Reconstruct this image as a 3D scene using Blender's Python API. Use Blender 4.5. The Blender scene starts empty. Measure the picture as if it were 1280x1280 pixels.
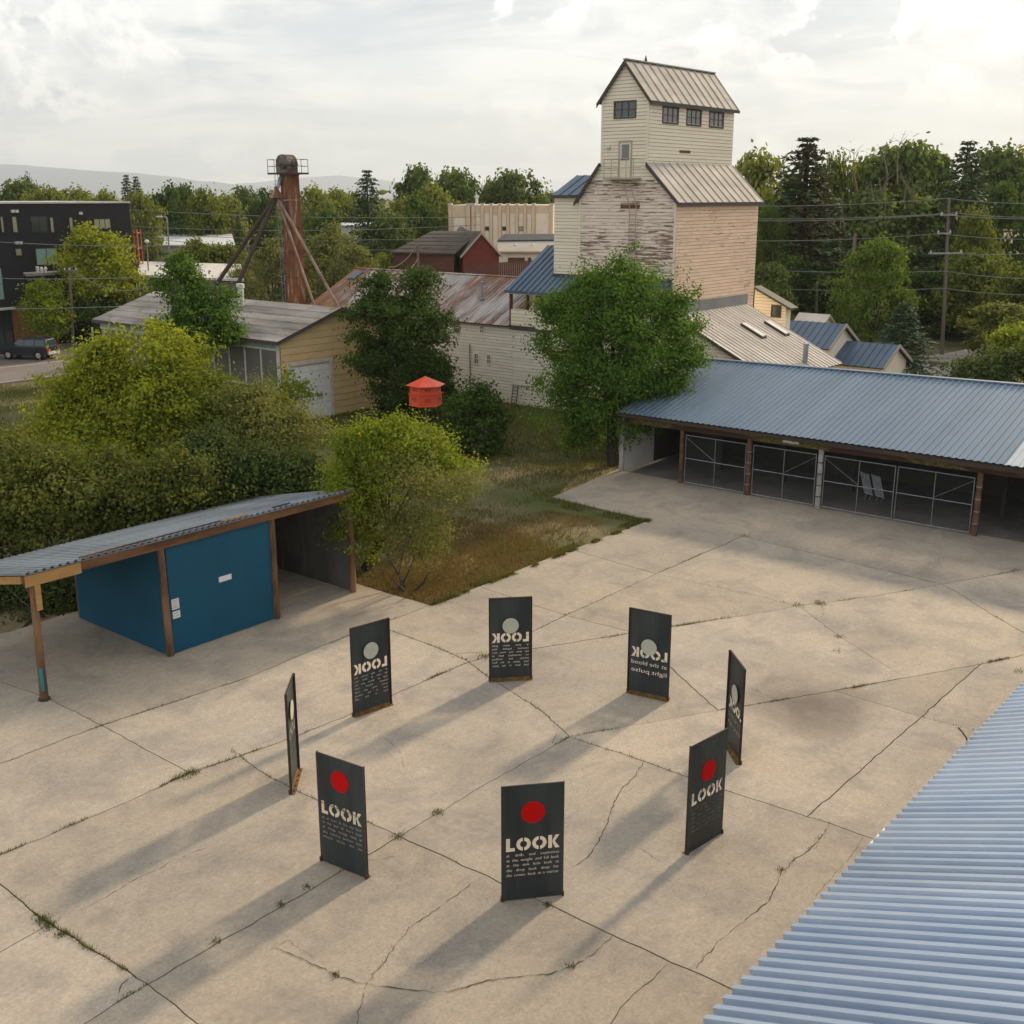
import bpy, bmesh, math, random
import numpy as np
from mathutils import Vector, Matrix
from mathutils.geometry import delaunay_2d_cdt

scene = bpy.context.scene
COL = scene.collection
R = math.radians
random.seed(7)
rng = np.random.default_rng(7)

# ------------------------------------------------------------------ camera
CAM_H = 13.0
F_PX, HORIZON = 1420.0, 245.0
PITCH = math.atan((640 - HORIZON) / F_PX)
cam = bpy.data.cameras.new('camera')
cam.sensor_width = 36.0
cam.lens = F_PX / 1280 * 36
cam.clip_end = 30000
cam.clip_start = 0.2
cam_o = bpy.data.objects.new('camera', cam)
COL.objects.link(cam_o)
cam_o.location = (0, 0, CAM_H)
cam_o.rotation_euler = (math.pi / 2 - PITCH, 0, 0)
scene.camera = cam_o

# ------------------------------------------------------------------ light
SUN_AZ, SUN_EL = 51.5, 22.5          # azimuth counted from +X towards +Y
wd = bpy.data.worlds.new('World')
scene.world = wd
wd.use_nodes = True
wn, wl = wd.node_tree.nodes, wd.node_tree.links
for n in list(wn):
    wn.remove(n)


def wnode(t, **k):
    n = wn.new(t)
    for a, b in k.items():
        setattr(n, a, b)
    return n


def build_sky():
    out = wnode('ShaderNodeOutputWorld')
    bg = wnode('ShaderNodeBackground')
    bg.inputs[1].default_value = 0.1
    sky = wnode('ShaderNodeTexSky', sky_type='NISHITA', sun_disc=False)
    sky.sun_elevation = R(SUN_EL)
    sky.sun_rotation = R(90 - SUN_AZ)
    tc = wnode('ShaderNodeTexCoord')
    sep = wnode('ShaderNodeSeparateXYZ')
    wl.new(tc.outputs['Generated'], sep.inputs[0])

    def math_(op, a, b=None):
        n = wnode('ShaderNodeMath', operation=op)
        for i, x in enumerate((a, b)):
            if x is None:
                continue
            if isinstance(x, (int, float)):
                n.inputs[i].default_value = x
            else:
                wl.new(x, n.inputs[i])
        return n.outputs[0]
    zc = math_('MAXIMUM', sep.outputs[2], 0.0)
    zz = math_('ADD', zc, 0.11)
    px = math_('DIVIDE', sep.outputs[0], zz)
    py = math_('DIVIDE', sep.outputs[1], zz)
    cmb = wnode('ShaderNodeCombineXYZ')
    wl.new(px, cmb.inputs[0])
    wl.new(py, cmb.inputs[1])

    def noise(vec, scale, detail, rough, dist=0.0, off=(0, 0, 0), sc=(1, 1, 1)):
        mp = wnode('ShaderNodeMapping')
        mp.inputs['Location'].default_value = off
        mp.inputs['Scale'].default_value = sc
        wl.new(vec, mp.inputs[0])
        n = wnode('ShaderNodeTexNoise')
        n.inputs['Scale'].default_value = scale
        n.inputs['Detail'].default_value = detail
        n.inputs['Roughness'].default_value = rough
        n.inputs['Distortion'].default_value = dist
        wl.new(mp.outputs[0], n.inputs['Vector'])
        return n.outputs['Fac']

    def ramp(fac, stops):
        r = wnode('ShaderNodeValToRGB')
        el = r.color_ramp.elements
        el[0].position, el[0].color = stops[0][0], (*stops[0][1], 1)
        el[1].position, el[1].color = stops[1][0], (*stops[1][1], 1)
        for p, c in stops[2:]:
            e = el.new(p)
            e.color = (*c, 1)
        wl.new(fac, r.inputs[0])
        return r.outputs[0]

    def mix(fac, a, b, bt='MIX'):
        m = wnode('ShaderNodeMix', data_type='RGBA', blend_type=bt)
        if isinstance(fac, (int, float)):
            m.inputs[0].default_value = fac
        else:
            wl.new(fac, m.inputs[0])
        for i, x in ((6, a), (7, b)):
            if isinstance(x, tuple):
                m.inputs[i].default_value = (*x, 1)
            else:
                wl.new(x, m.inputs[i])
        return m.outputs[2]
    # high layer of flat stratus, seen in perspective
    n1 = noise(cmb.outputs[0], 1.15, 9, 0.6, 0.6, (3.1, 1.7, 0), (0.75, 1.0, 1))
    base = ramp(n1, [(0.40, (4.1, 4.4, 4.75)), (0.455, (5.0, 5.2, 5.4)), (0.50, (6.2, 6.25, 6.2)), (0.57, (7.5, 7.4, 7.2))])
    nb = noise(cmb.outputs[0], 0.5, 5, 0.5, 0.4, (7.7, 2.2, 0))
    base = mix(math_('MULTIPLY', ramp(nb, [(0.5, (0, 0, 0)), (0.6, (1, 1, 1))]), 0.6), base, (4.7, 5.2, 5.75))
    # cumulus heaps standing lower in the sky: crisp edges, lit tops, grey undersides
    st = wnode('ShaderNodeCombineXYZ')
    azx = math_('DIVIDE', sep.outputs[0], math_('MAXIMUM', math_('ABSOLUTE', sep.outputs[1]), 0.05))
    wl.new(azx, st.inputs[0])
    wl.new(math_('MULTIPLY', sep.outputs[2], 1.35), st.inputs[1])
    n2 = noise(st.outputs[0], 8.5, 10, 0.6, 0.25, (0.35, 0.2, 0))
    n3 = noise(st.outputs[0], 3.0, 3, 0.5, 0.0, (4.3, 1.1, 0), (1, 2.2, 1))
    cmask = math_('MULTIPLY', ramp(n2, [(0.465, (0, 0, 0)), (0.505, (1, 1, 1))]), ramp(n3, [(0.44, (0, 0, 0)), (0.52, (1, 1, 1))]))
    band = ramp(sep.outputs[2], [(0.012, (0, 0, 0)), (0.035, (1, 1, 1)), (0.15, (1, 1, 1)), (0.24, (0.15, 0.15, 0.15))])
    cmask = math_('MULTIPLY', cmask, band)
    n2s = noise(st.outputs[0], 8.5, 10, 0.6, 0.25, (0.35, 0.226, 0))
    shade = ramp(n2s, [(0.49, (8.8, 8.55, 8.1)), (0.54, (6.5, 6.5, 6.4)), (0.6, (4.7, 4.95, 5.2))])
    col = mix(math_('MULTIPLY', cmask, 0.95), base, shade)
    # pale warm glow of the air near the horizon
    hz = ramp(sep.outputs[2], [(0.0, (1, 1, 1)), (0.045, (0.6, 0.6, 0.6)), (0.12, (0, 0, 0))])
    col = mix(math_('MULTIPLY', hz, 0.28), col, (7.2, 7.15, 7.0))
    col = mix(0.12, col, sky.outputs[0])
    wl.new(col, bg.inputs[0])
    wl.new(bg.outputs[0], out.inputs[0])


build_sky()
sun = bpy.data.lights.new('sun', 'SUN')
sun.energy = 3.6
sun.angle = R(3.8)
sun.color = (1.0, 0.80, 0.56)
sun_o = bpy.data.objects.new('sun', sun)
COL.objects.link(sun_o)
sd = Vector((math.cos(R(SUN_AZ)) * math.cos(R(SUN_EL)), math.sin(R(SUN_AZ)) * math.cos(R(SUN_EL)), math.sin(R(SUN_EL))))
sun_o.rotation_euler = sd.to_track_quat('Z', 'Y').to_euler()
scene.view_settings.view_transform = 'Standard'
scene.view_settings.look = 'None'
scene.view_settings.gamma = 1
scene.view_settings.use_curve_mapping = False
scene.view_settings.exposure = 0.64
scene.render.engine = 'CYCLES'
scene.cycles.use_denoising = True
scene.cycles.max_bounces = 6
scene.cycles.transparent_max_bounces = 8
scene.cycles.sample_clamp_indirect = 6

# ------------------------------------------------------------------ geometry helpers
_A = R(50.5)                                   # the site grid is turned by this angle
U = np.array([math.cos(_A), math.sin(_A)])     # away to the right
V = np.array([math.sin(_A), -math.cos(_A)])    # near to the right
_c, _s = math.cos(PITCH), math.sin(PITCH)


def W(u, v, z=0.0):
    p = u * U + v * V
    return (float(p[0]), float(p[1]), float(z))


def UV(p):
    return float(p[0] * U[0] + p[1] * U[1]), float(p[0] * V[0] + p[1] * V[1])


def _ray(px, py):
    x, y = (px - 640) / F_PX, (py - 640) / F_PX
    return np.array([x, _c - y * _s, -(_s + y * _c)])


def G(px, py, z=0.0):                          # survey: a point of the photograph on level z
    r = _ray(px, py)
    t = (z - CAM_H) / r[2]
    return (float(r[0] * t), float(r[1] * t), z)


def at(px, py, Y):                             # survey: a point of the photograph at distance Y
    r = _ray(px, py)
    t = Y / r[1]
    return (float(r[0] * t), float(Y), float(CAM_H + r[2] * t))


def onu(px, py, u):
    r = _ray(px, py)
    t = u / (r[0] * U[0] + r[1] * U[1])
    return float((r[0] * V[0] + r[1] * V[1]) * t), float(CAM_H + r[2] * t)


def onv(px, py, v):
    r = _ray(px, py)
    t = v / (r[0] * V[0] + r[1] * V[1])
    return float((r[0] * U[0] + r[1] * U[1]) * t), float(CAM_H + r[2] * t)


ORIG = {}


def org(o):
    return ORIG.get(o.name, (0.0, 0.0, 0.0)) if o is not None else (0.0, 0.0, 0.0)


class MB:
    """collects polygons in world coordinates and links them as one mesh object"""

    def __init__(self):
        self.v, self.f = [], []

    def add(self, verts, faces):
        b = len(self.v)
        self.v += [tuple(p) for p in verts]
        self.f += [tuple(i + b for i in f) for f in faces]
        return self

    def poly(self, pts):
        return self.add(pts, [tuple(range(len(pts)))])

    def hexa(self, p):                         # 8 points: bottom 0-3, top 4-7
        return self.add(p, [(3, 2, 1, 0), (4, 5, 6, 7), (0, 1, 5, 4), (1, 2, 6, 5), (2, 3, 7, 6), (3, 0, 4, 7)])

    def box(self, x0, x1, y0, y1, z0, z1, fn=None):
        p = [(x0, y0, z0), (x1, y0, z0), (x1, y1, z0), (x0, y1, z0), (x0, y0, z1), (x1, y0, z1), (x1, y1, z1), (x0, y1, z1)]
        if fn:
            p = [fn(*q) for q in p]
        return self.hexa(p)

    def ubox(self, u0, u1, v0, v1, z0, z1):
        return self.box(u0, u1, v0, v1, z0, z1, W)

    def fbox(self, face, pl, a0, a1, z0, z1, d0, d1):   # on a facade: 'u' faces -U, 'v' faces +V
        if face == 'u':
            return self.ubox(pl - d1, pl - d0, a0, a1, z0, z1)
        return self.ubox(a0, a1, pl + d0, pl + d1, z0, z1)

    def prism(self, pts, vec):
        n = len(pts)
        q = [(p[0] + vec[0], p[1] + vec[1], p[2] + vec[2]) for p in pts]
        return self.add(list(pts) + q, [tuple(range(n - 1, -1, -1)), tuple(range(n, 2 * n))] + [(i, (i + 1) % n, n + (i + 1) % n, n + i) for i in range(n)])

    def tube(self, path, rad, n=6, caps=True):
        path = [Vector(p) for p in path]
        if not hasattr(rad, '__len__'):
            rad = [rad] * len(path)
        b = len(self.v)
        up = None
        for i, p in enumerate(path):
            d = (path[min(i + 1, len(path) - 1)] - path[max(i - 1, 0)]).normalized()
            if up is None:
                up = Vector((0, 0, 1)) if abs(d.z) < 0.9 else Vector((1, 0, 0))
            x = d.cross(up).normalized()
            y = x.cross(d).normalized()
            up = y
            for k in range(n):
                a = 2 * math.pi * k / n
                self.v.append(tuple(p + (x * math.cos(a) + y * math.sin(a)) * rad[i]))
        for i in range(len(path) - 1):
            for k in range(n):
                k2 = (k + 1) % n
                self.f.append((b + i * n + k, b + i * n + k2, b + (i + 1) * n + k2, b + (i + 1) * n + k))
        if caps:
            self.f.append(tuple(b + k for k in range(n - 1, -1, -1)))
            e = b + (len(path) - 1) * n
            self.f.append(tuple(e + k for k in range(n)))
        return self

    def lathe(self, c, prof, n=12):
        b = len(self.v)
        for r_, z in prof:
            for k in range(n):
                a = 2 * math.pi * k / n
                self.v.append((c[0] + r_ * math.cos(a), c[1] + r_ * math.sin(a), c[2] + z))
        for i in range(len(prof) - 1):
            for k in range(n):
                k2 = (k + 1) % n
                self.f.append((b + i * n + k, b + i * n + k2, b + (i + 1) * n + k2, b + (i + 1) * n + k))
        self.f.append(tuple(b + k for k in range(n - 1, -1, -1)))
        e = b + (len(prof) - 1) * n
        self.f.append(tuple(e + k for k in range(n)))
        return self

    def mesh(self, name, mat, o=(0, 0, 0), smooth=False):
        me = bpy.data.meshes.new(name)
        me.from_pydata([(p[0] - o[0], p[1] - o[1], p[2] - o[2]) for p in self.v], [], self.f)
        if mat:
            me.materials.append(mat)
        if smooth:
            me.polygons.foreach_set('use_smooth', [True] * len(me.polygons))
        me.update()
        return me

    def build(self, name, mat, parent=None, smooth=False, **props):
        o_ = org(parent)
        me = self.mesh(name, mat, o_, smooth)
        ob = bpy.data.objects.new(name, me)
        COL.objects.link(ob)
        if parent is not None:
            ob.parent = parent
            ORIG[ob.name] = o_
        for k, x in props.items():
            ob[k] = x
        return ob


def thing(name, label, cat, loc=(0, 0, 0), group=None):
    o = bpy.data.objects.new(name, None)
    o.empty_display_size = 0.3
    COL.objects.link(o)
    o.location = loc
    ORIG[o.name] = tuple(loc)
    o['label'], o['category'] = label, cat
    if group:
        o['group'] = group
    return o


def tag(o, label=None, cat=None, group=None, kind=None):
    for k, x in (('label', label), ('category', cat), ('group', group), ('kind', kind)):
        if x:
            o[k] = x
    return o


def link(name, me, parent=None, mat4=None, **props):
    o = bpy.data.objects.new(name, me)
    COL.objects.link(o)
    if parent is not None:
        o.parent = parent
    if mat4 is not None:
        o.matrix_basis = mat4
    for k, x in props.items():
        o[k] = x
    return o


def copy_tree(o, parent=None):
    c = o.copy()
    COL.objects.link(c)
    c.parent = parent
    for ch in list(o.children):
        copy_tree(ch, c)
    return c


def frame_at(p, x, y, z):
    return Matrix(((x[0], y[0], z[0], p[0]), (x[1], y[1], z[1], p[1]), (x[2], y[2], z[2], p[2]), (0, 0, 0, 1)))


# ------------------------------------------------------------------ materials
def new_mat(name):
    m = bpy.data.materials.new(name)
    m.use_nodes = True
    t = m.node_tree
    for n in list(t.nodes):
        t.nodes.remove(n)
    return m, t.nodes, t.links


class NT:
    def __init__(self, name):
        self.m, self.n, self.l = new_mat(name)
        self.out = self.n.new('ShaderNodeOutputMaterial')

    def node(self, t, **k):
        n = self.n.new(t)
        for a, b in k.items():
            setattr(n, a, b)
        return n

    def put(self, sock, x):
        if x is None:
            return
        if isinstance(x, (int, float)):
            sock.default_value = x
        elif isinstance(x, tuple):
            sock.default_value = (*x, 1) if len(x) == 3 and len(sock.default_value) == 4 else x
        else:
            self.l.new(x, sock)

    def coords(self, scale=(1, 1, 1), world=False, rot=-50.5, off=(0, 0, 0)):
        if world:
            src = self.node('ShaderNodeNewGeometry').outputs['Position']
        else:
            src = self.node('ShaderNodeTexCoord').outputs['Object']
        a = self.node('ShaderNodeVectorRotate', rotation_type='Z_AXIS')
        a.inputs['Angle'].default_value = R(rot)
        self.l.new(src, a.inputs['Vector'])
        mp = self.node('ShaderNodeMapping')
        mp.inputs['Scale'].default_value = scale
        mp.inputs['Location'].default_value = off
        self.l.new(a.outputs[0], mp.inputs[0])
        return mp.outputs[0]

    def noise(self, vec, scale, detail=4, rough=0.55, dist=0.0):
        n = self.node('ShaderNodeTexNoise')
        n.inputs['Scale'].default_value = scale
        n.inputs['Detail'].default_value = detail
        n.inputs['Roughness'].default_value = rough
        n.inputs['Distortion'].default_value = dist
        self.l.new(vec, n.inputs['Vector'])
        return n.outputs['Fac']

    def ramp(self, fac, *stops):
        r = self.node('ShaderNodeValToRGB')
        el = r.color_ramp.elements
        cs = [(p, (c, c, c) if isinstance(c, (int, float)) else c) for p, c in stops]
        el[0].position, el[0].color = cs[0][0], (*cs[0][1], 1)
        el[1].position, el[1].color = cs[1][0], (*cs[1][1], 1)
        for p, c in cs[2:]:
            e = el.new(p)
            e.color = (*c, 1)
        self.l.new(fac, r.inputs[0])
        return r.outputs[0]

    def mix(self, fac, a, b, bt='MIX'):
        m = self.node('ShaderNodeMix', data_type='RGBA', blend_type=bt)
        self.put(m.inputs[0], fac)
        self.put(m.inputs[6], a)
        self.put(m.inputs[7], b)
        return m.outputs[2]

    def math(self, op, a, b=None):
        n = self.node('ShaderNodeMath', operation=op)
        self.put(n.inputs[0], a)
        self.put(n.inputs[1], b)
        return n.outputs[0]

    def objrand(self, lo, hi):
        r = self.node('ShaderNodeObjectInfo').outputs['Random']
        return self.math('ADD', self.math('MULTIPLY', r, hi - lo), lo)

    def value(self, col, val):
        h = self.node('ShaderNodeHueSaturation')
        self.put(h.inputs['Value'], val)
        self.put(h.inputs['Color'], col)
        return h.outputs[0]

    def finish(self, col, rough=0.8, metal=0.0, spec=0.3, bump=None, bstr=0.3, bdist=0.02):
        p = self.node('ShaderNodeBsdfPrincipled')
        self.put(p.inputs['Base Color'], col)
        self.put(p.inputs['Roughness'], rough)
        self.put(p.inputs['Metallic'], metal)
        p.inputs['Specular IOR Level'].default_value = spec
        if bump is not None:
            b = self.node('ShaderNodeBump')
            b.inputs['Strength'].default_value = bstr
            b.inputs['Distance'].default_value = bdist
            self.l.new(bump, b.inputs['Height'])
            self.l.new(b.outputs[0], p.inputs['Normal'])
        self.l.new(p.outputs[0], self.out.inputs[0])
        return self.m


def mul(c, k):
    return tuple(x * k for x in c)


def M(name, col, col2=None, scale=3.0, stretch=(1, 1, 1), rough=0.75, metal=0.0, spec=0.3, bump=0.0, orand=0.0, detail=5, lo=0.35, hi=0.65, fine=0.12, world=False):
    t = NT(name)
    col2 = col2 or mul(col, 0.78)
    co = t.coords(stretch, world)
    n = t.noise(co, scale, detail, 0.6)
    c = t.mix(t.ramp(n, (lo, 0.0), (hi, 1.0)), col, col2)
    if fine:
        f = t.noise(co, scale * 9, 3, 0.6)
        c = t.value(c, t.math('ADD', t.math('MULTIPLY', f, fine * 2), 1 - fine))
    if orand:
        c = t.value(c, t.objrand(1 - orand, 1 + orand))
    b = t.noise(co, scale * 6, 3, 0.6) if bump else None
    return t.finish(c, rough, metal, spec, b, bump, 0.02)


def peel_mat(name, paint, bare, amount, scale=(0.35, 0.35, 7), soft=0.05, topz=None):
    """old paint peeling off boards in flakes that run along the boards"""
    t = NT(name)
    co = t.coords(scale)
    n1 = t.noise(co, 1.6, 6, 0.65, 0.3)
    n2 = t.noise(t.coords((0.12, 0.12, 0.25)), 1.3, 3, 0.5)
    f = t.math('ADD', n1, t.math('MULTIPLY', t.math('SUBTRACT', n2, 0.5), 0.5))
    m = t.ramp(f, (amount, 0.0), (amount + soft, 1.0))
    tone = t.mix(t.ramp(t.noise(t.coords((0.3, 0.3, 1.2)), 2.5, 4), (0.3, 0.0), (0.7, 1.0)), paint, mul(paint, 0.84))
    bt = t.mix(t.noise(t.coords((1, 1, 12)), 3, 3), bare, mul(bare, 1.7))
    return t.finish(t.mix(m, tone, bt), 0.85, 0, 0.2)


def rust_roof_mat():
    t = NT('rusty_tin')
    a = t.noise(t.coords((0.35, 1.5, 0.35), True), 1.0, 6, 0.68, 0.3)
    b = t.noise(t.coords((0.10, 0.16, 0.1), True, off=(3, 1, 0)), 1.0, 3)
    f = t.math('ADD', a, t.math('MULTIPLY', t.math('SUBTRACT', b, 0.5), 0.9))
    c = t.ramp(f, (0.36, (0.40, 0.37, 0.35)), (0.46, (0.31, 0.235, 0.20)), (0.54, (0.205, 0.115, 0.085)), (0.64, (0.29, 0.145, 0.06)))
    c = t.value(c, t.objrand(0.78, 1.15))
    return t.finish(c, 0.75, 0.0, 0.25)


def rust_tower_mat():
    t = NT('rusty_steel')
    a = t.noise(t.coords((1.5, 1.5, 0.25)), 1.6, 6, 0.65, 0.2)
    c = t.ramp(a, (0.36, (0.40, 0.34, 0.30)), (0.43, (0.25, 0.105, 0.05)), (0.56, (0.14, 0.055, 0.03)), (0.66, (0.30, 0.15, 0.045)))
    return t.finish(c, 0.8, 0.1, 0.3)


def concrete_mat():
    t = NT('old_concrete')
    w = t.coords((1, 1, 1), True)
    big = t.noise(w, 0.13, 4, 0.55, 0.3)
    c = t.mix(t.ramp(big, (0.36, 0.0), (0.64, 1.0)), (0.45, 0.37, 0.278), (0.375, 0.32, 0.253))
    mid = t.noise(w, 0.55, 6, 0.62, 0.6)
    c = t.mix(t.math('MULTIPLY', t.ramp(mid, (0.46, 0.0), (0.66, 1.0)), 0.75), c, (0.27, 0.235, 0.20))
    c = t.mix(t.math('MULTIPLY', t.ramp(t.noise(w, 0.9, 7, 0.7, 0.2), (0.56, 0.0), (0.72, 1.0)), 0.45), c, (0.50, 0.44, 0.36))
    # broom and tyre streaks along the bays
    st = t.noise(t.coords((0.16, 1.4, 1), True), 1.0, 5, 0.6, 0.4)
    c = t.mix(t.math('MULTIPLY', t.ramp(st, (0.52, 0.0), (0.7, 1.0)), 0.28), c, (0.30, 0.262, 0.215))
    fine = t.noise(w, 14, 4, 0.7)
    c = t.value(c, t.math('ADD', t.math('MULTIPLY', fine, 0.8), 0.6))
    grit = t.noise(w, 4.5, 6, 0.7, 0.4)
    c = t.value(c, t.math('ADD', t.math('MULTIPLY', grit, 0.5), 0.75))
    speck = t.noise(w, 30, 2, 0.6)
    c = t.mix(t.math('MULTIPLY', t.ramp(speck, (0.6, 0.0), (0.72, 1.0)), 0.55), c, (0.17, 0.15, 0.125))
    # scoured rough patches where the cement skin has gone
    sc = t.math('MULTIPLY', t.ramp(t.noise(w, 0.35, 3, 0.5), (0.57, 0.0), (0.66, 1.0)), t.ramp(t.noise(w, 7, 4, 0.75), (0.47, 0.0), (0.6, 1.0)))
    c = t.mix(t.math('MULTIPLY', sc, 0.4), c, (0.22, 0.19, 0.16))
    # a dark oil stain and a faint wet run
    pos = t.node('ShaderNodeNewGeometry').outputs['Position']
    wob = t.noise(w, 0.9, 4, 0.6)
    for (x, y), r0, r1, k in ((G(1012, 885)[:2], 0.4, 1.9, 0.85), (G(1000, 848)[:2], 0.2, 2.3, 0.3), (G(1090, 795)[:2], 0.2, 1.6, 0.25), (G(590, 945)[:2], 0.2, 1.6, 0.22)):
        d = t.node('ShaderNodeVectorMath', operation='DISTANCE')
        t.l.new(pos, d.inputs[0])
        d.inputs[1].default_value = (x, y, 0)
        dd = t.math('ADD', d.outputs['Value'], t.math('MULTIPLY', t.math('SUBTRACT', wob, 0.5), 1.8))
        c = t.mix(t.math('MULTIPLY', t.ramp(t.math('DIVIDE', dd, r1 * 1.25), (r0 / r1 * 0.8, 1.0), (0.9, 0.0)), k), c, (0.13, 0.105, 0.085))
    c = t.mix(t.math('MULTIPLY', t.objrand(0, 1), 0.5), c, t.mix(1.0, c, (0.86, 0.88, 0.92), 'MULTIPLY'))
    c = t.value(c, t.objrand(0.82, 1.1))
    return t.finish(c, 0.9, 0, 0.2, fine, 0.25, 0.01)


def ground_mat():
    t = NT('dry_ground')
    w = t.coords((1, 1, 1), True)
    a = t.noise(w, 0.22, 5, 0.6, 0.3)
    c = t.ramp(a, (0.36, (0.075, 0.09, 0.026)), (0.5, (0.13, 0.11, 0.055)), (0.62, (0.215, 0.16, 0.095)))
    c = t.mix(t.math('MULTIPLY', t.ramp(t.noise(w, 2.3, 5, 0.65), (0.5, 0.0), (0.68, 1.0)), 0.55), c, (0.06, 0.08, 0.022))
    f = t.noise(w, 9, 4, 0.7)
    c = t.value(c, t.math('ADD', t.math('MULTIPLY', f, 0.9), 0.55))
    return t.finish(c, 0.95, 0, 0.1, f, 0.6, 0.05)


def leaf_mat(name, col, col2, trans=0.35):
    """col, col2: the darker and the lighter leaf of the kind"""
    t = NT(name)
    g = t.node('ShaderNodeNewGeometry')
    pos = t.node('ShaderNodeTexCoord').outputs['Object']
    n = t.noise(pos, 0.55, 3, 0.6)
    r = t.math('ADD', t.math('MULTIPLY', g.outputs['Random Per Island'], 0.55), t.math('MULTIPLY', n, 0.75))
    c = t.mix(t.ramp(r, (0.35, 0.0), (0.95, 1.0)), col, col2)
    c = t.value(c, t.objrand(0.88, 1.12))
    p = t.node('ShaderNodeBsdfPrincipled')
    t.l.new(c, p.inputs['Base Color'])
    p.inputs['Roughness'].default_value = 0.75
    p.inputs['Specular IOR Level'].default_value = 0.1
    tr = t.node('ShaderNodeBsdfTranslucent')
    t.l.new(t.mix(1.0, c, (1.25, 1.2, 0.55), 'MULTIPLY'), tr.inputs[0])
    mx = t.node('ShaderNodeMixShader')
    mx.inputs[0].default_value = trans
    t.l.new(p.outputs[0], mx.inputs[1])
    t.l.new(tr.outputs[0], mx.inputs[2])
    t.l.new(mx.outputs[0], t.out.inputs[0])
    return t.m


def header_mat():
    t = NT('rusted_header')
    c = t.mix(t.noise(t.coords((2, 2, 6)), 1.5, 5), (0.042, 0.027, 0.02), (0.10, 0.048, 0.027))
    m = t.math('MULTIPLY', t.ramp(t.noise(t.coords((1, 0.28, 1), off=(0, 2.2, 0)), 1.0, 2), (0.5, 0.0), (0.55, 1.0)), t.ramp(t.noise(t.coords((4, 4, 10)), 2, 4, 0.7), (0.4, 0.0), (0.55, 1.0)))
    return t.finish(t.mix(m, c, (0.17, 0.15, 0.035)), 0.85)


def steel_panel_mat():
    t = NT('dark_steel_sheet')
    a = t.noise(t.coords((1.5, 1.5, 0.16), rot=0), 1.5, 4, 0.5)
    c = t.mix(t.ramp(a, (0.36, 0.0), (0.64, 1.0)), (0.030, 0.038, 0.041), (0.064, 0.077, 0.078))
    f = t.noise(t.coords((5, 5, 3), rot=0), 3, 5, 0.6)
    c = t.mix(t.math('MULTIPLY', t.ramp(f, (0.58, 0.0), (0.75, 1.0)), 0.25), c, (0.075, 0.055, 0.04))
    return t.finish(c, t.ramp(f, (0.3, 0.42), (0.7, 0.6)), 0.35, 0.4)


def glass_mat(name, col, rough=0.06, spec=0.8):
    t = NT(name)
    return t.finish(t.mix(t.noise(t.coords(), 0.8, 2), col, mul(col, 1.4)), rough, 0, spec)


MAT = {}


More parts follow.
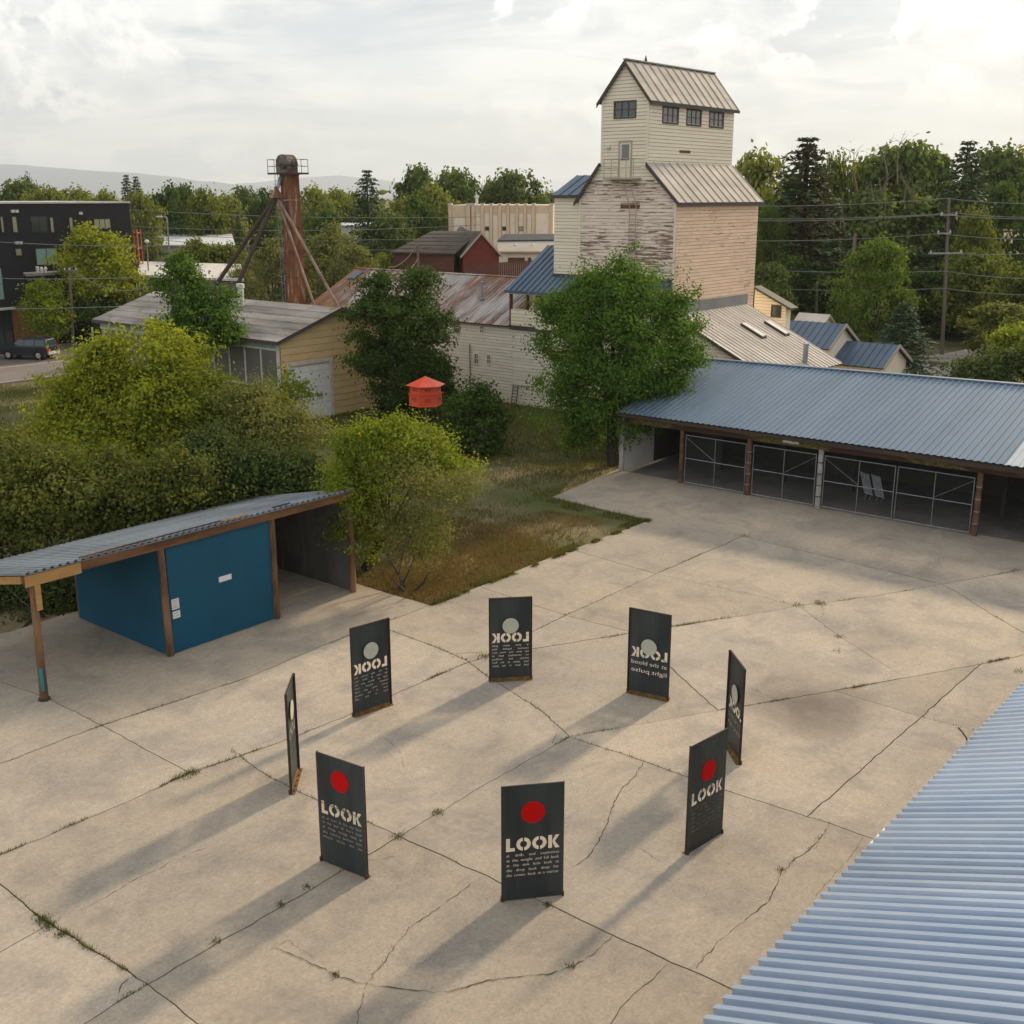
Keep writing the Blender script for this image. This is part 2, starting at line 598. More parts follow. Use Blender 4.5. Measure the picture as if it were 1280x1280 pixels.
def setup_materials():
    m = MAT
    m['concrete'] = concrete_mat()
    m['dark_floor'] = M('dark_shed_floor', (0.20, 0.185, 0.165), (0.12, 0.11, 0.10), 0.5, world=True, rough=0.85, fine=0.2)  # darker tone than the yard concrete
    m['ground'] = ground_mat()
    m['dirt'] = M('joint_dirt', (0.05, 0.042, 0.03), (0.09, 0.075, 0.05), 4, world=True, rough=0.95)
    m['asphalt'] = M('road_asphalt', (0.20, 0.165, 0.145), (0.165, 0.14, 0.125), 0.4, world=True, rough=0.9, fine=0.2)
    m['asphalt_dark'] = M('old_asphalt', (0.105, 0.09, 0.08), (0.14, 0.12, 0.105), 0.4, world=True, rough=0.9, fine=0.2)
    m['kerb'] = M('kerb_concrete', (0.36, 0.30, 0.25), (0.28, 0.24, 0.2), 1.0, rough=0.9)
    m['gravel'] = M('drive_gravel', (0.31, 0.27, 0.235), (0.24, 0.2, 0.17), 0.8, world=True, rough=0.95, fine=0.3)
    m['straw'] = M('dry_straw', (0.30, 0.2, 0.09), (0.2, 0.14, 0.06), 2.5, world=True, rough=0.95, fine=0.4)
    m['cream_u'] = M('cream_paint', (0.82, 0.725, 0.555), (0.75, 0.655, 0.495), 0.7, (0.4, 0.4, 3), rough=0.7, fine=0.05)
    m['cream_old'] = peel_mat('cream_old_paint', (0.76, 0.69, 0.57), (0.30, 0.25, 0.2), 0.72, (0.3, 0.3, 5), 0.12)
    m['pink_peel'] = peel_mat('pale_peeling_paint', (0.85, 0.70, 0.575), (0.18, 0.115, 0.08), 0.515, (0.5, 0.55, 6.5), 0.07)
    m['sun_tint_peel'] = peel_mat('sun_tinted_flaking_paint', (0.90, 0.64, 0.45), (0.38, 0.23, 0.15), 0.59, (0.8, 0.8, 7), 0.06)  # flaking paint, its peach tone brightened in place of warm sunlight
    m['yellow'] = peel_mat('ochre_boards', (0.70, 0.50, 0.25), (0.5, 0.33, 0.15), 0.62, (0.5, 0.5, 2.5), 0.25)
    m['tan_rail'] = M('tan_grey_paint', (0.44, 0.385, 0.30), (0.36, 0.31, 0.24), 2, rough=0.8)
    m['lap_shadow'] = M('painted_lap_shadow', (0.28, 0.235, 0.19), None, 2, rough=0.95)  # brown that stands in for the shadow under each board lap
    m['trim_dark'] = M('dark_trim', (0.085, 0.07, 0.06), (0.06, 0.05, 0.045), 3, rough=0.6)
    m['trim_white'] = M('white_trim', (0.62, 0.60, 0.56), (0.5, 0.47, 0.43), 2.5, rough=0.7)
    m['tin'] = M('weathered_tin', (0.42, 0.38, 0.33), (0.29, 0.26, 0.225), 0.6, (1, 1, 2), rough=0.75, metal=0.0, spec=0.2, orand=0.1, world=True)
    m['tin_pale'] = M('pale_tin', (0.58, 0.52, 0.455), (0.48, 0.42, 0.36), 0.6, (1, 1, 2), rough=0.75, metal=0.0, spec=0.2, orand=0.07, world=True)
    m['blue_roof'] = M('blue_roof_paint', (0.125, 0.18, 0.24), (0.16, 0.215, 0.28), 0.35, (0.3, 1.5, 1), rough=0.45, metal=0.2, spec=0.4, orand=0.05, fine=0.06, world=True)
    m['blue_roof_dark'] = M('dark_blue_roof_paint', (0.05, 0.085, 0.135), (0.07, 0.11, 0.165), 0.4, rough=0.4, spec=0.45, orand=0.06, fine=0.05, world=True)
    m['near_roof'] = M('pale_blue_roof_paint', (0.36, 0.435, 0.55), (0.45, 0.51, 0.60), 0.45, (1.6, 0.5, 1), rough=0.36, metal=0.65, spec=0.5, orand=0.06, fine=0.1, world=True)
    m['clear_roof'] = M('milky_roof_sheet', (0.52, 0.54, 0.56), (0.46, 0.48, 0.5), 1, rough=0.4)
    m['galv'] = M('galvanised_sheet', (0.30, 0.335, 0.375), (0.215, 0.24, 0.27), 0.8, (0.5, 2, 1), rough=0.42, metal=0.35, spec=0.4, orand=0.12, world=True)
    m['galv_tube'] = M('galvanised_tube', (0.30, 0.315, 0.33), (0.2, 0.21, 0.22), 3, rough=0.4, metal=0.6)
    m['wire_mesh'] = M('dull_mesh_wire', (0.14, 0.145, 0.15), None, 2, rough=0.6, metal=0.3)
    m['rust_roof'] = rust_roof_mat()
    m['rust'] = rust_tower_mat()
    m['rust_dark'] = M('dark_rusty_steel', (0.042, 0.03, 0.024), (0.075, 0.044, 0.03), 1.5, rough=0.8)
    m['rust_pale'] = M('pale_rusty_steel', (0.33, 0.235, 0.185), (0.2, 0.11, 0.07), 1.2, rough=0.75)
    m['roof_felt'] = M('weathered_roof_felt', (0.33, 0.295, 0.265), (0.17, 0.15, 0.135), 0.7, (1.6, 0.35, 1), rough=0.9, orand=0.2, fine=0.15)
    m['shingle'] = M('brown_roof_shingle', (0.105, 0.083, 0.066), (0.075, 0.06, 0.05), 1.2, rough=0.95, orand=0.15, fine=0.25)
    m['black_roof'] = M('black_roof_felt', (0.045, 0.045, 0.052), (0.06, 0.06, 0.066), 0.6, rough=0.85)
    m['red_board'] = M('red_boards', (0.19, 0.042, 0.030), (0.145, 0.033, 0.025), 0.8, (1, 1, 4), rough=0.8, orand=0.1)
    m['brown_board'] = M('brown_boards', (0.14, 0.06, 0.038), (0.10, 0.042, 0.03), 0.8, (1, 1, 4), rough=0.8)
    m['teal_blue'] = M('teal_blue_paint', (0.008, 0.082, 0.142), (0.007, 0.068, 0.118), 0.6, rough=0.6, spec=0.25, bump=0.1, fine=0.08)
    m['weathered_ply'] = M('weathered_plywood', (0.13, 0.125, 0.11), (0.08, 0.075, 0.066), 0.9, (1, 1, 0.4), rough=0.9, orand=0.15)
    m['post_wood'] = M('brown_post_wood', (0.24, 0.135, 0.068), (0.085, 0.045, 0.026), 2.5, (1, 1, 0.25), rough=0.85)
    m['beam_wood'] = M('brown_beam_wood', (0.20, 0.098, 0.042), (0.065, 0.034, 0.021), 1.6, (0.4, 1, 2), rough=0.85)
    m['new_wood'] = M('fresh_yellow_wood', (0.44, 0.25, 0.085), (0.36, 0.2, 0.07), 2, (0.4, 1, 3), rough=0.7)
    m['cedar'] = M('orange_cedar', (0.27, 0.14, 0.045), (0.2, 0.1, 0.035), 1.2, (3, 3, 0.3), rough=0.7)
    m['rust_post'] = M('rusted_post', (0.075, 0.04, 0.026), (0.19, 0.095, 0.045), 3, (1, 1, 0.8), rough=0.85)
    m['white_post'] = M('old_white_post', (0.42, 0.42, 0.41), (0.25, 0.22, 0.19), 2, (1, 1, 0.6), rough=0.7)
    m['white_wall'] = M('white_wall_paint', (0.62, 0.59, 0.55), (0.52, 0.5, 0.46), 0.7, rough=0.85)
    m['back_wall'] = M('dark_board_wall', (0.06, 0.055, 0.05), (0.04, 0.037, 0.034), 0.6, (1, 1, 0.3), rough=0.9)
    m['header'] = header_mat()
    m['steel'] = steel_panel_mat()
    m['steel_edge'] = M('rusty_steel_edge', (0.06, 0.035, 0.02), (0.032, 0.026, 0.022), 4, (1, 1, 1), rough=0.75)
    m['rust_flange'] = M('yellow_rust_flange', (0.26, 0.145, 0.035), (0.12, 0.065, 0.025), 4, rough=0.85)
    m['red_disc'] = M('red_enamel', (0.55, 0.006, 0.005), (0.5, 0.005, 0.005), 2, rough=0.8, spec=0.1, fine=0.03)
    m['pale_disc'] = M('pale_enamel_disc', (0.50, 0.50, 0.40), (0.45, 0.45, 0.36), 2, rough=0.35, fine=0.04)
    m['paper'] = M('white_notice', (0.70, 0.69, 0.68), (0.66, 0.65, 0.64), 2, rough=0.6, fine=0.02)
    m['ink_red'] = M('red_print', (0.40, 0.10, 0.10), None, 2, rough=0.7)
    m['ink_grey'] = M('grey_print', (0.2, 0.2, 0.22), None, 2, rough=0.7)
    m['teal_paint'] = M('teal_splash', (0.03, 0.25, 0.28), None, 2, rough=0.6)
    m['orange_red'] = M('orange_red_acrylic', (0.85, 0.125, 0.06), (0.78, 0.10, 0.045), 1.5, rough=0.35, fine=0.05)
    m['orange_dark'] = M('darker_orange_red_acrylic', (0.66, 0.075, 0.04), (0.6, 0.065, 0.035), 1.5, rough=0.35)
    m['black_clad'] = M('black_cladding', (0.016, 0.015, 0.017), (0.022, 0.02, 0.022), 0.6, rough=0.7, spec=0.25)
    m['parapet'] = M('pale_parapet', (0.62, 0.58, 0.52), None, 1, rough=0.6)
    m['grey_roof'] = M('grey_flat_roof', (0.27, 0.26, 0.25), None, 0.5, rough=0.9)
    m['white_metal'] = M('white_metal_roof', (0.62, 0.62, 0.62), (0.56, 0.56, 0.55), 0.3, rough=0.5)
    m['beige_wall'] = M('beige_render', (0.42, 0.36, 0.29), (0.36, 0.31, 0.25), 0.3, rough=0.9)
    m['tan_wall'] = M('tan_brick_wall', (0.66, 0.52, 0.37), (0.6, 0.46, 0.33), 0.3, rough=0.9)
    m['tan_light'] = M('pale_render_bay', (0.78, 0.69, 0.56), (0.72, 0.63, 0.5), 0.3, rough=0.9)
    m['stone_pale'] = M('pale_stone_trim', (0.62, 0.6, 0.56), None, 1, rough=0.9)
    m['grey_brown_wall'] = M('grey_brown_wall', (0.17, 0.145, 0.13), (0.14, 0.12, 0.105), 0.4, rough=0.9)
    m['mint'] = M('mint_fascia_paint', (0.34, 0.42, 0.38), (0.24, 0.32, 0.29), 0.8, (1, 0.6, 2), rough=0.7)
    m['grey_glass'] = M('clouded_window_sheet', (0.145, 0.135, 0.115), (0.12, 0.112, 0.098), 0.8, rough=0.45, spec=0.4)
    m['glass'] = glass_mat('dark_window_glass', (0.03, 0.035, 0.04))
    m['glass_reflect_green'] = glass_mat('painted_green_reflection_glass', (0.19, 0.29, 0.25), 0.15)  # green of mirrored trees put into the pane colour
    m['glass_office'] = glass_mat('painted_olive_reflection_glass', (0.24, 0.235, 0.14), 0.15)  # mirrored foliage painted into the base colour as a lighter olive
    m['glass_brown'] = glass_mat('brownish_glass', (0.11, 0.095, 0.09), 0.12)
    m['door_white'] = M('white_roller_door', (0.78, 0.77, 0.75), (0.68, 0.67, 0.65), 0.6, (1, 1, 0.4), rough=0.6)
    m['black_frame'] = M('black_window_frame', (0.03, 0.028, 0.027), None, 2, rough=0.5)
    m['bark'] = M('tree_bark', (0.085, 0.065, 0.05), (0.05, 0.04, 0.03), 3, (1, 1, 0.25), rough=0.95)
    m['bark_pale'] = M('pale_bare_wood', (0.24, 0.19, 0.14), (0.17, 0.13, 0.1), 2, rough=0.9)
    m['pole_wood'] = M('grey_pole_wood', (0.17, 0.14, 0.115), (0.12, 0.1, 0.08), 2, (1, 1, 0.15), rough=0.9)
    m['wire'] = M('grey_wire', (0.22, 0.22, 0.21), None, 1, rough=0.5)
    m['car_paint'] = M('dark_navy_car_paint', (0.007, 0.010, 0.016), (0.01, 0.013, 0.02), 1, rough=0.25, spec=0.5, fine=0.0)
    m['car_green'] = M('dark_green_car_paint', (0.012, 0.035, 0.03), None, 1, rough=0.3, spec=0.5, fine=0.0)
    m['car_glass'] = glass_mat('car_window_glass', (0.02, 0.035, 0.04))
    m['tyre'] = M('tyre_rubber', (0.012, 0.012, 0.012), None, 2, rough=0.9)
    m['chrome'] = M('silver_wheel_metal', (0.55, 0.55, 0.55), None, 2, rough=0.3, metal=0.7)
    m['bumper'] = M('silver_bumper', (0.42, 0.42, 0.42), None, 2, rough=0.45)
    m['tail'] = M('tail_lamp_red', (0.4, 0.02, 0.02), None, 2, rough=0.3)
    m['skin'] = M('skin_tone', (0.45, 0.27, 0.18), None, 2, rough=0.6)
    m['hair'] = M('blond_hair', (0.35, 0.22, 0.09), None, 4, rough=0.7)
    m['shirt'] = M('pale_blue_shirt', (0.25, 0.3, 0.42), None, 3, rough=0.9)
    m['jeans'] = M('blue_jeans', (0.025, 0.045, 0.14), None, 3, rough=0.9)
    # leaves: dark leaf, light leaf
    m['leaf_mulberry'] = leaf_mat('mulberry_leaves', (0.152, 0.206, 0.025), (0.426, 0.430, 0.035), 0.45)
    m['leaf_maple'] = leaf_mat('maple_leaves', (0.045, 0.105, 0.018), (0.125, 0.203, 0.025), 0.4)
    m['leaf_dark'] = leaf_mat('dark_leaves', (0.037, 0.068, 0.014), (0.091, 0.143, 0.022), 0.35)
    m['leaf_olive'] = leaf_mat('olive_leaves', (0.121, 0.135, 0.041), (0.240, 0.242, 0.068), 0.4)
    m['leaf_hedge'] = leaf_mat('thicket_leaves', (0.039, 0.065, 0.019), (0.095, 0.129, 0.030), 0.35)
    m['leaf_thicket'] = leaf_mat('mixed_thicket_leaves', (0.065, 0.085, 0.018), (0.16, 0.17, 0.03), 0.4)
    m['leaf_lime'] = leaf_mat('light_green_leaves', (0.141, 0.199, 0.021), (0.301, 0.345, 0.029), 0.45)
    m['leaf_ash'] = leaf_mat('ash_leaves', (0.066, 0.119, 0.019), (0.133, 0.187, 0.028), 0.42)
    m['leaf_willow'] = leaf_mat('willow_leaves', (0.110, 0.128, 0.046), (0.226, 0.226, 0.079), 0.4)
    m['leaf_far'] = leaf_mat('far_leaves', (0.110, 0.139, 0.034), (0.232, 0.243, 0.049), 0.42)
    m['leaf_far_dark'] = leaf_mat('far_dark_leaves', (0.062, 0.099, 0.029), (0.138, 0.178, 0.041), 0.38)
    m['leaf_far_yellow'] = leaf_mat('far_yellow_green_leaves', (0.085, 0.115, 0.022), (0.21, 0.235, 0.035), 0.42)
    m['leaf_poplar'] = leaf_mat('poplar_leaves', (0.089, 0.130, 0.035), (0.188, 0.232, 0.061), 0.4)
    m['leaf_rust'] = leaf_mat('brownish_needles', (0.055, 0.050, 0.022), (0.100, 0.075, 0.030), 0.2)
    m['needle'] = leaf_mat('spruce_needles', (0.035, 0.065, 0.029), (0.088, 0.126, 0.049), 0.15)
    m['needle_blue'] = leaf_mat('blue_spruce_needles', (0.034, 0.065, 0.038), (0.084, 0.131, 0.068), 0.15)
    m['grass'] = leaf_mat('grass_blades', (0.069, 0.092, 0.019), (0.185, 0.157, 0.048), 0.3)
    m['grass_dry'] = leaf_mat('dry_grass_blades', (0.160, 0.115, 0.045), (0.260, 0.180, 0.075), 0.3)
    m['weed'] = leaf_mat('joint_weeds', (0.062, 0.072, 0.016), (0.154, 0.150, 0.034), 0.3)
    m['mountain'] = M('far_hillside', (0.075, 0.105, 0.135), (0.06, 0.085, 0.115), 0.004, world=True, rough=1.0, fine=0.1)


setup_materials()


# ------------------------------------------------------------------ ground, yard slabs, roads
def np_mesh(name, verts, loops_per_face, mat):
    """verts: (N,3) array in face order, so that every face owns its own vertices"""
    me = bpy.data.meshes.new(name)
    nv = len(verts)
    nf = nv // loops_per_face
    me.vertices.add(nv)
    me.vertices.foreach_set('co', np.ascontiguousarray(verts, dtype=np.float32).ravel())
    me.loops.add(nv)
    me.loops.foreach_set('vertex_index', np.arange(nv, dtype=np.int32))
    me.polygons.add(nf)
    me.polygons.foreach_set('loop_start', np.arange(0, nv, loops_per_face, dtype=np.int32))
    me.polygons.foreach_set('loop_total', np.full(nf, loops_per_face, dtype=np.int32))
    me.materials.append(mat)
    me.update(calc_edges=True)
    return me


def in_poly(x, y, poly):
    c = np.zeros(np.shape(x), bool)
    n = len(poly)
    for i in range(n):
        x0, y0 = poly[i]
        x1, y1 = poly[(i + 1) % n]
        if y0 == y1:
            continue
        k = ((y0 > y) != (y1 > y)) & (x < (x1 - x0) * (y - y0) / (y1 - y0) + x0)
        c ^= k
    return c


def wob(x, y, f, s=0.0):
    return (np.sin(x * f * 1.3 + s) * np.cos(y * f * 1.1 - s * 2) + np.sin((x + y) * f * 0.7 + s * 3) * 0.7 + np.sin((x * 0.6 - y) * f * 2.3 + s) * 0.4) / 2.1


def blades(xy, h0, h1, w0, w1, lean=0.5):
    n = len(xy)
    a = rng.uniform(0, 2 * np.pi, n)
    h = rng.uniform(h0, h1, n)
    w = rng.uniform(w0, w1, n)
    l = rng.uniform(0, lean, n) * h
    b = rng.uniform(0, 2 * np.pi, n)
    v = np.zeros((n, 3, 3))
    v[:, 0, 0], v[:, 0, 1] = xy[:, 0] - np.cos(a) * w, xy[:, 1] - np.sin(a) * w
    v[:, 1, 0], v[:, 1, 1] = xy[:, 0] + np.cos(a) * w, xy[:, 1] + np.sin(a) * w
    v[:, 2, 0], v[:, 2, 1], v[:, 2, 2] = xy[:, 0] + np.cos(b) * l, xy[:, 1] + np.sin(b) * l, h
    v[:, :2, 2] = -0.05
    return v.reshape(-1, 3)


def ground():
    g = MB()
    s = 17000
    g.poly([(-s, -50, -0.06), (s, -50, -0.06), (s, 17000, -0.06), (-s, 17000, -0.06)])
    g.build('ground', MAT['ground'], kind='structure')


YARD = [(-3, -33), (25.35, -33), (25.45, -27.2), (25.5, -24.45), (31, -24.6), (38.7, -24.5), (38.95, -27.5), (39.1, -29.95), (45.4, -30.7), (52.0, -30.7), (52.0, 6), (-3, 6)]

JOINTS = [
    [(20, 1335), (105, 1280), (185, 1230), (345, 1137), (500, 1045), (610, 978), (712, 921), (800, 905), (897, 888), (987, 873), (1105, 852), (1225, 830), (1330, 808)],
    [(-40, 1085), (140, 1010), (240, 965), (300, 945), (375, 918), (437, 893), (500, 864), (585, 828), (612, 819), (665, 811), (740, 799), (836, 784), (960, 765), (998, 757), (1087, 746), (1178, 730), (1320, 705)],
    [(-40, 970), (60, 932), (125, 907), (215, 878), (311, 846), (406, 806), (477, 779), (536, 757)],
    [(600, 733), (664, 755), (707, 769), (789, 790), (836, 832), (897, 888)],
    [(612, 819), (665, 790), (707, 769), (756, 747), (820, 717), (911, 678), (927, 670), (1020, 645), (1045, 630)],
    [(808, 648), (860, 657), (927, 670), (1060, 702), (1178, 730), (1198, 741), (1243, 770), (1310, 808)],
    [(722, 689), (820, 717), (926, 740), (998, 757), (1050, 796), (1130, 846)],
    [(998, 662), (1045, 638), (1075, 622)],
    [(1060, 702), (1105, 679), (1143, 658), (1180, 638)],
    [(1225, 830), (1152, 896), (1009, 1021)],
    [(1040, 863), (1152, 896), (1224, 914), (1330, 945)],
    [(475, 783), (543, 808), (583, 825), (612, 847), (678, 889), (712, 921), (800, 950), (900, 986), (1040, 1030), (1130, 1062), (1330, 1135)],
    [(300, 945), (340, 973), (401, 1002), (454, 1024), (499, 1045), (624, 1103), (690, 1132), (764, 1168), (860, 1211), (960, 1256), (1040, 1292)],
    [(-30, 842), (40, 865), (64, 875), (128, 907), (238, 966)],
    [(-40, 1075), (0, 1105), (55, 1150), (120, 1190), (185, 1230), (255, 1285)],
    [(-40, 1208), (0, 1190), (60, 1156)],
    [(210, 820), (311, 846)],
    [(346, 775), (406, 806)],
]

CRACKS = [
    ([(804, 953), (795, 970), (778, 985), (767, 1005), (760, 1025), (752, 1045), (735, 1072), (715, 1085)], 0.022),
    ([(1037, 1031), (1025, 1048), (1012, 1062), (990, 1078), (976, 1092), (972, 1105), (960, 1128), (925, 1155), (895, 1180), (870, 1211)], 0.022),
    ([(765, 1170), (745, 1190), (720, 1206), (690, 1217), (650, 1221), (610, 1225), (575, 1236), (545, 1241), (500, 1236), (450, 1229), (420, 1219), (380, 1200), (345, 1185)], 0.018),
    ([(602, 1097), (575, 1115), (545, 1138), (515, 1158), (495, 1180), (478, 1205), (458, 1230), (450, 1260), (445, 1290)], 0.013),
    ([(834, 1205), (815, 1225), (795, 1240), (775, 1260), (760, 1290)], 0.013),
    ([(256, 1060), (220, 1074), (190, 1090), (160, 1104), (130, 1123), (95, 1140)], 0.009),
    ([(455, 1075), (475, 1074), (495, 1070)], 0.012),
    ([(162, 1222), (150, 1235), (148, 1248)], 0.014),
    ([(1080, 1047), (1060, 1075), (1020, 1120)], 0.008),
    ([(690, 905), (697, 915), (690, 930)], 0.014),
    ([(580, 826), (560, 818), (600, 815)], 0.014),
    ([(505, 960), (500, 942), (490, 930), (478, 921)], 0.008),
    ([(934, 860), (955, 868), (976, 876)], 0.012),
    ([(915, 772), (930, 785), (938, 792)], 0.01),
    ([(1028, 756), (1030, 766), (1025, 775)], 0.008),
    ([(800, 1060), (830, 1080), (850, 1088)], 0.007),
    ([(395, 1200), (360, 1175), (335, 1190)], 0.007),
]
JW = []                                        # joint lines on the ground, kept for the weeds


def refine(pl, step, jit, end_free=True):
    out = []
    for i in range(len(pl) - 1):
        a, b = np.array(pl[i][:2]), np.array(pl[i + 1][:2])
        n = max(1, int(np.linalg.norm(b - a) / step))
        for k in range(n):
            p = a + (b - a) * k / n
            if k > 0 and jit:
                p = p + rng.normal(0, jit, 2)
            out.append((float(p[0]), float(p[1])))
    out.append((float(pl[-1][0]), float(pl[-1][1])))
    return out


def yard():
    root = bpy.data.objects.new('concrete_yard', None)
    COL.objects.link(root)
    root['kind'] = 'structure'
    pts, edges = [], []

    def addline(l, closed=False):
        b = len(pts)
        pts.extend(l)
        for i in range(len(l) - 1):
            edges.append((b + i, b + i + 1))
        if closed:
            edges.append((b + len(l) - 1, b))
    outline = [W(*p)[:2] for p in YARD]
    ol = refine(outline + [outline[0]], 0.8, 0.035)[:-1]
    addline(ol, True)
    for j in JOINTS:
        g = [np.array(G(*p)[:2]) for p in j]
        for e, q in ((0, 1), (-1, -2)):
            far = j[e][0] < 0 or j[e][0] > 1285 or j[e][1] > 1275
            d = (g[e] - g[q]) / np.linalg.norm(g[e] - g[q])
            g[e] = g[e] + d * (34.0 if far else 0.4)
        l = refine(g, 0.28, 0.013)
        JW.append(l)
        addline(l)
    vs, es, fs, ov, oe, of = delaunay_2d_cdt([Vector(p) for p in pts], edges, [], 0, 1e-5)
    cons = {tuple(sorted(e)) for e, o in zip(es, oe) if o}
    e2f = {}
    for i, f in enumerate(fs):
        for a, b in zip(f, list(f[1:]) + [f[0]]):
            e2f.setdefault(tuple(sorted((a, b))), []).append(i)
    cen = np.array([np.mean([vs[k] for k in f], axis=0) for f in fs])
    inside = in_poly(cen[:, 0], cen[:, 1], ol)
    seen, groups = set(), []
    for i in range(len(fs)):
        if i in seen or not inside[i]:
            continue
        st, grp = [i], []
        seen.add(i)
        while st:
            k = st.pop()
            grp.append(k)
            f = fs[k]
            for a, b in zip(f, list(f[1:]) + [f[0]]):
                e = tuple(sorted((a, b)))
                if e in cons:
                    continue
                for q in e2f[e]:
                    if q not in seen and inside[q]:
                        seen.add(q)
                        st.append(q)
        groups.append(grp)
    for grp in groups:
        bm = bmesh.new()
        mp = {}
        area = 0
        for k in grp:
            f = fs[k]
            vv = []
            for q in f:
                if q not in mp:
                    mp[q] = bm.verts.new((vs[q][0], vs[q][1], 0))
                vv.append(mp[q])
            try:
                area += bm.faces.new(vv).calc_area()
            except ValueError:
                pass
        if area < 0.15:
            bm.free()
            continue
        bmesh.ops.recalc_face_normals(bm, faces=bm.faces[:])
        bm.normal_update()
        for f in bm.faces:
            if f.normal.z < 0:
                f.normal_flip()
        r = bmesh.ops.inset_region(bm, faces=bm.faces[:], thickness=0.014, use_even_offset=False, use_boundary=True)
        bmesh.ops.delete(bm, geom=r['faces'], context='FACES')
        be = [e for e in bm.edges if len(e.link_faces) == 1]
        x = bmesh.ops.extrude_edge_only(bm, edges=be)
        for v in x['geom']:
            if isinstance(v, bmesh.types.BMVert):
                v.co.z = -0.055
        dz = random.uniform(-0.006, 0.004)
        for v in bm.verts:
            v.co.z += dz
        me = bpy.data.meshes.new('slab')
        bm.to_mesh(me)
        bm.free()
        me.materials.append(MAT['concrete'])
        link('slab', me, root)
    base = MB()
    base.poly([(*p, -0.045) for p in outline])
    base.build('slab_bed', MAT['dirt'], root)
    # cracks, each a ragged dark groove filled with dirt
    for pl, w in CRACKS:
        g = refine([G(*p)[:2] for p in pl], 0.09, 0.014)
        m = MB()
        L, Rr = [], []
        for i, p in enumerate(g):
            d = np.array(g[min(i + 1, len(g) - 1)]) - np.array(g[max(i - 1, 0)])
            d = d / (np.linalg.norm(d) + 1e-9)
            n = np.array([-d[1], d[0]])
            ww = w * 0.5 * random.uniform(0.1, 1.35) * (0.3 if i in (0, len(g) - 1) else 1)
            L.append((p[0] + n[0] * ww, p[1] + n[1] * ww, 0.007))
            Rr.append((p[0] - n[0] * ww, p[1] - n[1] * ww, 0.007))
        for i in range(len(g) - 1):
            m.poly([L[i], Rr[i], Rr[i + 1], L[i + 1]])
        m.build('crack', MAT['dirt'], root)
        JW.append(g)


def weeds():
    out = []
    dens = [1.9, 1.4, 0.5, 0.05, 0.3, 0.25, 0.2, 0.05, 0.15, 0.05, 0.1, 0.4, 0.55, 0.05, 1.6, 0.1, 0, 0] + [0.12, 0.35, 0.35, 0.12, 0.02, 0.02] + [0] * 20
    for l, d in zip(JW, dens):
        if not d:
            continue
        l = np.array(l)
        for i in range(len(l) - 1):
            seg = np.linalg.norm(l[i + 1] - l[i])
            k = wob(l[i][0], l[i][1], 0.9, 1.0) + wob(l[i][0], l[i][1], 3.1, 2.0) * 0.8
            n = int(seg * 230 * d * max(0.0, k - 0.12))
            if n:
                t = rng.uniform(0, 1, (n, 1))
                out.append(l[i] + (l[i + 1] - l[i]) * t + rng.normal(0, 0.022, (n, 2)))
    # single tufts seen in the yard
    for p, n, s in (((240, 966), 240, 0.10), ((225, 972), 140, 0.1), ((497, 1045), 90, 0.07), ((548, 1016), 130, 0.07), ((605, 820), 140, 0.12), ((55, 1150), 160, 0.08), ((62, 1157), 160, 0.08), ((77, 1168), 120, 0.07), ((1025, 754), 160, 0.12), ((998, 757), 120, 0.14), ((1048, 796), 70, 0.08), ((1047, 814), 60, 0.09), ((1275, 839), 60, 0.1), ((714, 1208), 60, 0.05), ((685, 1132), 70, 0.05), ((420, 1219), 60, 0.04), ((930, 670), 90, 0.12), ((1270, 713), 70, 0.15), ((975, 1088), 50, 0.05), ((350, 1131), 70, 0.05), ((384, 1110), 60, 0.06), ((270, 1176), 60, 0.06)):
        g = np.array(G(*p)[:2])
        out.append(g + rng.normal(0, s, (n, 2)))
    xy = np.concatenate(out)
    me = np_mesh('joint_weeds', blades(xy, 0.02, 0.085, 0.006, 0.015, 1.2), 3, MAT['weed'])
    link('joint_weeds', me, kind='stuff', label='small weeds growing in the joints and cracks of the concrete')


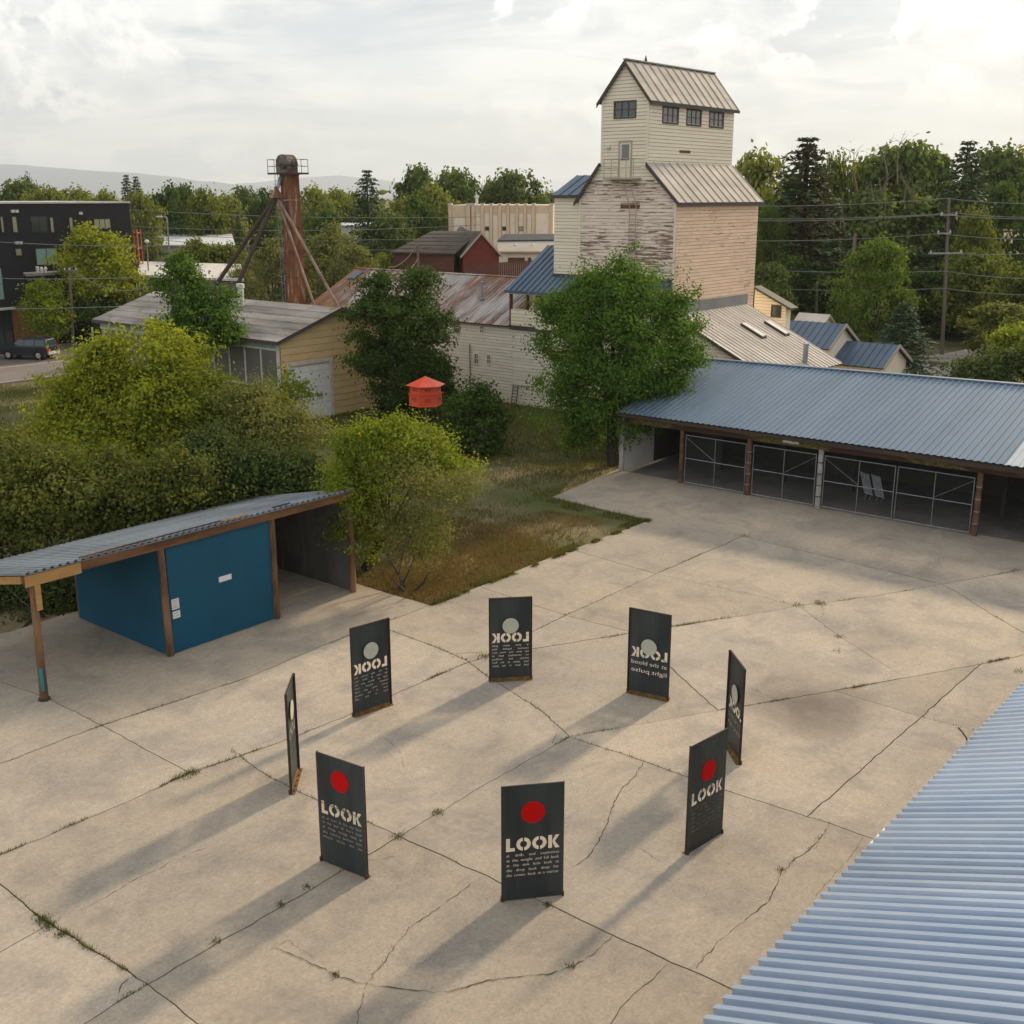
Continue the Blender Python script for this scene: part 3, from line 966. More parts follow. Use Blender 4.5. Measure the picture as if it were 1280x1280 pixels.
def lawns():
    def scatter(poly_uv, n, fn):
        p = np.array(poly_uv)
        lo, hi = p.min(0), p.max(0)
        q = rng.uniform(lo, hi, (n, 2))
        k = in_poly(q[:, 0], q[:, 1], poly_uv) & ~in_poly(q[:, 0], q[:, 1], YARD)
        q = q[k]
        x = q[:, :1] * U + q[:, 1:] * V
        return x[fn(x[:, 0], x[:, 1], q)]
    lawn = [(24.6, -24.4), (39.1, -24.2), (46, -30), (56.5, -30), (56.5, -52.4), (42, -52.4), (36, -56), (24, -44)]

    def f1(x, y, q):
        k = wob(x, y, 0.45, 0.3) + wob(x, y, 1.7, 1.1) * 0.7 + rng.uniform(-0.5, 0.9, len(x))
        far = (q[:, 0] - 40.5) * 0.09
        return k + far > 0.25
    g1 = scatter(lawn, 150000, f1)
    # edge strip along the concrete stays greener and taller
    g2 = scatter([(25.4, -25.0), (38.9, -25.0), (38.9, -24.4), (25.4, -24.4)], 4500, lambda x, y, q: wob(x, y, 1.5, 2) > 0.0)
    g3 = scatter([(38.0, -30), (39.4, -30), (39.4, -24.4), (38.0, -24.4)], 1500, lambda x, y, q: wob(x, y, 1.5, 2) > 0.1)
    t_ = rng.uniform(25.5, 38.7, 9000)
    q_ = np.stack([t_, -24.52 + rng.exponential(0.05, 9000)], 1)
    g4 = q_[:, :1] * U + q_[:, 1:] * V
    g4 = g4[wob(g4[:, 0], g4[:, 1], 1.9, 0.6) + wob(g4[:, 0], g4[:, 1], 5.0, 1.6) * 0.8 > 0.15]
    g2 = np.concatenate([g2, g4])
    v = np.concatenate([blades(g1, 0.05, 0.17, 0.012, 0.028, 0.9), blades(g2, 0.05, 0.16, 0.01, 0.02, 0.8), blades(g3, 0.05, 0.2, 0.01, 0.02, 0.8)])
    link('lawn_grass', np_mesh('lawn_grass', v, 3, MAT['grass']), kind='stuff', label='patchy green grass on the lawn beyond the concrete')

    def f2(x, y, q):
        return wob(x, y, 0.5, 2.2) + wob(x, y, 1.9, 0.4) * 0.5 + rng.uniform(-0.5, 0.5, len(x)) > -0.05
    d1 = scatter([(24.6, -24.45), (38.0, -24.45), (37, -31), (25, -36)], 62000, f2)
    c = np.array(G(530, 727)[:2])
    d2 = c + rng.normal(0, 1, (9000, 2)) * np.array([0.9, 1.3])
    qd = np.stack([d2 @ U, d2 @ V], 1)
    d2 = d2[~in_poly(qd[:, 0], qd[:, 1], YARD)]
    v = np.concatenate([blades(d1, 0.03, 0.1, 0.012, 0.026, 1.5), blades(d2, 0.02, 0.07, 0.012, 0.03, 2.5)])
    link('dry_grass', np_mesh('dry_grass', v, 3, MAT['grass_dry']), kind='stuff', label='straw coloured dry grass at the near edge of the lawn')
    # the slope by the road, far left
    p = [G(-120, 482)[:2], G(140, 470)[:2], G(260, 480)[:2], G(120, 640)[:2], G(-160, 640)[:2]]
    q = rng.uniform(np.array(p).min(0), np.array(p).max(0), (90000, 2))
    q = q[in_poly(q[:, 0], q[:, 1], p)]
    q = q[wob(q[:, 0], q[:, 1], 0.3, 0.7) + wob(q[:, 0], q[:, 1], 1.1, 0.2) * 0.5 + rng.uniform(-0.6, 0.9, len(q)) > 0.1]
    link('verge_grass', np_mesh('verge_grass', blades(q, 0.06, 0.2, 0.02, 0.045, 0.9), 3, MAT['grass']), kind='stuff', label='rough grass on the open ground beside the road')


def sheet(name, px, z, mat, parent=None):
    m = MB()
    m.poly([(*G(*p)[:2], z) for p in px])
    o = m.build(name, mat, parent)
    if parent is None:
        o['kind'] = 'structure'
    return o


def roads():
    # the street at the left: lane, parking lane, kerbs and pavement, along the site grid
    m = MB()
    m.add([W(0, -80.0, -0.02), W(240, -79, -0.02), W(240, -87.4, -0.02), W(0, -87.7, -0.02)], [(0, 1, 2, 3)])
    m.build('road', MAT['asphalt'], kind='structure')
    m = MB()
    m.add([W(0, -87.7, -0.016), W(48.6, -87.7, -0.016), W(48.6, -94.5, -0.016), W(0, -94.5, -0.016)], [(0, 1, 2, 3)])
    m.build('parking_lane', MAT['asphalt_dark'], kind='structure')
    m = MB()
    m.ubox(0, 240, -80.1, -79.75, -0.06, 0.10)
    m.build('kerb', MAT['kerb'], kind='structure')
    m = MB()
    m.add([W(0, -87.45, -0.008), W(240, -87.3, -0.008), W(240, -87.75, -0.008), W(0, -87.9, -0.008)], [(0, 1, 2, 3)])
    m.build('gutter_strip', MAT['kerb'], kind='structure')
    m = MB()
    m.ubox(48.6, 56, -97.5, -89.4, -0.06, 0.09)
    m.ubox(56, 240, -92.5, -89.4, -0.06, 0.09)
    m.ubox(0, 48.6, -97.5, -94.5, -0.06, 0.09)
    m.build('pavement', MAT['kerb'], kind='structure')
    m = MB()
    m.add([W(56, -92.5, 0.0), W(74, -92.5, 0.0), W(74, -130, 0.0), W(56, -130, 0.0)], [(0, 1, 2, 3)])
    m.build('parking_lot', MAT['asphalt_dark'], kind='structure')
    sheet('gravel_drive', [(1100, 486), (1135, 449), (1200, 441), (1300, 428), (1330, 440), (1195, 470), (1180, 500)], -0.02, MAT['gravel'])
    sheet('side_path', [(1140, 447), (1190, 440), (1300, 418), (1300, 428), (1195, 444)], -0.012, MAT['kerb'])
    sheet('dry_patch', [(497, 735), (487, 712), (505, 690), (540, 692), (562, 700), (590, 690), (598, 706), (575, 722), (560, 738), (535, 752)], -0.035, MAT['straw'])
    sheet('leaf_litter', [(700, 615), (735, 578), (778, 583), (800, 600), (760, 612)], -0.03, MAT['straw'])


ground()
yard()
weeds()
lawns()
roads()


# ------------------------------------------------------------------ building helpers
_panel_cache = {}


def sheet_mesh(w, L, ribs, h, mat, prof='trap', th=0.012):
    """one roofing sheet: x across, y up the slope, ribs along y"""
    key = (round(w, 3), round(L, 3), ribs, h, mat.name, prof)
    if key in _panel_cache:
        return _panel_cache[key]
    p = w / ribs
    xs = [(0.0, 0.0)]
    for i in range(ribs):
        c = (i + 0.5) * p
        if prof == 'trap':
            xs += [(c - p * 0.24, 0.0), (c - p * 0.19, h), (c + p * 0.19, h), (c + p * 0.24, 0.0)]
        elif prof == 'seam':
            xs += [(c + p * 0.38, 0.0), (c + p * 0.39, h), (c + p * 0.45, h), (c + p * 0.46, 0.0)]
        else:
            xs += [(c - p * 0.25, h * 0.5), (c, h), (c + p * 0.25, h * 0.5)]
    xs.append((w, 0.0))
    m = MB()
    n = len(xs)
    vs = [(x, 0, z) for x, z in xs] + [(x, L, z) for x, z in xs] + [(x, 0, z - th) for x, z in xs]
    fs = [(i, i + 1, n + i + 1, n + i) for i in range(n - 1)] + [(2 * n + i, 2 * n + i + 1, i + 1, i) for i in range(n - 1)]
    m.add(vs, fs)
    _panel_cache[key] = m.mesh('roof_panel', mat)
    return _panel_cache[key]


def roof_sheets(parent, e0, e1, top0, width, ribs, h, mat, prof='trap', skip=(), name='roof_panel', deck=True):
    """lays sheets along the eave e0 -> e1 (seen from outside, left to right), running up to the ridge above"""
    e0, e1, t0 = Vector(e0), Vector(e1), Vector(top0)
    ax = e1 - e0
    up = t0 - e0
    x = ax.normalized()
    up = up - x * up.dot(x)
    L = up.length
    y = up.normalized()
    z = x.cross(y)
    n = max(1, round(ax.length / width))
    w = ax.length / n
    o = Vector(org(parent))
    for i in range(n):
        mt = skip.get(i, mat) if isinstance(skip, dict) else mat
        me = sheet_mesh(w, L, ribs, h, mt, prof)
        off = z * random.uniform(0, 0.004)
        link(name, me, parent, frame_at(e0 + x * (w * i) + off - o, x, y, z))
    if deck:
        m = MB()
        a, b, c, d = e0, e1, e1 + y * L, e0 + y * L
        m.prism([tuple(p - z * 0.03) for p in (a, b, c, d)], tuple(z * -0.05))
        m.build('roof_deck', MAT['trim_dark'], parent)


def siding(parent, face, pl, zs, ext, mat, pitch, single=False, holes=(), name='siding', proud=0.035):
    """lapped boards on a facade; ext(z) gives the two ends; holes are (a0, a1, z0, z1)"""
    z0, z1 = zs
    n = max(1, round((z1 - z0) / pitch))
    h = (z1 - z0) / n
    out, gaps = MB(), MB()
    gp = 0.022
    for i in range(n):
        za, zb = z0 + i * h, z0 + (i + 1) * h - gp
        a, b = ext((za + zb) / 2)
        spans = [(a, b)]
        for h0, h1, y0, y1 in holes:
            if y0 < (za + zb) / 2 < y1:
                ns = []
                for s0, s1 in spans:
                    if h0 >= s1 or h1 <= s0:
                        ns.append((s0, s1))
                        continue
                    if h0 - s0 > 0.03:
                        ns.append((s0, h0))
                    if s1 - h1 > 0.03:
                        ns.append((h1, s1))
                spans = ns
        for s0, s1 in spans:
            m = MB() if single else out

            def pt(aa, zz, d):
                return W(pl - d, aa, zz) if face == 'u' else W(aa, pl + d, zz)
            gaps.hexa([pt(s0, zb, 0.0), pt(s1, zb, 0.0), pt(s1, zb, 0.004), pt(s0, zb, 0.004), pt(s0, zb + gp, 0.0), pt(s1, zb + gp, 0.0), pt(s1, zb + gp, 0.004), pt(s0, zb + gp, 0.004)])
            j = random.uniform(0.75, 1.25)
            q = [pt(s0, za, 0), pt(s1, za, 0), pt(s1, za, proud * j), pt(s0, za, proud * j), pt(s0, zb, 0), pt(s1, zb, 0), pt(s1, zb, proud * 0.5), pt(s0, zb, proud * 0.5)]
            m.hexa(q)
            if single:
                m.build('siding_board', mat, parent)
    if not single:
        out.build(name, mat, parent, kind='stuff')
    gaps.build('lap_shadow_strips', MAT['lap_shadow'], parent, kind='stuff')  # thin dark strips draw the shadow lines between the boards


def window(parent, face, pl, a0, a1, z0, z1, cols, rows, fmat, gmat, fw=0.07, proud=0.06, name='window'):
    m = MB()
    d = proud
    m.fbox(face, pl, a0 - fw, a0, z0 - fw, z1 + fw, -0.02, d)
    m.fbox(face, pl, a1, a1 + fw, z0 - fw, z1 + fw, -0.02, d)
    m.fbox(face, pl, a0, a1, z1, z1 + fw, -0.02, d)
    m.fbox(face, pl, a0, a1, z0 - fw, z0, -0.02, d + 0.02)
    for i in range(1, cols):
        x = a0 + (a1 - a0) * i / cols
        m.fbox(face, pl, x - 0.022, x + 0.022, z0, z1, 0.006, d - 0.015)
    for i in range(1, rows):
        z = z0 + (z1 - z0) * i / rows
        m.fbox(face, pl, a0, a1, z - 0.02, z + 0.02, 0.007, d - 0.018)
    w = m.build(name, fmat, parent)
    for i in range(cols):
        for k in range(rows):
            g = MB()
            g.fbox(face, pl, a0 + (a1 - a0) * i / cols + 0.003, a0 + (a1 - a0) * (i + 1) / cols - 0.003, z0 + (z1 - z0) * k / rows + 0.003, z0 + (z1 - z0) * (k + 1) / rows - 0.003, -0.015, 0.012)
            g.build('pane', gmat, w)
    return w


def const(a, b):
    return lambda z: (a, b)


# ------------------------------------------------------------------ the grain elevator
EU0, EU1 = 58.0, 67.8
EV0, EV1 = -42.47, -35.57
KV0, KV1 = -40.94, -37.63
ZE, ZK, ZU, ZA = 12.81, 14.78, 18.44, 20.43


def elevator():
    o = W((EU0 + EU1) / 2, (EV0 + EV1) / 2)
    t = thing('grain_elevator', 'tall cream wooden grain elevator tower with peeling lower walls and gabled cupola', 'grain elevator', o)
    vm = (KV0 + KV1) / 2
    # core walls
    m = MB()
    sect = [(EV0, -0.1), (EV1, -0.1), (EV1, ZE), (KV1, ZK), (KV1, ZU), (vm, ZA), (KV0, ZU), (KV0, ZK), (EV0, ZE)]
    m.prism([W(EU0 + 0.02, v, z) for v, z in sect], tuple(np.array(W(EU1, 0, 0)) - np.array(W(EU0 + 0.02, 0, 0))))
    m.build('wall', MAT['cream_u'], t)

    def ext(z):
        if z < ZE:
            return EV0, EV1
        if z < ZK:
            f = (z - ZE) / (ZK - ZE)
            return EV0 + (KV0 - EV0) * f, EV1 + (KV1 - EV1) * f
        if z < ZU:
            return KV0, KV1
        f = (z - ZU) / (ZA - ZU)
        return KV0 + (vm - KV0) * f, KV1 + (vm - KV1) * f
    wv0, wz1 = onu(769.5, 128.5, EU0)
    wv1, wz0 = onu(794, 145.5, EU0)
    dv0, dz1 = onu(775.5, 178, EU0)
    dv1, dz0 = onu(788, 221, EU0)
    ov0, oz1 = onu(776, 256, EU0)
    ov1, oz0 = onu(800, 260, EU0)
    siding(t, 'u', EU0, (0.3, 13.9), ext, MAT['pink_peel'], 0.2, holes=[(ov0, ov1, oz0 - 0.05, oz1 + 0.08)])
    siding(t, 'u', EU0, (13.9, ZA), ext, MAT['cream_u'], 0.2, holes=[(wv0, wv1, wz0, wz1), (dv0, dv1, dz0, dz1)])
    siding(t, 'v', EV1, (5.6, ZE), const(EU0, EU1), MAT['sun_tint_peel'], 0.2)
    ru0, rz1 = 0, 0
    wins = []
    for x0, y0, x1, y1 in ((829, 128.5, 846.5, 146.5), (859, 132.5, 875, 149.5), (887.5, 135.5, 903, 152.5)):
        a, za = onv(x0, y0, KV1)
        b, zb = onv(x1, y1, KV1)
        wins.append((a, b, 17.17, 17.94))
    siding(t, 'v', KV1, (ZK, ZU), const(EU0, EU1), MAT['cream_u'], 0.2, holes=wins)
    window(t, 'u', EU0, wv0, wv1, wz0, wz1, 3, 2, MAT['trim_dark'], MAT['glass'], 0.09)
    for a, b, z0, z1 in wins:
        window(t, 'v', KV1, a, b, z0, z1, 3, 2, MAT['trim_dark'], MAT['glass_brown'], 0.1)
    # small vent slot and patched slot
    a, za = onv(849, 189, KV1)
    b, zb = onv(862, 191, KV1)
    m = MB()
    m.fbox('v', KV1, a, b, za - 0.09, za + 0.06, 0.005, 0.06)
    m.build('vent_slot', MAT['beam_wood'], t)
    m = MB()
    m.fbox('u', EU0, ov0, ov1, oz0 - 0.05, oz1 + 0.08, -0.015, 0.03)
    m.build('bare_board', MAT['beam_wood'], t)
    # door with its pane, frame, landing and ladder
    m = MB()
    m.fbox('u', EU0, dv0, dv1, dz0, dz1, -0.015, 0.02)
    d = m.build('door', MAT['cream_u'], t)
    m = MB()
    m.fbox('u', EU0, dv0 + 0.12, dv1 - 0.12, dz0 + (dz1 - dz0) * 0.48, dz1 - 0.12, 0.022, 0.03)
    m.build('pane', MAT['glass_brown'], d)
    m = MB()
    m.fbox('u', EU0, dv0 - 0.09, dv0, dz0, dz1 + 0.1, 0.0, 0.06)
    m.fbox('u', EU0, dv1, dv1 + 0.09, dz0, dz1 + 0.1, 0.0, 0.06)
    m.fbox('u', EU0, dv0, dv1, dz1, dz1 + 0.1, 0.0, 0.062)
    m.build('door_frame', MAT['tan_rail'], t)
    m = MB()
    m.lathe(W(EU0 - 0.05, dv0 + 0.1, dz0 + 1.0), [(0.03, -0.03), (0.04, 0), (0.03, 0.03)], 6)
    m.build('handle', MAT['trim_dark'], d)
    b0, bz = onu(764, 224, EU0)
    b1, _ = onu(802, 222, EU0)
    bz = dz0 - 0.06
    m = MB()
    m.fbox('u', EU0, b0, b1, bz - 0.1, bz, 0.02, 0.85)
    bal = m.build('landing', MAT['tan_rail'], t)
    m = MB()
    for a in np.linspace(b0 + 0.04, b1 - 0.04, 5):
        m.tube([W(EU0 - 0.82, a, bz), W(EU0 - 0.82, a, bz + 1.05)], 0.022, 5)
    for zz in (0.55, 1.05):
        m.tube([W(EU0 - 0.1, b0 + 0.04, bz + zz), W(EU0 - 0.82, b0 + 0.04, bz + zz), W(EU0 - 0.82, b1 - 0.04, bz + zz), W(EU0 - 0.1, b1 - 0.04, bz + zz)], 0.022, 5)
    m.build('railing', MAT['tan_rail'], bal)
    m = MB()
    la, lb = b1 - 0.95, b1 - 0.5
    for a in (la, lb):
        m.tube([W(EU0 - 0.55, a, bz - 0.1), W(EU0 - 0.2, a + 0.3, bz - 1.6), W(EU0 - 0.2, a + 0.3, 6.0)], 0.028, 5)
    for zz in np.arange(6.2, bz - 1.6, 0.32):
        m.tube([W(EU0 - 0.2, la + 0.3, zz), W(EU0 - 0.2, lb + 0.3, zz)], 0.018, 4)
    m.build('ladder', MAT['tan_rail'], t)
    m = MB()
    m.lathe(W(EU0 - 0.16, onu(762, 184, EU0)[0], onu(762, 184, EU0)[1]), [(0.05, -0.1), (0.13, -0.08), (0.10, 0.08), (0.03, 0.12)], 8)
    m.build('lamp', MAT['trim_white'], t)
    # corner boards
    m = MB()
    for v, z0, z1 in ((EV0, 0.3, ZE - 0.05), (EV1 - 0.12, 5.6, ZE - 0.05)):
        m.fbox('u', EU0, v, v + 0.12, z0, z1, 0.02, 0.055)
    for v in (KV0, KV1 - 0.12):
        m.fbox('u', EU0, v, v + 0.12, ZK, ZU - 0.05, 0.022, 0.056)
    m.build('corner_board', MAT['cream_u'], t)
    # roofs
    ov = 0.2
    sl = (ZK - ZE) / (EV1 - KV1)
    roof_sheets(t, W(EU0 - ov, EV1 + 0.28, ZE - 0.28 * sl + 0.1), W(EU1 + ov, EV1 + 0.28, ZE - 0.28 * sl + 0.1), W(EU0 - ov, KV1 + 0.02, ZK + 0.1), 0.82, 1, 0.04, MAT['tin'], 'seam')
    roof_sheets(t, W(EU1 + ov, EV0 - 0.28, ZE - 0.28 * sl + 0.1), W(EU0 - ov, EV0 - 0.28, ZE - 0.28 * sl + 0.1), W(EU1 + ov, KV0 - 0.02, ZK + 0.1), 0.82, 1, 0.04, MAT['tin'], 'seam')
    su = (ZA - ZU) / (KV1 - vm)
    roof_sheets(t, W(EU0 - ov, KV1 + 0.25, ZU - 0.25 * su + 0.1), W(EU1 + ov, KV1 + 0.25, ZU - 0.25 * su + 0.1), W(EU0 - ov, vm, ZA + 0.1), 0.82, 1, 0.04, MAT['tin'], 'seam')
    roof_sheets(t, W(EU1 + ov, KV0 - 0.25, ZU - 0.25 * su + 0.1), W(EU0 - ov, KV0 - 0.25, ZU - 0.25 * su + 0.1), W(EU1 + ov, vm, ZA + 0.1), 0.82, 1, 0.04, MAT['tin'], 'seam')
    # dark barge boards and gutters
    for name, pts in (('barge_board', [(KV1 + 0.25, ZU - 0.25 * su), (vm, ZA)]), ('barge_board', [(KV0 - 0.25, ZU - 0.25 * su), (vm, ZA)]),
                      ('barge_board', [(EV1 + 0.28, ZE - 0.28 * sl), (KV1, ZK)]), ('barge_board', [(EV0 - 0.28, ZE - 0.28 * sl), (KV0, ZK)])):
        (va, za), (vb, zb) = pts
        m = MB()
        m.prism([W(EU0 - ov - 0.05, va, za - 0.16), W(EU0 - ov - 0.05, vb, zb - 0.16), W(EU0 - ov - 0.05, vb, zb + 0.10), W(EU0 - ov - 0.05, va, za + 0.10)], tuple(np.array(W(0.05, 0, 0))))
        m.build(name, MAT['trim_dark'], t)
    for va, za in ((KV1 + 0.26, ZU - 0.25 * su), (EV1 + 0.29, ZE - 0.28 * sl)):
        m = MB()
        m.ubox(EU0 - ov, EU1 + ov, va, va + 0.05, za - 0.10, za + 0.085)
        m.build('gutter', MAT['trim_dark'], t)
    m = MB()
    m.ubox(EU0 - ov, EU1 + ov, vm - 0.12, vm + 0.12, ZA + 0.10, ZA + 0.17)
    m.build('ridge_cap', MAT['tin'], t)
    m = MB()
    m.lathe(W(EU0 + 2.0, vm, ZA + 0.16), [(0.05, 0), (0.09, 0.08), (0.06, 0.2), (0.02, 0.34)], 6)
    m.build('finial', MAT['trim_dark'], t)

    # narrow annex behind the left corner
    a = thing('elevator_annex', 'narrow cream annex with blue roof tucked behind the left corner of the elevator', 'annex', W(60.5, -43.5))
    av0, av1, au0, au1 = -44.43, -42.49, 58.06, 63.5
    m = MB()
    m.ubox(au0 + 0.02, au1, av0 + 0.02, av1, -0.1, 13.1)
    m.build('wall', MAT['cream_u'], a)
    siding(a, 'u', au0, (3, 13.1), const(av0, av1), MAT['cream_u'], 0.2)
    roof_sheets(a, W(au0 - 0.2, av0 - 0.12, 13.05), W(au0 - 0.2, av1, 13.05), W(au0 + 2.4, av0 - 0.12, 14.25), 0.6, 1, 0.04, MAT['blue_roof_dark'], 'seam')
    roof_sheets(a, W(au1 + 0.2, av1, 12.6), W(au1 + 0.2, av0 - 0.12, 12.6), W(au0 + 2.4, av1, 14.25), 0.6, 1, 0.04, MAT['blue_roof_dark'], 'seam')
    m = MB()
    m.prism([W(au0, av0 + 0.01, 13.1), W(au1, av0 + 0.01, 12.7), W(au0 + 2.4, av0 + 0.01, 14.15)], tuple(np.array(W(0, 2.0, 0))))
    m.build('gable', MAT['cream_u'], a)
    m = MB()
    m.ubox(au0 - 0.26, au0 - 0.21, av0 - 0.12, av1, 12.9, 13.06)
    m.build('gutter', MAT['trim_dark'], a)

    # lean-to on the right side
    l = thing('lean_to', 'low lean-to with pale ribbed roof and two skylights below the elevator', 'lean-to', W(62.5, -32))
    lv0, lv1, lz0, lz1 = EV1 + 0.03, -28.76, 6.31, 3.07
    m = MB()
    m.prism([W(EU0 + 0.1, lv0, -0.1), W(EU0 + 0.1, lv1 - 0.35, -0.1), W(EU0 + 0.1, lv1 - 0.35, lz1 + 0.05), W(EU0 + 0.1, lv0, lz0 - 0.12)], tuple(np.array(W(8.5, 0, 0))))
    m.build('wall', MAT['cream_u'], l)
    m = MB()
    roof_sheets(l, W(EU0 - 0.15, lv1, lz1), W(66.9, lv1, lz1), W(EU0 - 0.15, lv0, lz0), 0.46, 1, 0.05, MAT['tin_pale'], 'seam')
    vv, zz = onu(874, 436, EU0 + 0.1)
    siding(l, 'u', EU0 + 0.1, (0.4, 5.7), lambda z: (lv0, min(lv1 - 0.36, lv0 + (lz0 - 0.15 - z) / (lz0 - lz1) * (lv1 - lv0))), MAT['cream_u'], 0.2, holes=[(vv - 0.25, vv + 0.25, zz - 0.25, zz + 0.2)])
    window(l, 'u', EU0 + 0.1, vv - 0.25, vv + 0.25, zz - 0.25, zz + 0.2, 1, 1, MAT['trim_dark'], MAT['glass'], 0.06)
    m = MB()
    sll = (lz1 - lz0) / (lv1 - lv0)
    m.prism([W(EU0 - 0.2, lv0, lz0 - 0.2), W(EU0 - 0.2, lv1, lz1 - 0.2), W(EU0 - 0.2, lv1, lz1 + 0.02), W(EU0 - 0.2, lv0, lz0 + 0.02)], tuple(np.array(W(0.05, 0, 0))))
    m.build('barge_board', MAT['trim_dark'], l)
    m = MB()
    m.ubox(EU0, 66.9, EV1 + 0.035, EV1 + 0.10, lz0 - 0.05, lz0 + 0.62)
    m.build('flashing', MAT['grey_roof'], l)
    for x0, y0 in ((942, 415), (971, 412)):
        # two skylights lying in the roof slope
        p = _ray(x0, y0)
        # solve for the roof plane z = lz0 + sll (v - lv0)
        lo, hi = 30.0, 120.0
        for _ in range(60):
            k = (lo + hi) / 2
            q = np.array([p[0], p[1]]) * k
            z = CAM_H + p[2] * k
            if z > lz0 + sll * (q @ V - lv0):
                lo = k
            else:
                hi = k
        uu, vv = q @ U, q @ V
        m = MB()
        a0 = [W(uu - 0.3, vv - 0.75, 0), W(uu + 0.3, vv - 0.75, 0), W(uu + 0.3, vv + 0.75, 0), W(uu - 0.3, vv + 0.75, 0)]

        def up(P, d):
            return (P[0], P[1], lz0 + sll * (UV(P)[1] - lv0) + d)
        m.hexa([up(P, 0.0) for P in a0] + [up(P, 0.16) for P in a0])
        s = m.build('skylight', MAT['trim_dark'], l)
        m = MB()
        a1 = [W(uu - 0.25, vv - 0.7, 0), W(uu + 0.25, vv - 0.7, 0), W(uu + 0.25, vv + 0.7, 0), W(uu - 0.25, vv + 0.7, 0)]
        m.hexa([up(P, 0.162) for P in a1] + [up(P, 0.185) for P in a1])
        m.build('pane', MAT['trim_white'], s)
    m = MB()
    pu_, pv_ = 63.2, -29.5
    pz = lz0 + sll * (pv_ - lv0)
    m.lathe(W(pu_, pv_, pz - 0.1), [(0.22, 0), (0.22, 0.1), (0.15, 0.12), (0.15, 1.15), (0.19, 1.17), (0.19, 1.25)], 10)
    m.build('flue_pipe', MAT['galv'], l)


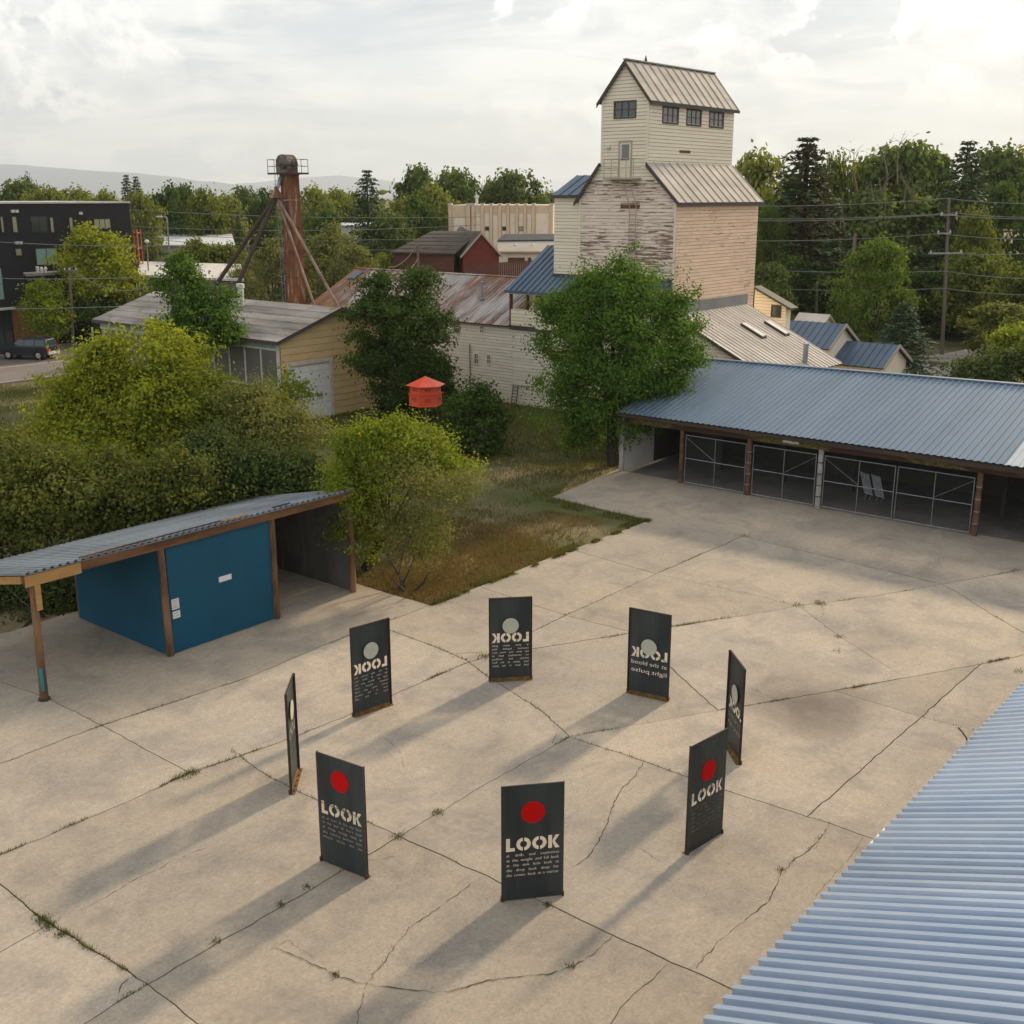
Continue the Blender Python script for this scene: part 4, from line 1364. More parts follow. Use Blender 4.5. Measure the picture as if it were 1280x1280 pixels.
def cream_building():
    t = thing('warehouse', 'long cream boarded warehouse with rusty tin roof beside the elevator', 'warehouse', W(61.5, -55))
    u0, u1, v0, v1, ze, zr = 56.5, 66.5, -66.0, -44.6, 5.07, 7.55
    um = (u0 + u1) / 2
    m = MB()
    m.prism([W(u0 + 0.02, v0, -0.1), W(u1, v0, -0.1), W(u1, v0, ze), W(um, v0, zr), W(u0 + 0.02, v0, ze)], tuple(np.array(W(0, v1 - v0, 0))))
    m.build('wall', MAT['cream_u'], t)
    w = {}
    for k, (x0, y0, x1, y1) in {'a': (567.5, 403, 575.5, 416), 'b': (600, 406.5, 605.5, 416.5), 'c': (593, 441.5, 598.5, 455.5), 'd': (609, 443, 614, 455.5), 'door': (643, 443.5, 662, 481)}.items():
        a, za = onu(x0, y0, u0)
        b, zb = onu(x1, y1, u0)
        w[k] = (a, b, zb, za)
    siding(t, 'u', u0, (0.2, ze - 0.05), const(v0, v1), MAT['cream_old'], 0.2, holes=list(w.values()))
    for k in 'abcd':
        a, b, z0, z1 = w[k]
        window(t, 'u', u0, a + 0.04, b - 0.04, z0 + 0.03, z1 - 0.03, 1 if k == 'a' else 2, 2 if k != 'a' else 2, MAT['cream_old'] if k != 'a' else MAT['mint'], MAT['glass'], 0.07)
    a, b, z0, z1 = w['door']
    m = MB()
    m.fbox('u', u0, a, b, z0, z1, -0.015, 0.025)
    d = m.build('door', MAT['cream_u'], t)
    m = MB()
    m.fbox('u', u0, a - 0.08, a, z0, z1 + 0.1, 0.0, 0.05)
    m.fbox('u', u0, b, b + 0.08, z0, z1 + 0.1, 0.0, 0.05)
    m.fbox('u', u0, a, b, z1, z1 + 0.1, 0.0, 0.052)
    m.fbox('u', u0, a - 0.15, b + 0.1, z0 - 0.1, z0, 0.0, 0.12)
    m.build('door_frame', MAT['cream_old'], t)
    a, zt = onu(643, 481, u0)
    m = MB()
    for q in (a, a + 0.42):
        m.tube([W(u0 - 0.12, q, zt - 0.02), W(u0 - 0.35, q, -0.05)], 0.028, 5)
    for f in np.linspace(0.1, 0.92, 6):
        m.tube([W(u0 - 0.12 - 0.23 * f, a, (zt) * (1 - f)), W(u0 - 0.12 - 0.23 * f, a + 0.42, (zt) * (1 - f))], 0.02, 4)
    m.build('wall_ladder', MAT['rust_dark'], t)
    pv, pz = onu(588.5, 430, u0)
    m = MB()
    m.tube([W(u0 - 0.1, pv, 0), W(u0 - 0.1, pv, pz)], 0.03, 5)
    m.build('drain_pipe', MAT['rust_dark'], t)
    m = MB()
    m.fbox('u', u0, v0, v1, ze - 0.16, ze - 0.02, 0.03, 0.09)
    m.build('eave_board', MAT['trim_dark'], t)
    ov = 0.3
    sl = (zr - ze) / (um - u0)
    roof_sheets(t, W(u0 - ov, v0 - 0.3, ze - ov * sl + 0.08), W(u0 - ov, v1 - 2.1, ze - ov * sl + 0.08), W(um, v0 - 0.3, zr + 0.08), 0.66, 2, 0.03, MAT['rust_roof'], 'trap')
    roof_sheets(t, W(u1 + ov, v1, ze - ov * sl + 0.08), W(u1 + ov, v0 - 0.3, ze - ov * sl + 0.08), W(um, v1, zr + 0.08), 0.66, 2, 0.03, MAT['rust_roof'], 'trap')
    m = MB()
    m.ubox(um - 0.15, um + 0.15, v0 - 0.3, v1 - 2.1, zr + 0.07, zr + 0.13)
    m.build('ridge_cap', MAT['rust_roof'], t)
    # flue on the roof, and a skylight hatch
    q = 58.6
    vv = onu(603, 385, q)[0]
    zz = ze + (q - u0) * sl
    m = MB()
    m.lathe(W(q, vv, zz), [(0.16, -0.1), (0.16, 0.25), (0.09, 0.3), (0.09, 1.25), (0.14, 1.28), (0.14, 1.36)], 8)
    m.build('flue_pipe', MAT['galv'], t)
    q = 60.4
    vv = onu(445, 360, q)[0]
    zz = ze + (q - u0) * sl + 0.1
    m = MB()
    m.hexa([W(q - 0.5, vv - 0.35, zz - 0.5 * sl), W(q + 0.5, vv - 0.35, zz + 0.5 * sl), W(q + 0.5, vv + 0.35, zz + 0.5 * sl), W(q - 0.5, vv + 0.35, zz - 0.5 * sl),
            W(q - 0.5, vv - 0.35, zz - 0.5 * sl + 0.14), W(q + 0.5, vv - 0.35, zz + 0.5 * sl + 0.14), W(q + 0.5, vv + 0.35, zz + 0.5 * sl + 0.14), W(q - 0.5, vv + 0.35, zz - 0.5 * sl + 0.14)])
    m.build('hatch', MAT['blue_roof_dark'], t)

    # the porch under the blue roof, in front of the annex
    p = thing('loading_porch', 'raised porch with dark blue ribbed roof between the warehouse and the elevator', 'porch', W(57.5, -44))
    pv0, pv1 = -46.75, -35.7
    uw = 57.9
    m = MB()
    m.ubox(u0 - 0.02, uw, pv0, pv1, -0.05, ze - 0.1)
    m.build('base_wall', MAT['cream_u'], p)
    siding(p, 'u', u0 - 0.02, (0.2, ze - 0.25), const(pv0, pv1), MAT['cream_old'], 0.2)
    m = MB()
    m.fbox('u', u0 - 0.02, pv0 + 0.1, pv1, ze - 0.28, ze - 0.16, 0.045, 0.12)
    m.build('floor_edge', MAT['trim_dark'], p)
    siding(p, 'u', u0 - 0.02, (ze - 0.14, ze + 0.95), const(pv0 + 0.12, pv1), MAT['cream_u'], 0.2, name='parapet_boards')
    m = MB()
    m.ubox(u0 - 0.012, u0 + 0.1, pv0 + 0.12, pv1, ze - 0.14, ze + 1.0)
    m.build('parapet', MAT['cream_u'], p)
    for vv, uu in ((pv0 + 0.06, u0 + 0.05), (pv0 + 0.06, 58.2), (-42.2, u0 + 0.05)):
        m = MB()
        m.ubox(uu - 0.08, uu + 0.08, vv - 0.08, vv + 0.08, ze - 0.4, 7.25)
        m.build('post', MAT['brown_board'], p)
    m = MB()
    m.ubox(58.3, 58.42, pv0 + 0.3, -44.44, ze - 0.2, 7.3)
    m.build('rear_wall', MAT['cream_u'], p)
    m = MB()
    m.fbox('u', 58.3, -46.0, -45.2, ze, ze + 2.1, 0.01, 0.05)
    m.build('door', MAT['brown_board'], p)
    m = MB()
    m.ubox(u0 - 0.05, u0 + 0.1, pv0, pv1, 7.02, 7.22)
    m.build('roof_beam', MAT['cream_u'], p)
    slp = 0.60
    ue = u0 - 0.1
    roof_sheets(p, W(ue, pv0 - 0.35, 7.22), W(ue, -44.44, 7.22), W(60.8, pv0 - 0.35, 7.22 + (60.8 - ue) * slp), 0.42, 1, 0.06, MAT['blue_roof_dark'], 'seam')
    roof_sheets(p, W(60.8 * 2 - ue, -44.44, 7.22), W(60.8 * 2 - ue, pv0 - 0.35, 7.22), W(60.8, -44.44, 7.22 + (60.8 - ue) * slp), 0.42, 1, 0.06, MAT['blue_roof_dark'], 'seam')
    roof_sheets(p, W(ue, -44.44, 7.22), W(ue, pv1, 7.22), W(57.98, -44.44, 7.22 + (57.98 - ue) * slp), 0.42, 1, 0.06, MAT['blue_roof_dark'], 'seam')
    m = MB()
    m.ubox(57.9, 57.97, -44.4, pv1, 7.22 + (57.98 - ue) * slp, 7.22 + (57.98 - ue) * slp + 0.14)
    m.build('flashing', MAT['trim_dark'], p)
    m = MB()
    m.ubox(ue - 0.05, ue, pv0 - 0.35, pv1, 7.07, 7.24)
    m.build('gutter', MAT['blue_roof_dark'], p)


def yellow_building():
    t = thing('boarded_shed', 'ochre boarded shed with low grey felt roof and white roller door', 'shed', W(47, -60))
    u0, u1, v1, v0 = 42.42, 51.6, -52.4, -71.3
    um, ze, zr = 47.0, 5.0, 6.45
    m = MB()
    m.prism([W(u0 + 0.02, v1 - 0.02, -0.1), W(u1, v1 - 0.02, -0.1), W(u1, v1 - 0.02, ze), W(um, v1 - 0.02, zr), W(u0 + 0.02, v1 - 0.02, ze)], tuple(np.array(W(0, v0 - v1, 0))))
    m.build('wall', MAT['yellow'], t)

    def ext(z):
        if z < ze:
            return u0, u1
        f = (z - ze) / (zr - ze)
        return u0 + (um - u0) * f, u1 + (um - u1) * f
    door = (43.0, 46.1, -0.05, 3.36)
    siding(t, 'v', v1, (0.05, zr), ext, MAT['yellow'], 0.40, single=True, holes=[door], proud=0.035)
    m = MB()
    a, b, z0, z1 = door
    nsl = 7
    for i in range(nsl):
        q = MB()
        q.fbox('v', v1, a + 0.02, b - 0.02, z0 + (z1 - z0) * i / nsl + 0.012, z0 + (z1 - z0) * (i + 1) / nsl - 0.012, -0.015, 0.02)
        q.build('door_section', MAT['door_white'], t)
    m.fbox('v', v1, b, b + 0.22, z0, z1 + 0.2, 0.0, 0.09)
    m.fbox('v', v1, a - 0.2, a, z0, z1 + 0.2, 0.0, 0.09)
    m.fbox('v', v1, a, b, z1, z1 + 0.2, 0.0, 0.092)
    m.build('door_frame', MAT['trim_white'], t)
    m = MB()
    for k in range(9):
        q = random.uniform(-0.3, 0.3)
        m.fbox('v', v1, 45.0 + k * 0.06, 45.03 + k * 0.06, 1.15 + q * 0.3, 1.45 + q * 0.2, 0.02, 0.024)
    m.build('scribble', MAT['ink_grey'], t)
    m = MB()
    m.fbox('v', v1, um + 0.9, um + 0.98, 5.4, 6.05, 0.036, 0.1)
    m.build('conduit', MAT['beam_wood'], t)
    # window wall facing the yard
    m = MB()
    m.fbox('u', u0, v0, v1, 4.42, ze - 0.05, 0.0, 0.05)
    m.build('fascia_panel', MAT['mint'], t)
    m = MB()
    m.fbox('u', u0, v1 - 0.28, v1 - 0.001, 0, ze - 0.05, 0.055, 0.1)
    m.fbox('u', u0, v0, v1 - 0.28, 4.3, 4.42, 0.0, 0.09)
    m.fbox('u', u0, v0, v1 - 0.28, 2.05, 2.17, 0.0, 0.09)
    x = v1 - 0.28
    bays = []
    while x > v0:
        bays.append((x - 1.42, x))
        x -= 1.52
        m.fbox('u', u0, x, x + 0.1, 2.17, 4.3, 0.0, 0.085)
    m.build('window_frame', MAT['trim_white'], t)
    for a, b in bays:
        g = MB()
        g.fbox('u', u0, max(a, v0), b, 2.17, 4.3, 0.0, 0.03)
        g.build('window_sheet', MAT['grey_glass'], t)
    m = MB()
    m.fbox('u', u0, v0, v1 - 0.3, 0.0, 2.05, 0.0, 0.03)
    m.build('base_wall', MAT['weathered_ply'], t)
    # felt roof in lapped strips
    sl = (zr - ze) / (um - u0)
    for side in (0, 1):
        n = 6
        for i in range(n):
            if side == 0:
                ua, ub = u0 - 0.45 + (um - u0 + 0.45) * i / n, u0 - 0.45 + (um - u0 + 0.45) * (i + 1.08) / n
                za, zb = zr - (um - ua) * sl, zr - (um - min(ub, um)) * sl
            else:
                ua, ub = u1 + 0.45 - (u1 - um + 0.45) * i / n, u1 + 0.45 - (u1 - um + 0.45) * (i + 1.08) / n
                za, zb = zr - (ua - um) * sl, zr - (max(ub, um) - um) * sl
            ub = min(ub, um) if side == 0 else max(ub, um)
            # each course is laid in a few lengths
            cuts = sorted([v0 - 0.3, v1 + 0.35] + [random.uniform(v0 + 2, v1 - 2) for _ in range(2)])
            for va, vb in zip(cuts[:-1], cuts[1:]):
                m = MB()
                d = random.uniform(0, 0.012)
                m.hexa([W(ua, va, za + 0.02), W(ua, vb, za + 0.02), W(ub, vb, zb + 0.02), W(ub, va, zb + 0.02), W(ua, va, za + 0.075 + d), W(ua, vb, za + 0.075 + d), W(ub, vb, zb + 0.05 + d), W(ub, va, zb + 0.05 + d)])
                m.build('felt_strip', MAT['roof_felt'], t)
    m = MB()
    for a, b in ((u0 - 0.45, um), (u1 + 0.45, um)):
        za = zr - abs(um - a) * sl
        m.prism([W(a, v1 + 0.36, za - 0.12), W(b, v1 + 0.36, zr - 0.12), W(b, v1 + 0.36, zr + 0.09), W(a, v1 + 0.36, za + 0.09)], tuple(np.array(W(0, 0.05, 0))))
    m.build('barge_board', MAT['trim_dark'], t)
    m = MB()
    m.ubox(u0 - 0.5, u0 - 0.45, v0 - 0.3, v1 + 0.36, ze - 0.28, ze - 0.08)
    m.build('eave_board', MAT['trim_dark'], t)
    q = W(46.0, onu(301, 370, 46.0)[0], zr - 0.4)
    m = MB()
    m.lathe(q, [(0.2, 0), (0.2, 1.25), (0.27, 1.28), (0.27, 1.5), (0.2, 1.55)], 10)
    m.build('flue_pipe', MAT['trim_white'], t)


elevator()
cream_building()
yellow_building()


# ------------------------------------------------------------------ open sheds round the yard
def chain_leaf(parent, p0, ax, w, h, flip):
    """one gate leaf: tube frame, rails, brace and woven mesh; p0 is the lower left corner, ax the direction"""
    ax = Vector((ax[0], ax[1], 0)).normalized()
    p0 = Vector(p0)

    def P(a, z):
        q = p0 + ax * a
        return (q.x, q.y, q.z + z)
    g = MB()
    r = 0.022
    b = 0.09
    g.tube([P(0, b), P(0, h)], r, 6)
    g.tube([P(w, b), P(w, h)], r, 6)
    g.tube([P(0, h), P(w, h)], r, 6)
    g.tube([P(0, b), P(w, b)], r, 6)
    mid = h * 0.53
    g.tube([P(0, mid), P(w, mid)], r * 0.9, 6)
    g.tube([P(w / 2, b), P(w / 2, h)], r * 0.9, 6)
    f = g.build('gate_frame', MAT['galv_tube'], parent)
    g = MB()
    if flip:
        g.tube([P(w, h - 0.1), P(w / 2, mid + 0.05)], 0.012, 4)
    else:
        g.tube([P(0, h - 0.1), P(w / 2, mid + 0.05)], 0.012, 4)
    g.build('brace', MAT['galv_tube'], parent)
    # woven mesh, two families of wires
    m = MB()
    s = 0.075
    t = 0.0009
    n = Vector((-ax.y, ax.x, 0))
    for sg in (1, -1):
        k = -h
        while k < w + h:
            a0, z0 = (k, b) if sg == 1 else (k, h)
            a1, z1 = a0 + (h - b), (h if sg == 1 else b)
            if a0 < 0:
                z0 += (0 - a0) * sg
                a0 = 0
            if a1 > w:
                z1 -= (a1 - w) * sg
                a1 = w
            if a1 - a0 > 0.02:
                d = 0.004 * sg
                A, B = Vector(P(a0, z0)) + n * d, Vector(P(a1, z1)) + n * d
                q = (ax + Vector((0, 0, -sg))).normalized() * t
                m.poly([tuple(A - q), tuple(A + q), tuple(B + q), tuple(B - q)])
            k += s
    m.build('chain_link', MAT['wire_mesh'], parent, kind='stuff')
    return f


def right_shed():
    t = thing('open_shed', 'long open vehicle shed with blue ribbed roof and chain link gates', 'shed', W(48, -18))
    ul = 45.05
    ve, vw = -30.15, -3.0

    def ze(v):
        return 3.06 + (v + 28.7) * 0.004

    def zr(v):
        return 4.81 + (v + 30) * 0.0165
    ue, ur = 44.5, 52.0
    n = 32
    # roof: sheets laid along U
    w = (vw - ve) / n
    o = Vector(org(t))
    for i in range(n):
        va, vb = ve + i * w, ve + (i + 1) * w
        e0, e1 = Vector(W(ue, va, ze(va))), Vector(W(ue, vb, ze(vb)))
        tp = Vector(W(ur, va, zr(va)))
        x = (e1 - e0).normalized()
        y = tp - e0
        y = (y - x * y.dot(x))
        L = y.length
        y.normalize()
        z = x.cross(y)
        mt = MAT['clear_roof'] if va > -13.0 and vb < -11.0 else MAT['blue_roof']
        me = sheet_mesh(w * 1.0, round(L, 2), 3, 0.03, mt, 'trap')
        q = frame_at(e0 - o + z * random.uniform(0, 0.004), x, y, z)
        link('roof_panel', me, t, q)
    m = MB()
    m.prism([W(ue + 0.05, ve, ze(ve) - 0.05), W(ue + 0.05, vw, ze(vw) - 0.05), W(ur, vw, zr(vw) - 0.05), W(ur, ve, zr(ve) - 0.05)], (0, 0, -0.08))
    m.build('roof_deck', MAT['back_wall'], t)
    m = MB()
    m.add([W(ur - 0.12, ve, zr(ve) - 0.0), W(ur + 0.15, ve, zr(ve) - 0.02), W(ur + 0.15, vw, zr(vw) - 0.02), W(ur - 0.12, vw, zr(vw)),
           W(ur - 0.12, ve, zr(ve) + 0.06), W(ur + 0.15, ve, zr(ve) + 0.07), W(ur + 0.15, vw, zr(vw) + 0.07), W(ur - 0.12, vw, zr(vw) + 0.06)],
          [(3, 2, 1, 0), (4, 5, 6, 7), (0, 1, 5, 4), (1, 2, 6, 5), (2, 3, 7, 6), (3, 0, 4, 7)])
    m.build('ridge_cap', MAT['blue_roof'], t)
    # header beam over the gates, with paint and lichen patches
    m = MB()
    m.hexa([W(ul - 0.1, ve + 0.2, 2.52), W(ul + 0.08, ve + 0.2, 2.52), W(ul + 0.08, vw, 2.62), W(ul - 0.1, vw, 2.62), W(ul - 0.1, ve + 0.2, 2.95), W(ul + 0.08, ve + 0.2, 2.95), W(ul + 0.08, vw, 3.05), W(ul - 0.1, vw, 3.05)])
    m.build('header_beam', MAT['header'], t)
    m = MB()
    m.ubox(ue + 0.01, ue + 0.05, ve, vw, 2.86, 3.02)
    m.build('eave_board', MAT['rust_dark'], t)
    # white side wall with door, rear walls
    m = MB()
    m.ubox(ul + 0.35, 48.1, -30.5, -30.32, -0.05, 3.05)
    m.build('side_wall', MAT['white_wall'], t)
    m = MB()
    m.ubox(ul + 0.2, ul + 0.34, -30.5, -30.28, -0.05, 2.5)
    m.build('corner_post', MAT['white_post'], t)
    d = MB()
    d.ubox(ul + 0.36, ul + 0.46, -30.318, -30.29, 1.0, 1.16)
    d.build('lock_plate', MAT['trim_dark'], t)
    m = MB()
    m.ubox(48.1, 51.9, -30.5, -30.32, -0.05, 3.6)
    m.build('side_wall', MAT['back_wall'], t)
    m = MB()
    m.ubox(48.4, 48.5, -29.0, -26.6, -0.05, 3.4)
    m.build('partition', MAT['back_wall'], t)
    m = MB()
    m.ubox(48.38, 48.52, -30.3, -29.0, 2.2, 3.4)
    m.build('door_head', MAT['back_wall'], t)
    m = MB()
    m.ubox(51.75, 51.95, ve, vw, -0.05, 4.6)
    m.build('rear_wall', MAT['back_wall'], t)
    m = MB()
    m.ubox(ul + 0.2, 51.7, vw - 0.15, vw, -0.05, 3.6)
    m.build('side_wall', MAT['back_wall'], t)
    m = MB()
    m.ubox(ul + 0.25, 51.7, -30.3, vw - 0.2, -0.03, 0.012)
    m.build('shed_floor', MAT['dark_floor'], t)  # darker sheet added over the slabs to darken the shed inside
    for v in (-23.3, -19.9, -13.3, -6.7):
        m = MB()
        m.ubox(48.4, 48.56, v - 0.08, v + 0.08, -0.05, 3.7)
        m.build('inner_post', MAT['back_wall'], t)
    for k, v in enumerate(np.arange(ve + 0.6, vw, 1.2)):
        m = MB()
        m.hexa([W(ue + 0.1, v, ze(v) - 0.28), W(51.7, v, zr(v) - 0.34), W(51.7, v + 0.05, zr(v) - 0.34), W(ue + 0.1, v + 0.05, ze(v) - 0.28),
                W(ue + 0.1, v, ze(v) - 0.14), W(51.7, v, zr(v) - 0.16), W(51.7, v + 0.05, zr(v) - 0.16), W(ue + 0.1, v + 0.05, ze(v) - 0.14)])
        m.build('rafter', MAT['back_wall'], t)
    posts = [((852, 603), 'rust_post', 0.10), ((930, 620), 'rust_post', 0.12), ((1020, 635), 'white_post', 0.12), ((1221, 667), 'rust_post', 0.12)]
    vs = []
    for p, mt, r in posts:
        v = UV(G(*p))[1]
        vs.append(v)
        m = MB()
        m.tube([W(ul, v, -0.05), W(ul, v, 2.6)], [r, r * 0.94], 10)
        po = m.build('post', MAT[mt], t)
        if r > 0.11:
            m = MB()
            for z in (0.5, 1.0, 1.5, 2.0):
                m.lathe(W(ul, v, z), [(r * 1.06, -0.025), (r * 1.1, 0), (r * 1.06, 0.025)], 10)
            m.build('strap', MAT['galv_tube'] if mt == 'rust_post' else MAT['rust_post'], po)
    vs.append(vs[-1] + 6.7)
    m = MB()
    m.tube([W(ul, vs[-1], -0.05), W(ul, vs[-1], 2.6)], 0.11, 10)
    m.build('post', MAT['rust_post'], t)
    m = MB()
    m.fbox('u', ul - 0.1, -21.75, -21.0, 2.66, 2.84, 0.006, 0.02)
    m.build('white_plate', MAT['paper'], t)
    lab = ['leftmost chain link gate, beside the rusty post nearest the white wall', 'chain link gate between a rusty post and the white painted post',
           'chain link gate right of the white post, with two slatted panels behind it', 'chain link gate at the far right, hung on the strapped rusty post']
    mid = vs[2] + 3.32
    spans = [(vs[0] + 0.22, vs[1] - 0.16, 0), (vs[1] + 0.22, vs[2] - 0.2, 1), (vs[2] + 0.2, mid - 0.05, 0), (mid + 0.07, vs[3] - 0.2, 1)]
    for (a, b, fl), l in zip(spans, lab):
        g = thing('chain_link_gate', l, 'gate', W(ul - 0.02, (a + b) / 2), 'chain link gates of the open shed')
        chain_leaf(g, W(ul - 0.02, a, 0.0), V, b - a, 2.32, fl)
    # what stands inside
    sv, sz = onu(1075, 589, 47.9)
    for k, (x, l) in enumerate(((1068, 'left one of two tilted slatted panels stored inside the shed'), (1084, 'right one of two tilted slatted panels stored inside the shed'))):
        s = thing('slatted_panel', l, 'panel', W(48.2, sv + k * 0.5, 0.5), 'slatted panels inside the shed')
        A = Vector(W(47.9, sv + k * 0.52, sz - k * 0.04))
        x_ = Vector((V[0], V[1], -0.18)).normalized()
        y_ = (Vector((0, 0, -1)) - Vector((U[0], U[1], 0)) * 0.15 + Vector((V[0], V[1], 0)) * 0.36).normalized()
        n_ = x_.cross(y_).normalized()
        m = MB()

        def pt(a, b, c):
            return tuple(A + x_ * a + y_ * b + n_ * c)
        m.box(0, 0.04, 0, 1.0, 0, 0.03, pt)
        m.box(0.38, 0.42, 0, 1.0, 0, 0.03, pt)
        m.build('panel_frame', MAT['galv_tube'], s)
        for q in range(10):
            m = MB()
            m.box(0.045, 0.375, 0.02 + q * 0.098, 0.095 + q * 0.098, 0.004, 0.022, pt)
            m.build('slat', MAT['galv_tube'], s)
        m = MB()
        m.tube([pt(0.1, 1.0, 0.01), (pt(0.1, 1.0, 0.01)[0] - 0.1, pt(0.1, 1.0, 0.01)[1] - 0.1, 0)], 0.02, 5)
        m.tube([pt(0.33, 1.0, 0.01), (pt(0.33, 1.0, 0.01)[0] - 0.1, pt(0.33, 1.0, 0.01)[1] - 0.1, 0)], 0.02, 5)
        m.build('stand', MAT['galv_tube'], s)


def left_shed():
    t = thing('lean_roof_shed', 'open shed with corrugated grey roof and teal blue closed bay', 'shed', W(19, -30))
    vf, vb = -27.22, -32.6
    ua, ub = 13.35, 24.95
    zf, zb = 3.63, 2.42
    n = 14
    w = (ub - ua) / n
    o = Vector(org(t))
    # eave is at the back, the sheets rise to the front: lay them from the back edge
    roof_sheets(t, W(ub, vb, zb), W(ua, vb, zb), W(ub, vf, zf), 0.87, 4, 0.05, MAT['galv'], 'trap', deck=False)
    m = MB()
    m.ubox(ua + 0.05, ub - 0.1, vf - 0.2, vf - 0.12, zf - 0.32, zf - 0.06)
    m.build('front_beam', MAT['beam_wood'], t)
    m = MB()
    m.ubox(ua + 0.06, ua + 1.62, vf - 0.118, vf - 0.07, zf - 0.37, zf - 0.07)
    m.build('new_board', MAT['new_wood'], t)
    m = MB()
    m.ubox(ua + 0.05, ub - 0.1, vf - 0.115, vf - 0.085, zf - 0.062, zf - 0.035)
    m.build('edge_strip', MAT['galv'], t)
    m = MB()
    m.hexa([W(ua + 0.02, vb, zb - 0.26), W(ua + 0.1, vb, zb - 0.26), W(ua + 0.1, vf - 0.25, zf - 0.30), W(ua + 0.02, vf - 0.25, zf - 0.30), W(ua + 0.02, vb, zb - 0.05), W(ua + 0.1, vb, zb - 0.05), W(ua + 0.1, vf - 0.25, zf - 0.09), W(ua + 0.02, vf - 0.25, zf - 0.09)])
    m.build('end_rafter', MAT['new_wood'], t)
    for k, u in enumerate(np.arange(ua + 0.9, ub, 0.9)):
        m = MB()
        m.hexa([W(u, vb, zb - 0.24), W(u + 0.05, vb, zb - 0.24), W(u + 0.05, vf - 0.25, zf - 0.27), W(u, vf - 0.25, zf - 0.27), W(u, vb, zb - 0.05), W(u + 0.05, vb, zb - 0.05), W(u + 0.05, vf - 0.25, zf - 0.08), W(u, vf - 0.25, zf - 0.08)])
        m.build('rafter', MAT['beam_wood'], t)
    us = [13.62, 17.55, 21.5, 24.8]
    for k, u in enumerate(us):
        m = MB()
        lean = (0.05, -0.03, 0.02, 0)[k]
        m.tube([W(u, vf - 0.24, -0.05), W(u + lean, vf - 0.24, zf - 0.3)], [0.115, 0.095], 9)
        p = m.build('post', MAT['post_wood'], t)
        if k == 0:
            m = MB()
            m.ubox(u + 0.03, u + 0.18, vf - 0.13, vf - 0.09, 2.55, zf - 0.38)
            m.build('new_board', MAT['new_wood'], p)
            m = MB()
            m.ubox(u - 0.10, u - 0.02, vf - 0.145, vf - 0.115, 0.3, 0.95)
            m.build('paint_splash', MAT['teal_paint'], p)
            m = MB()
            m.lathe(W(u, vf - 0.24, -0.01), [(0.17, 0), (0.15, 0.07), (0.11, 0.09)], 8)
            m.build('foot', MAT['rust_dark'], p)
    m = MB()
    m.tube([W(13.7, vf - 0.24, 2.75), W(13.75, vf - 1.0, 3.25)], 0.05, 6)
    m.build('knee_brace', MAT['post_wood'], t)
    for u in (13.7, 17.6, 21.5, 24.75):
        m = MB()
        m.tube([W(u, vb + 0.2, -0.05), W(u, vb + 0.2, zb - 0.1)], 0.09, 8)
        m.build('post', MAT['post_wood'], t)
    # closed bay painted teal blue
    m = MB()
    m.ubox(17.68, 21.42, vf - 0.33, vf - 0.25, 0.02, zf - 0.37)
    f = m.build('front_wall', MAT['teal_blue'], t)
    m = MB()
    m.hexa([W(17.5, vb + 0.3, 0.02), W(17.6, vb + 0.3, 0.02), W(17.6, vf - 0.38, 0.02), W(17.5, vf - 0.38, 0.02), W(17.5, vb + 0.3, zb + 0.0), W(17.6, vb + 0.3, zb), W(17.6, vf - 0.38, zf - 0.3), W(17.5, vf - 0.38, zf - 0.3)])
    m.build('side_wall', MAT['teal_blue'], t)
    m = MB()
    m.hexa([W(21.45, vb + 0.3, 0.0), W(21.55, vb + 0.3, 0.0), W(21.55, vf - 0.38, 0.0), W(21.45, vf - 0.38, 0.0), W(21.45, vb + 0.3, zb + 0.0), W(21.55, vb + 0.3, zb), W(21.55, vf - 0.38, zf - 0.3), W(21.45, vf - 0.38, zf - 0.3)])
    m.build('side_wall', MAT['weathered_ply'], t)
    # weathered boards at the back and right end of the open bay
    for i in range(4):
        m = MB()
        a = 21.7 + i * 0.9
        m.ubox(a, min(a + 0.885, 24.8), vb + 0.12, vb + 0.16, 0.0, zb - 0.05)
        m.build('rear_board', MAT['weathered_ply'], t)
    for i in range(4):
        m = MB()
        a = vb + 0.2 + i * 1.22
        za = zb + (zf - zb) * (a - vb) / (vf - vb)
        m.hexa([W(24.83, a, 0.0), W(24.87, a, 0.0), W(24.87, a + 1.2, 0.0), W(24.83, a + 1.2, 0.0), W(24.83, a, za - 0.2), W(24.87, a, za - 0.2), W(24.87, a + 1.2, za + 0.02), W(24.83, a + 1.2, za + 0.02)])
        m.build('end_board', MAT['weathered_ply'], t)
    # signs on the blue wall, each a thing of its own
    pl = vf - 0.25
    for (a, b, z0, z1, l, rows) in ((17.73, 17.98, 1.36, 1.68, 'white notice with printed lines on the blue wall beside the post', 5), (17.74, 17.99, 1.08, 1.3, 'smaller white notice just below the other one on the blue wall', 2), (19.42, 19.88, 1.76, 1.93, 'blank long white label in the middle of the blue wall', 0)):
        s = thing('notice' if rows else 'wall_label', l, 'notice', W((a + b) / 2, pl, (z0 + z1) / 2))
        m = MB()
        m.fbox('v', pl, a, b, z0, z1, 0.003, 0.014)
        m.build('sheet', MAT['paper'], s)
        if rows:
            m = MB()
            for r in range(rows):
                z = z1 - (z1 - z0) * (r + 0.7) / (rows + 0.6)
                x = a + 0.03
                while x < b - 0.05:
                    ln = random.uniform(0.015, 0.04)
                    m.fbox('v', pl, x, min(x + ln, b - 0.03), z - 0.008, z + 0.010, 0.0145, 0.016)
                    x += ln + 0.012
            m.build('print', MAT['ink_red'] if rows == 5 else MAT['ink_grey'], s)
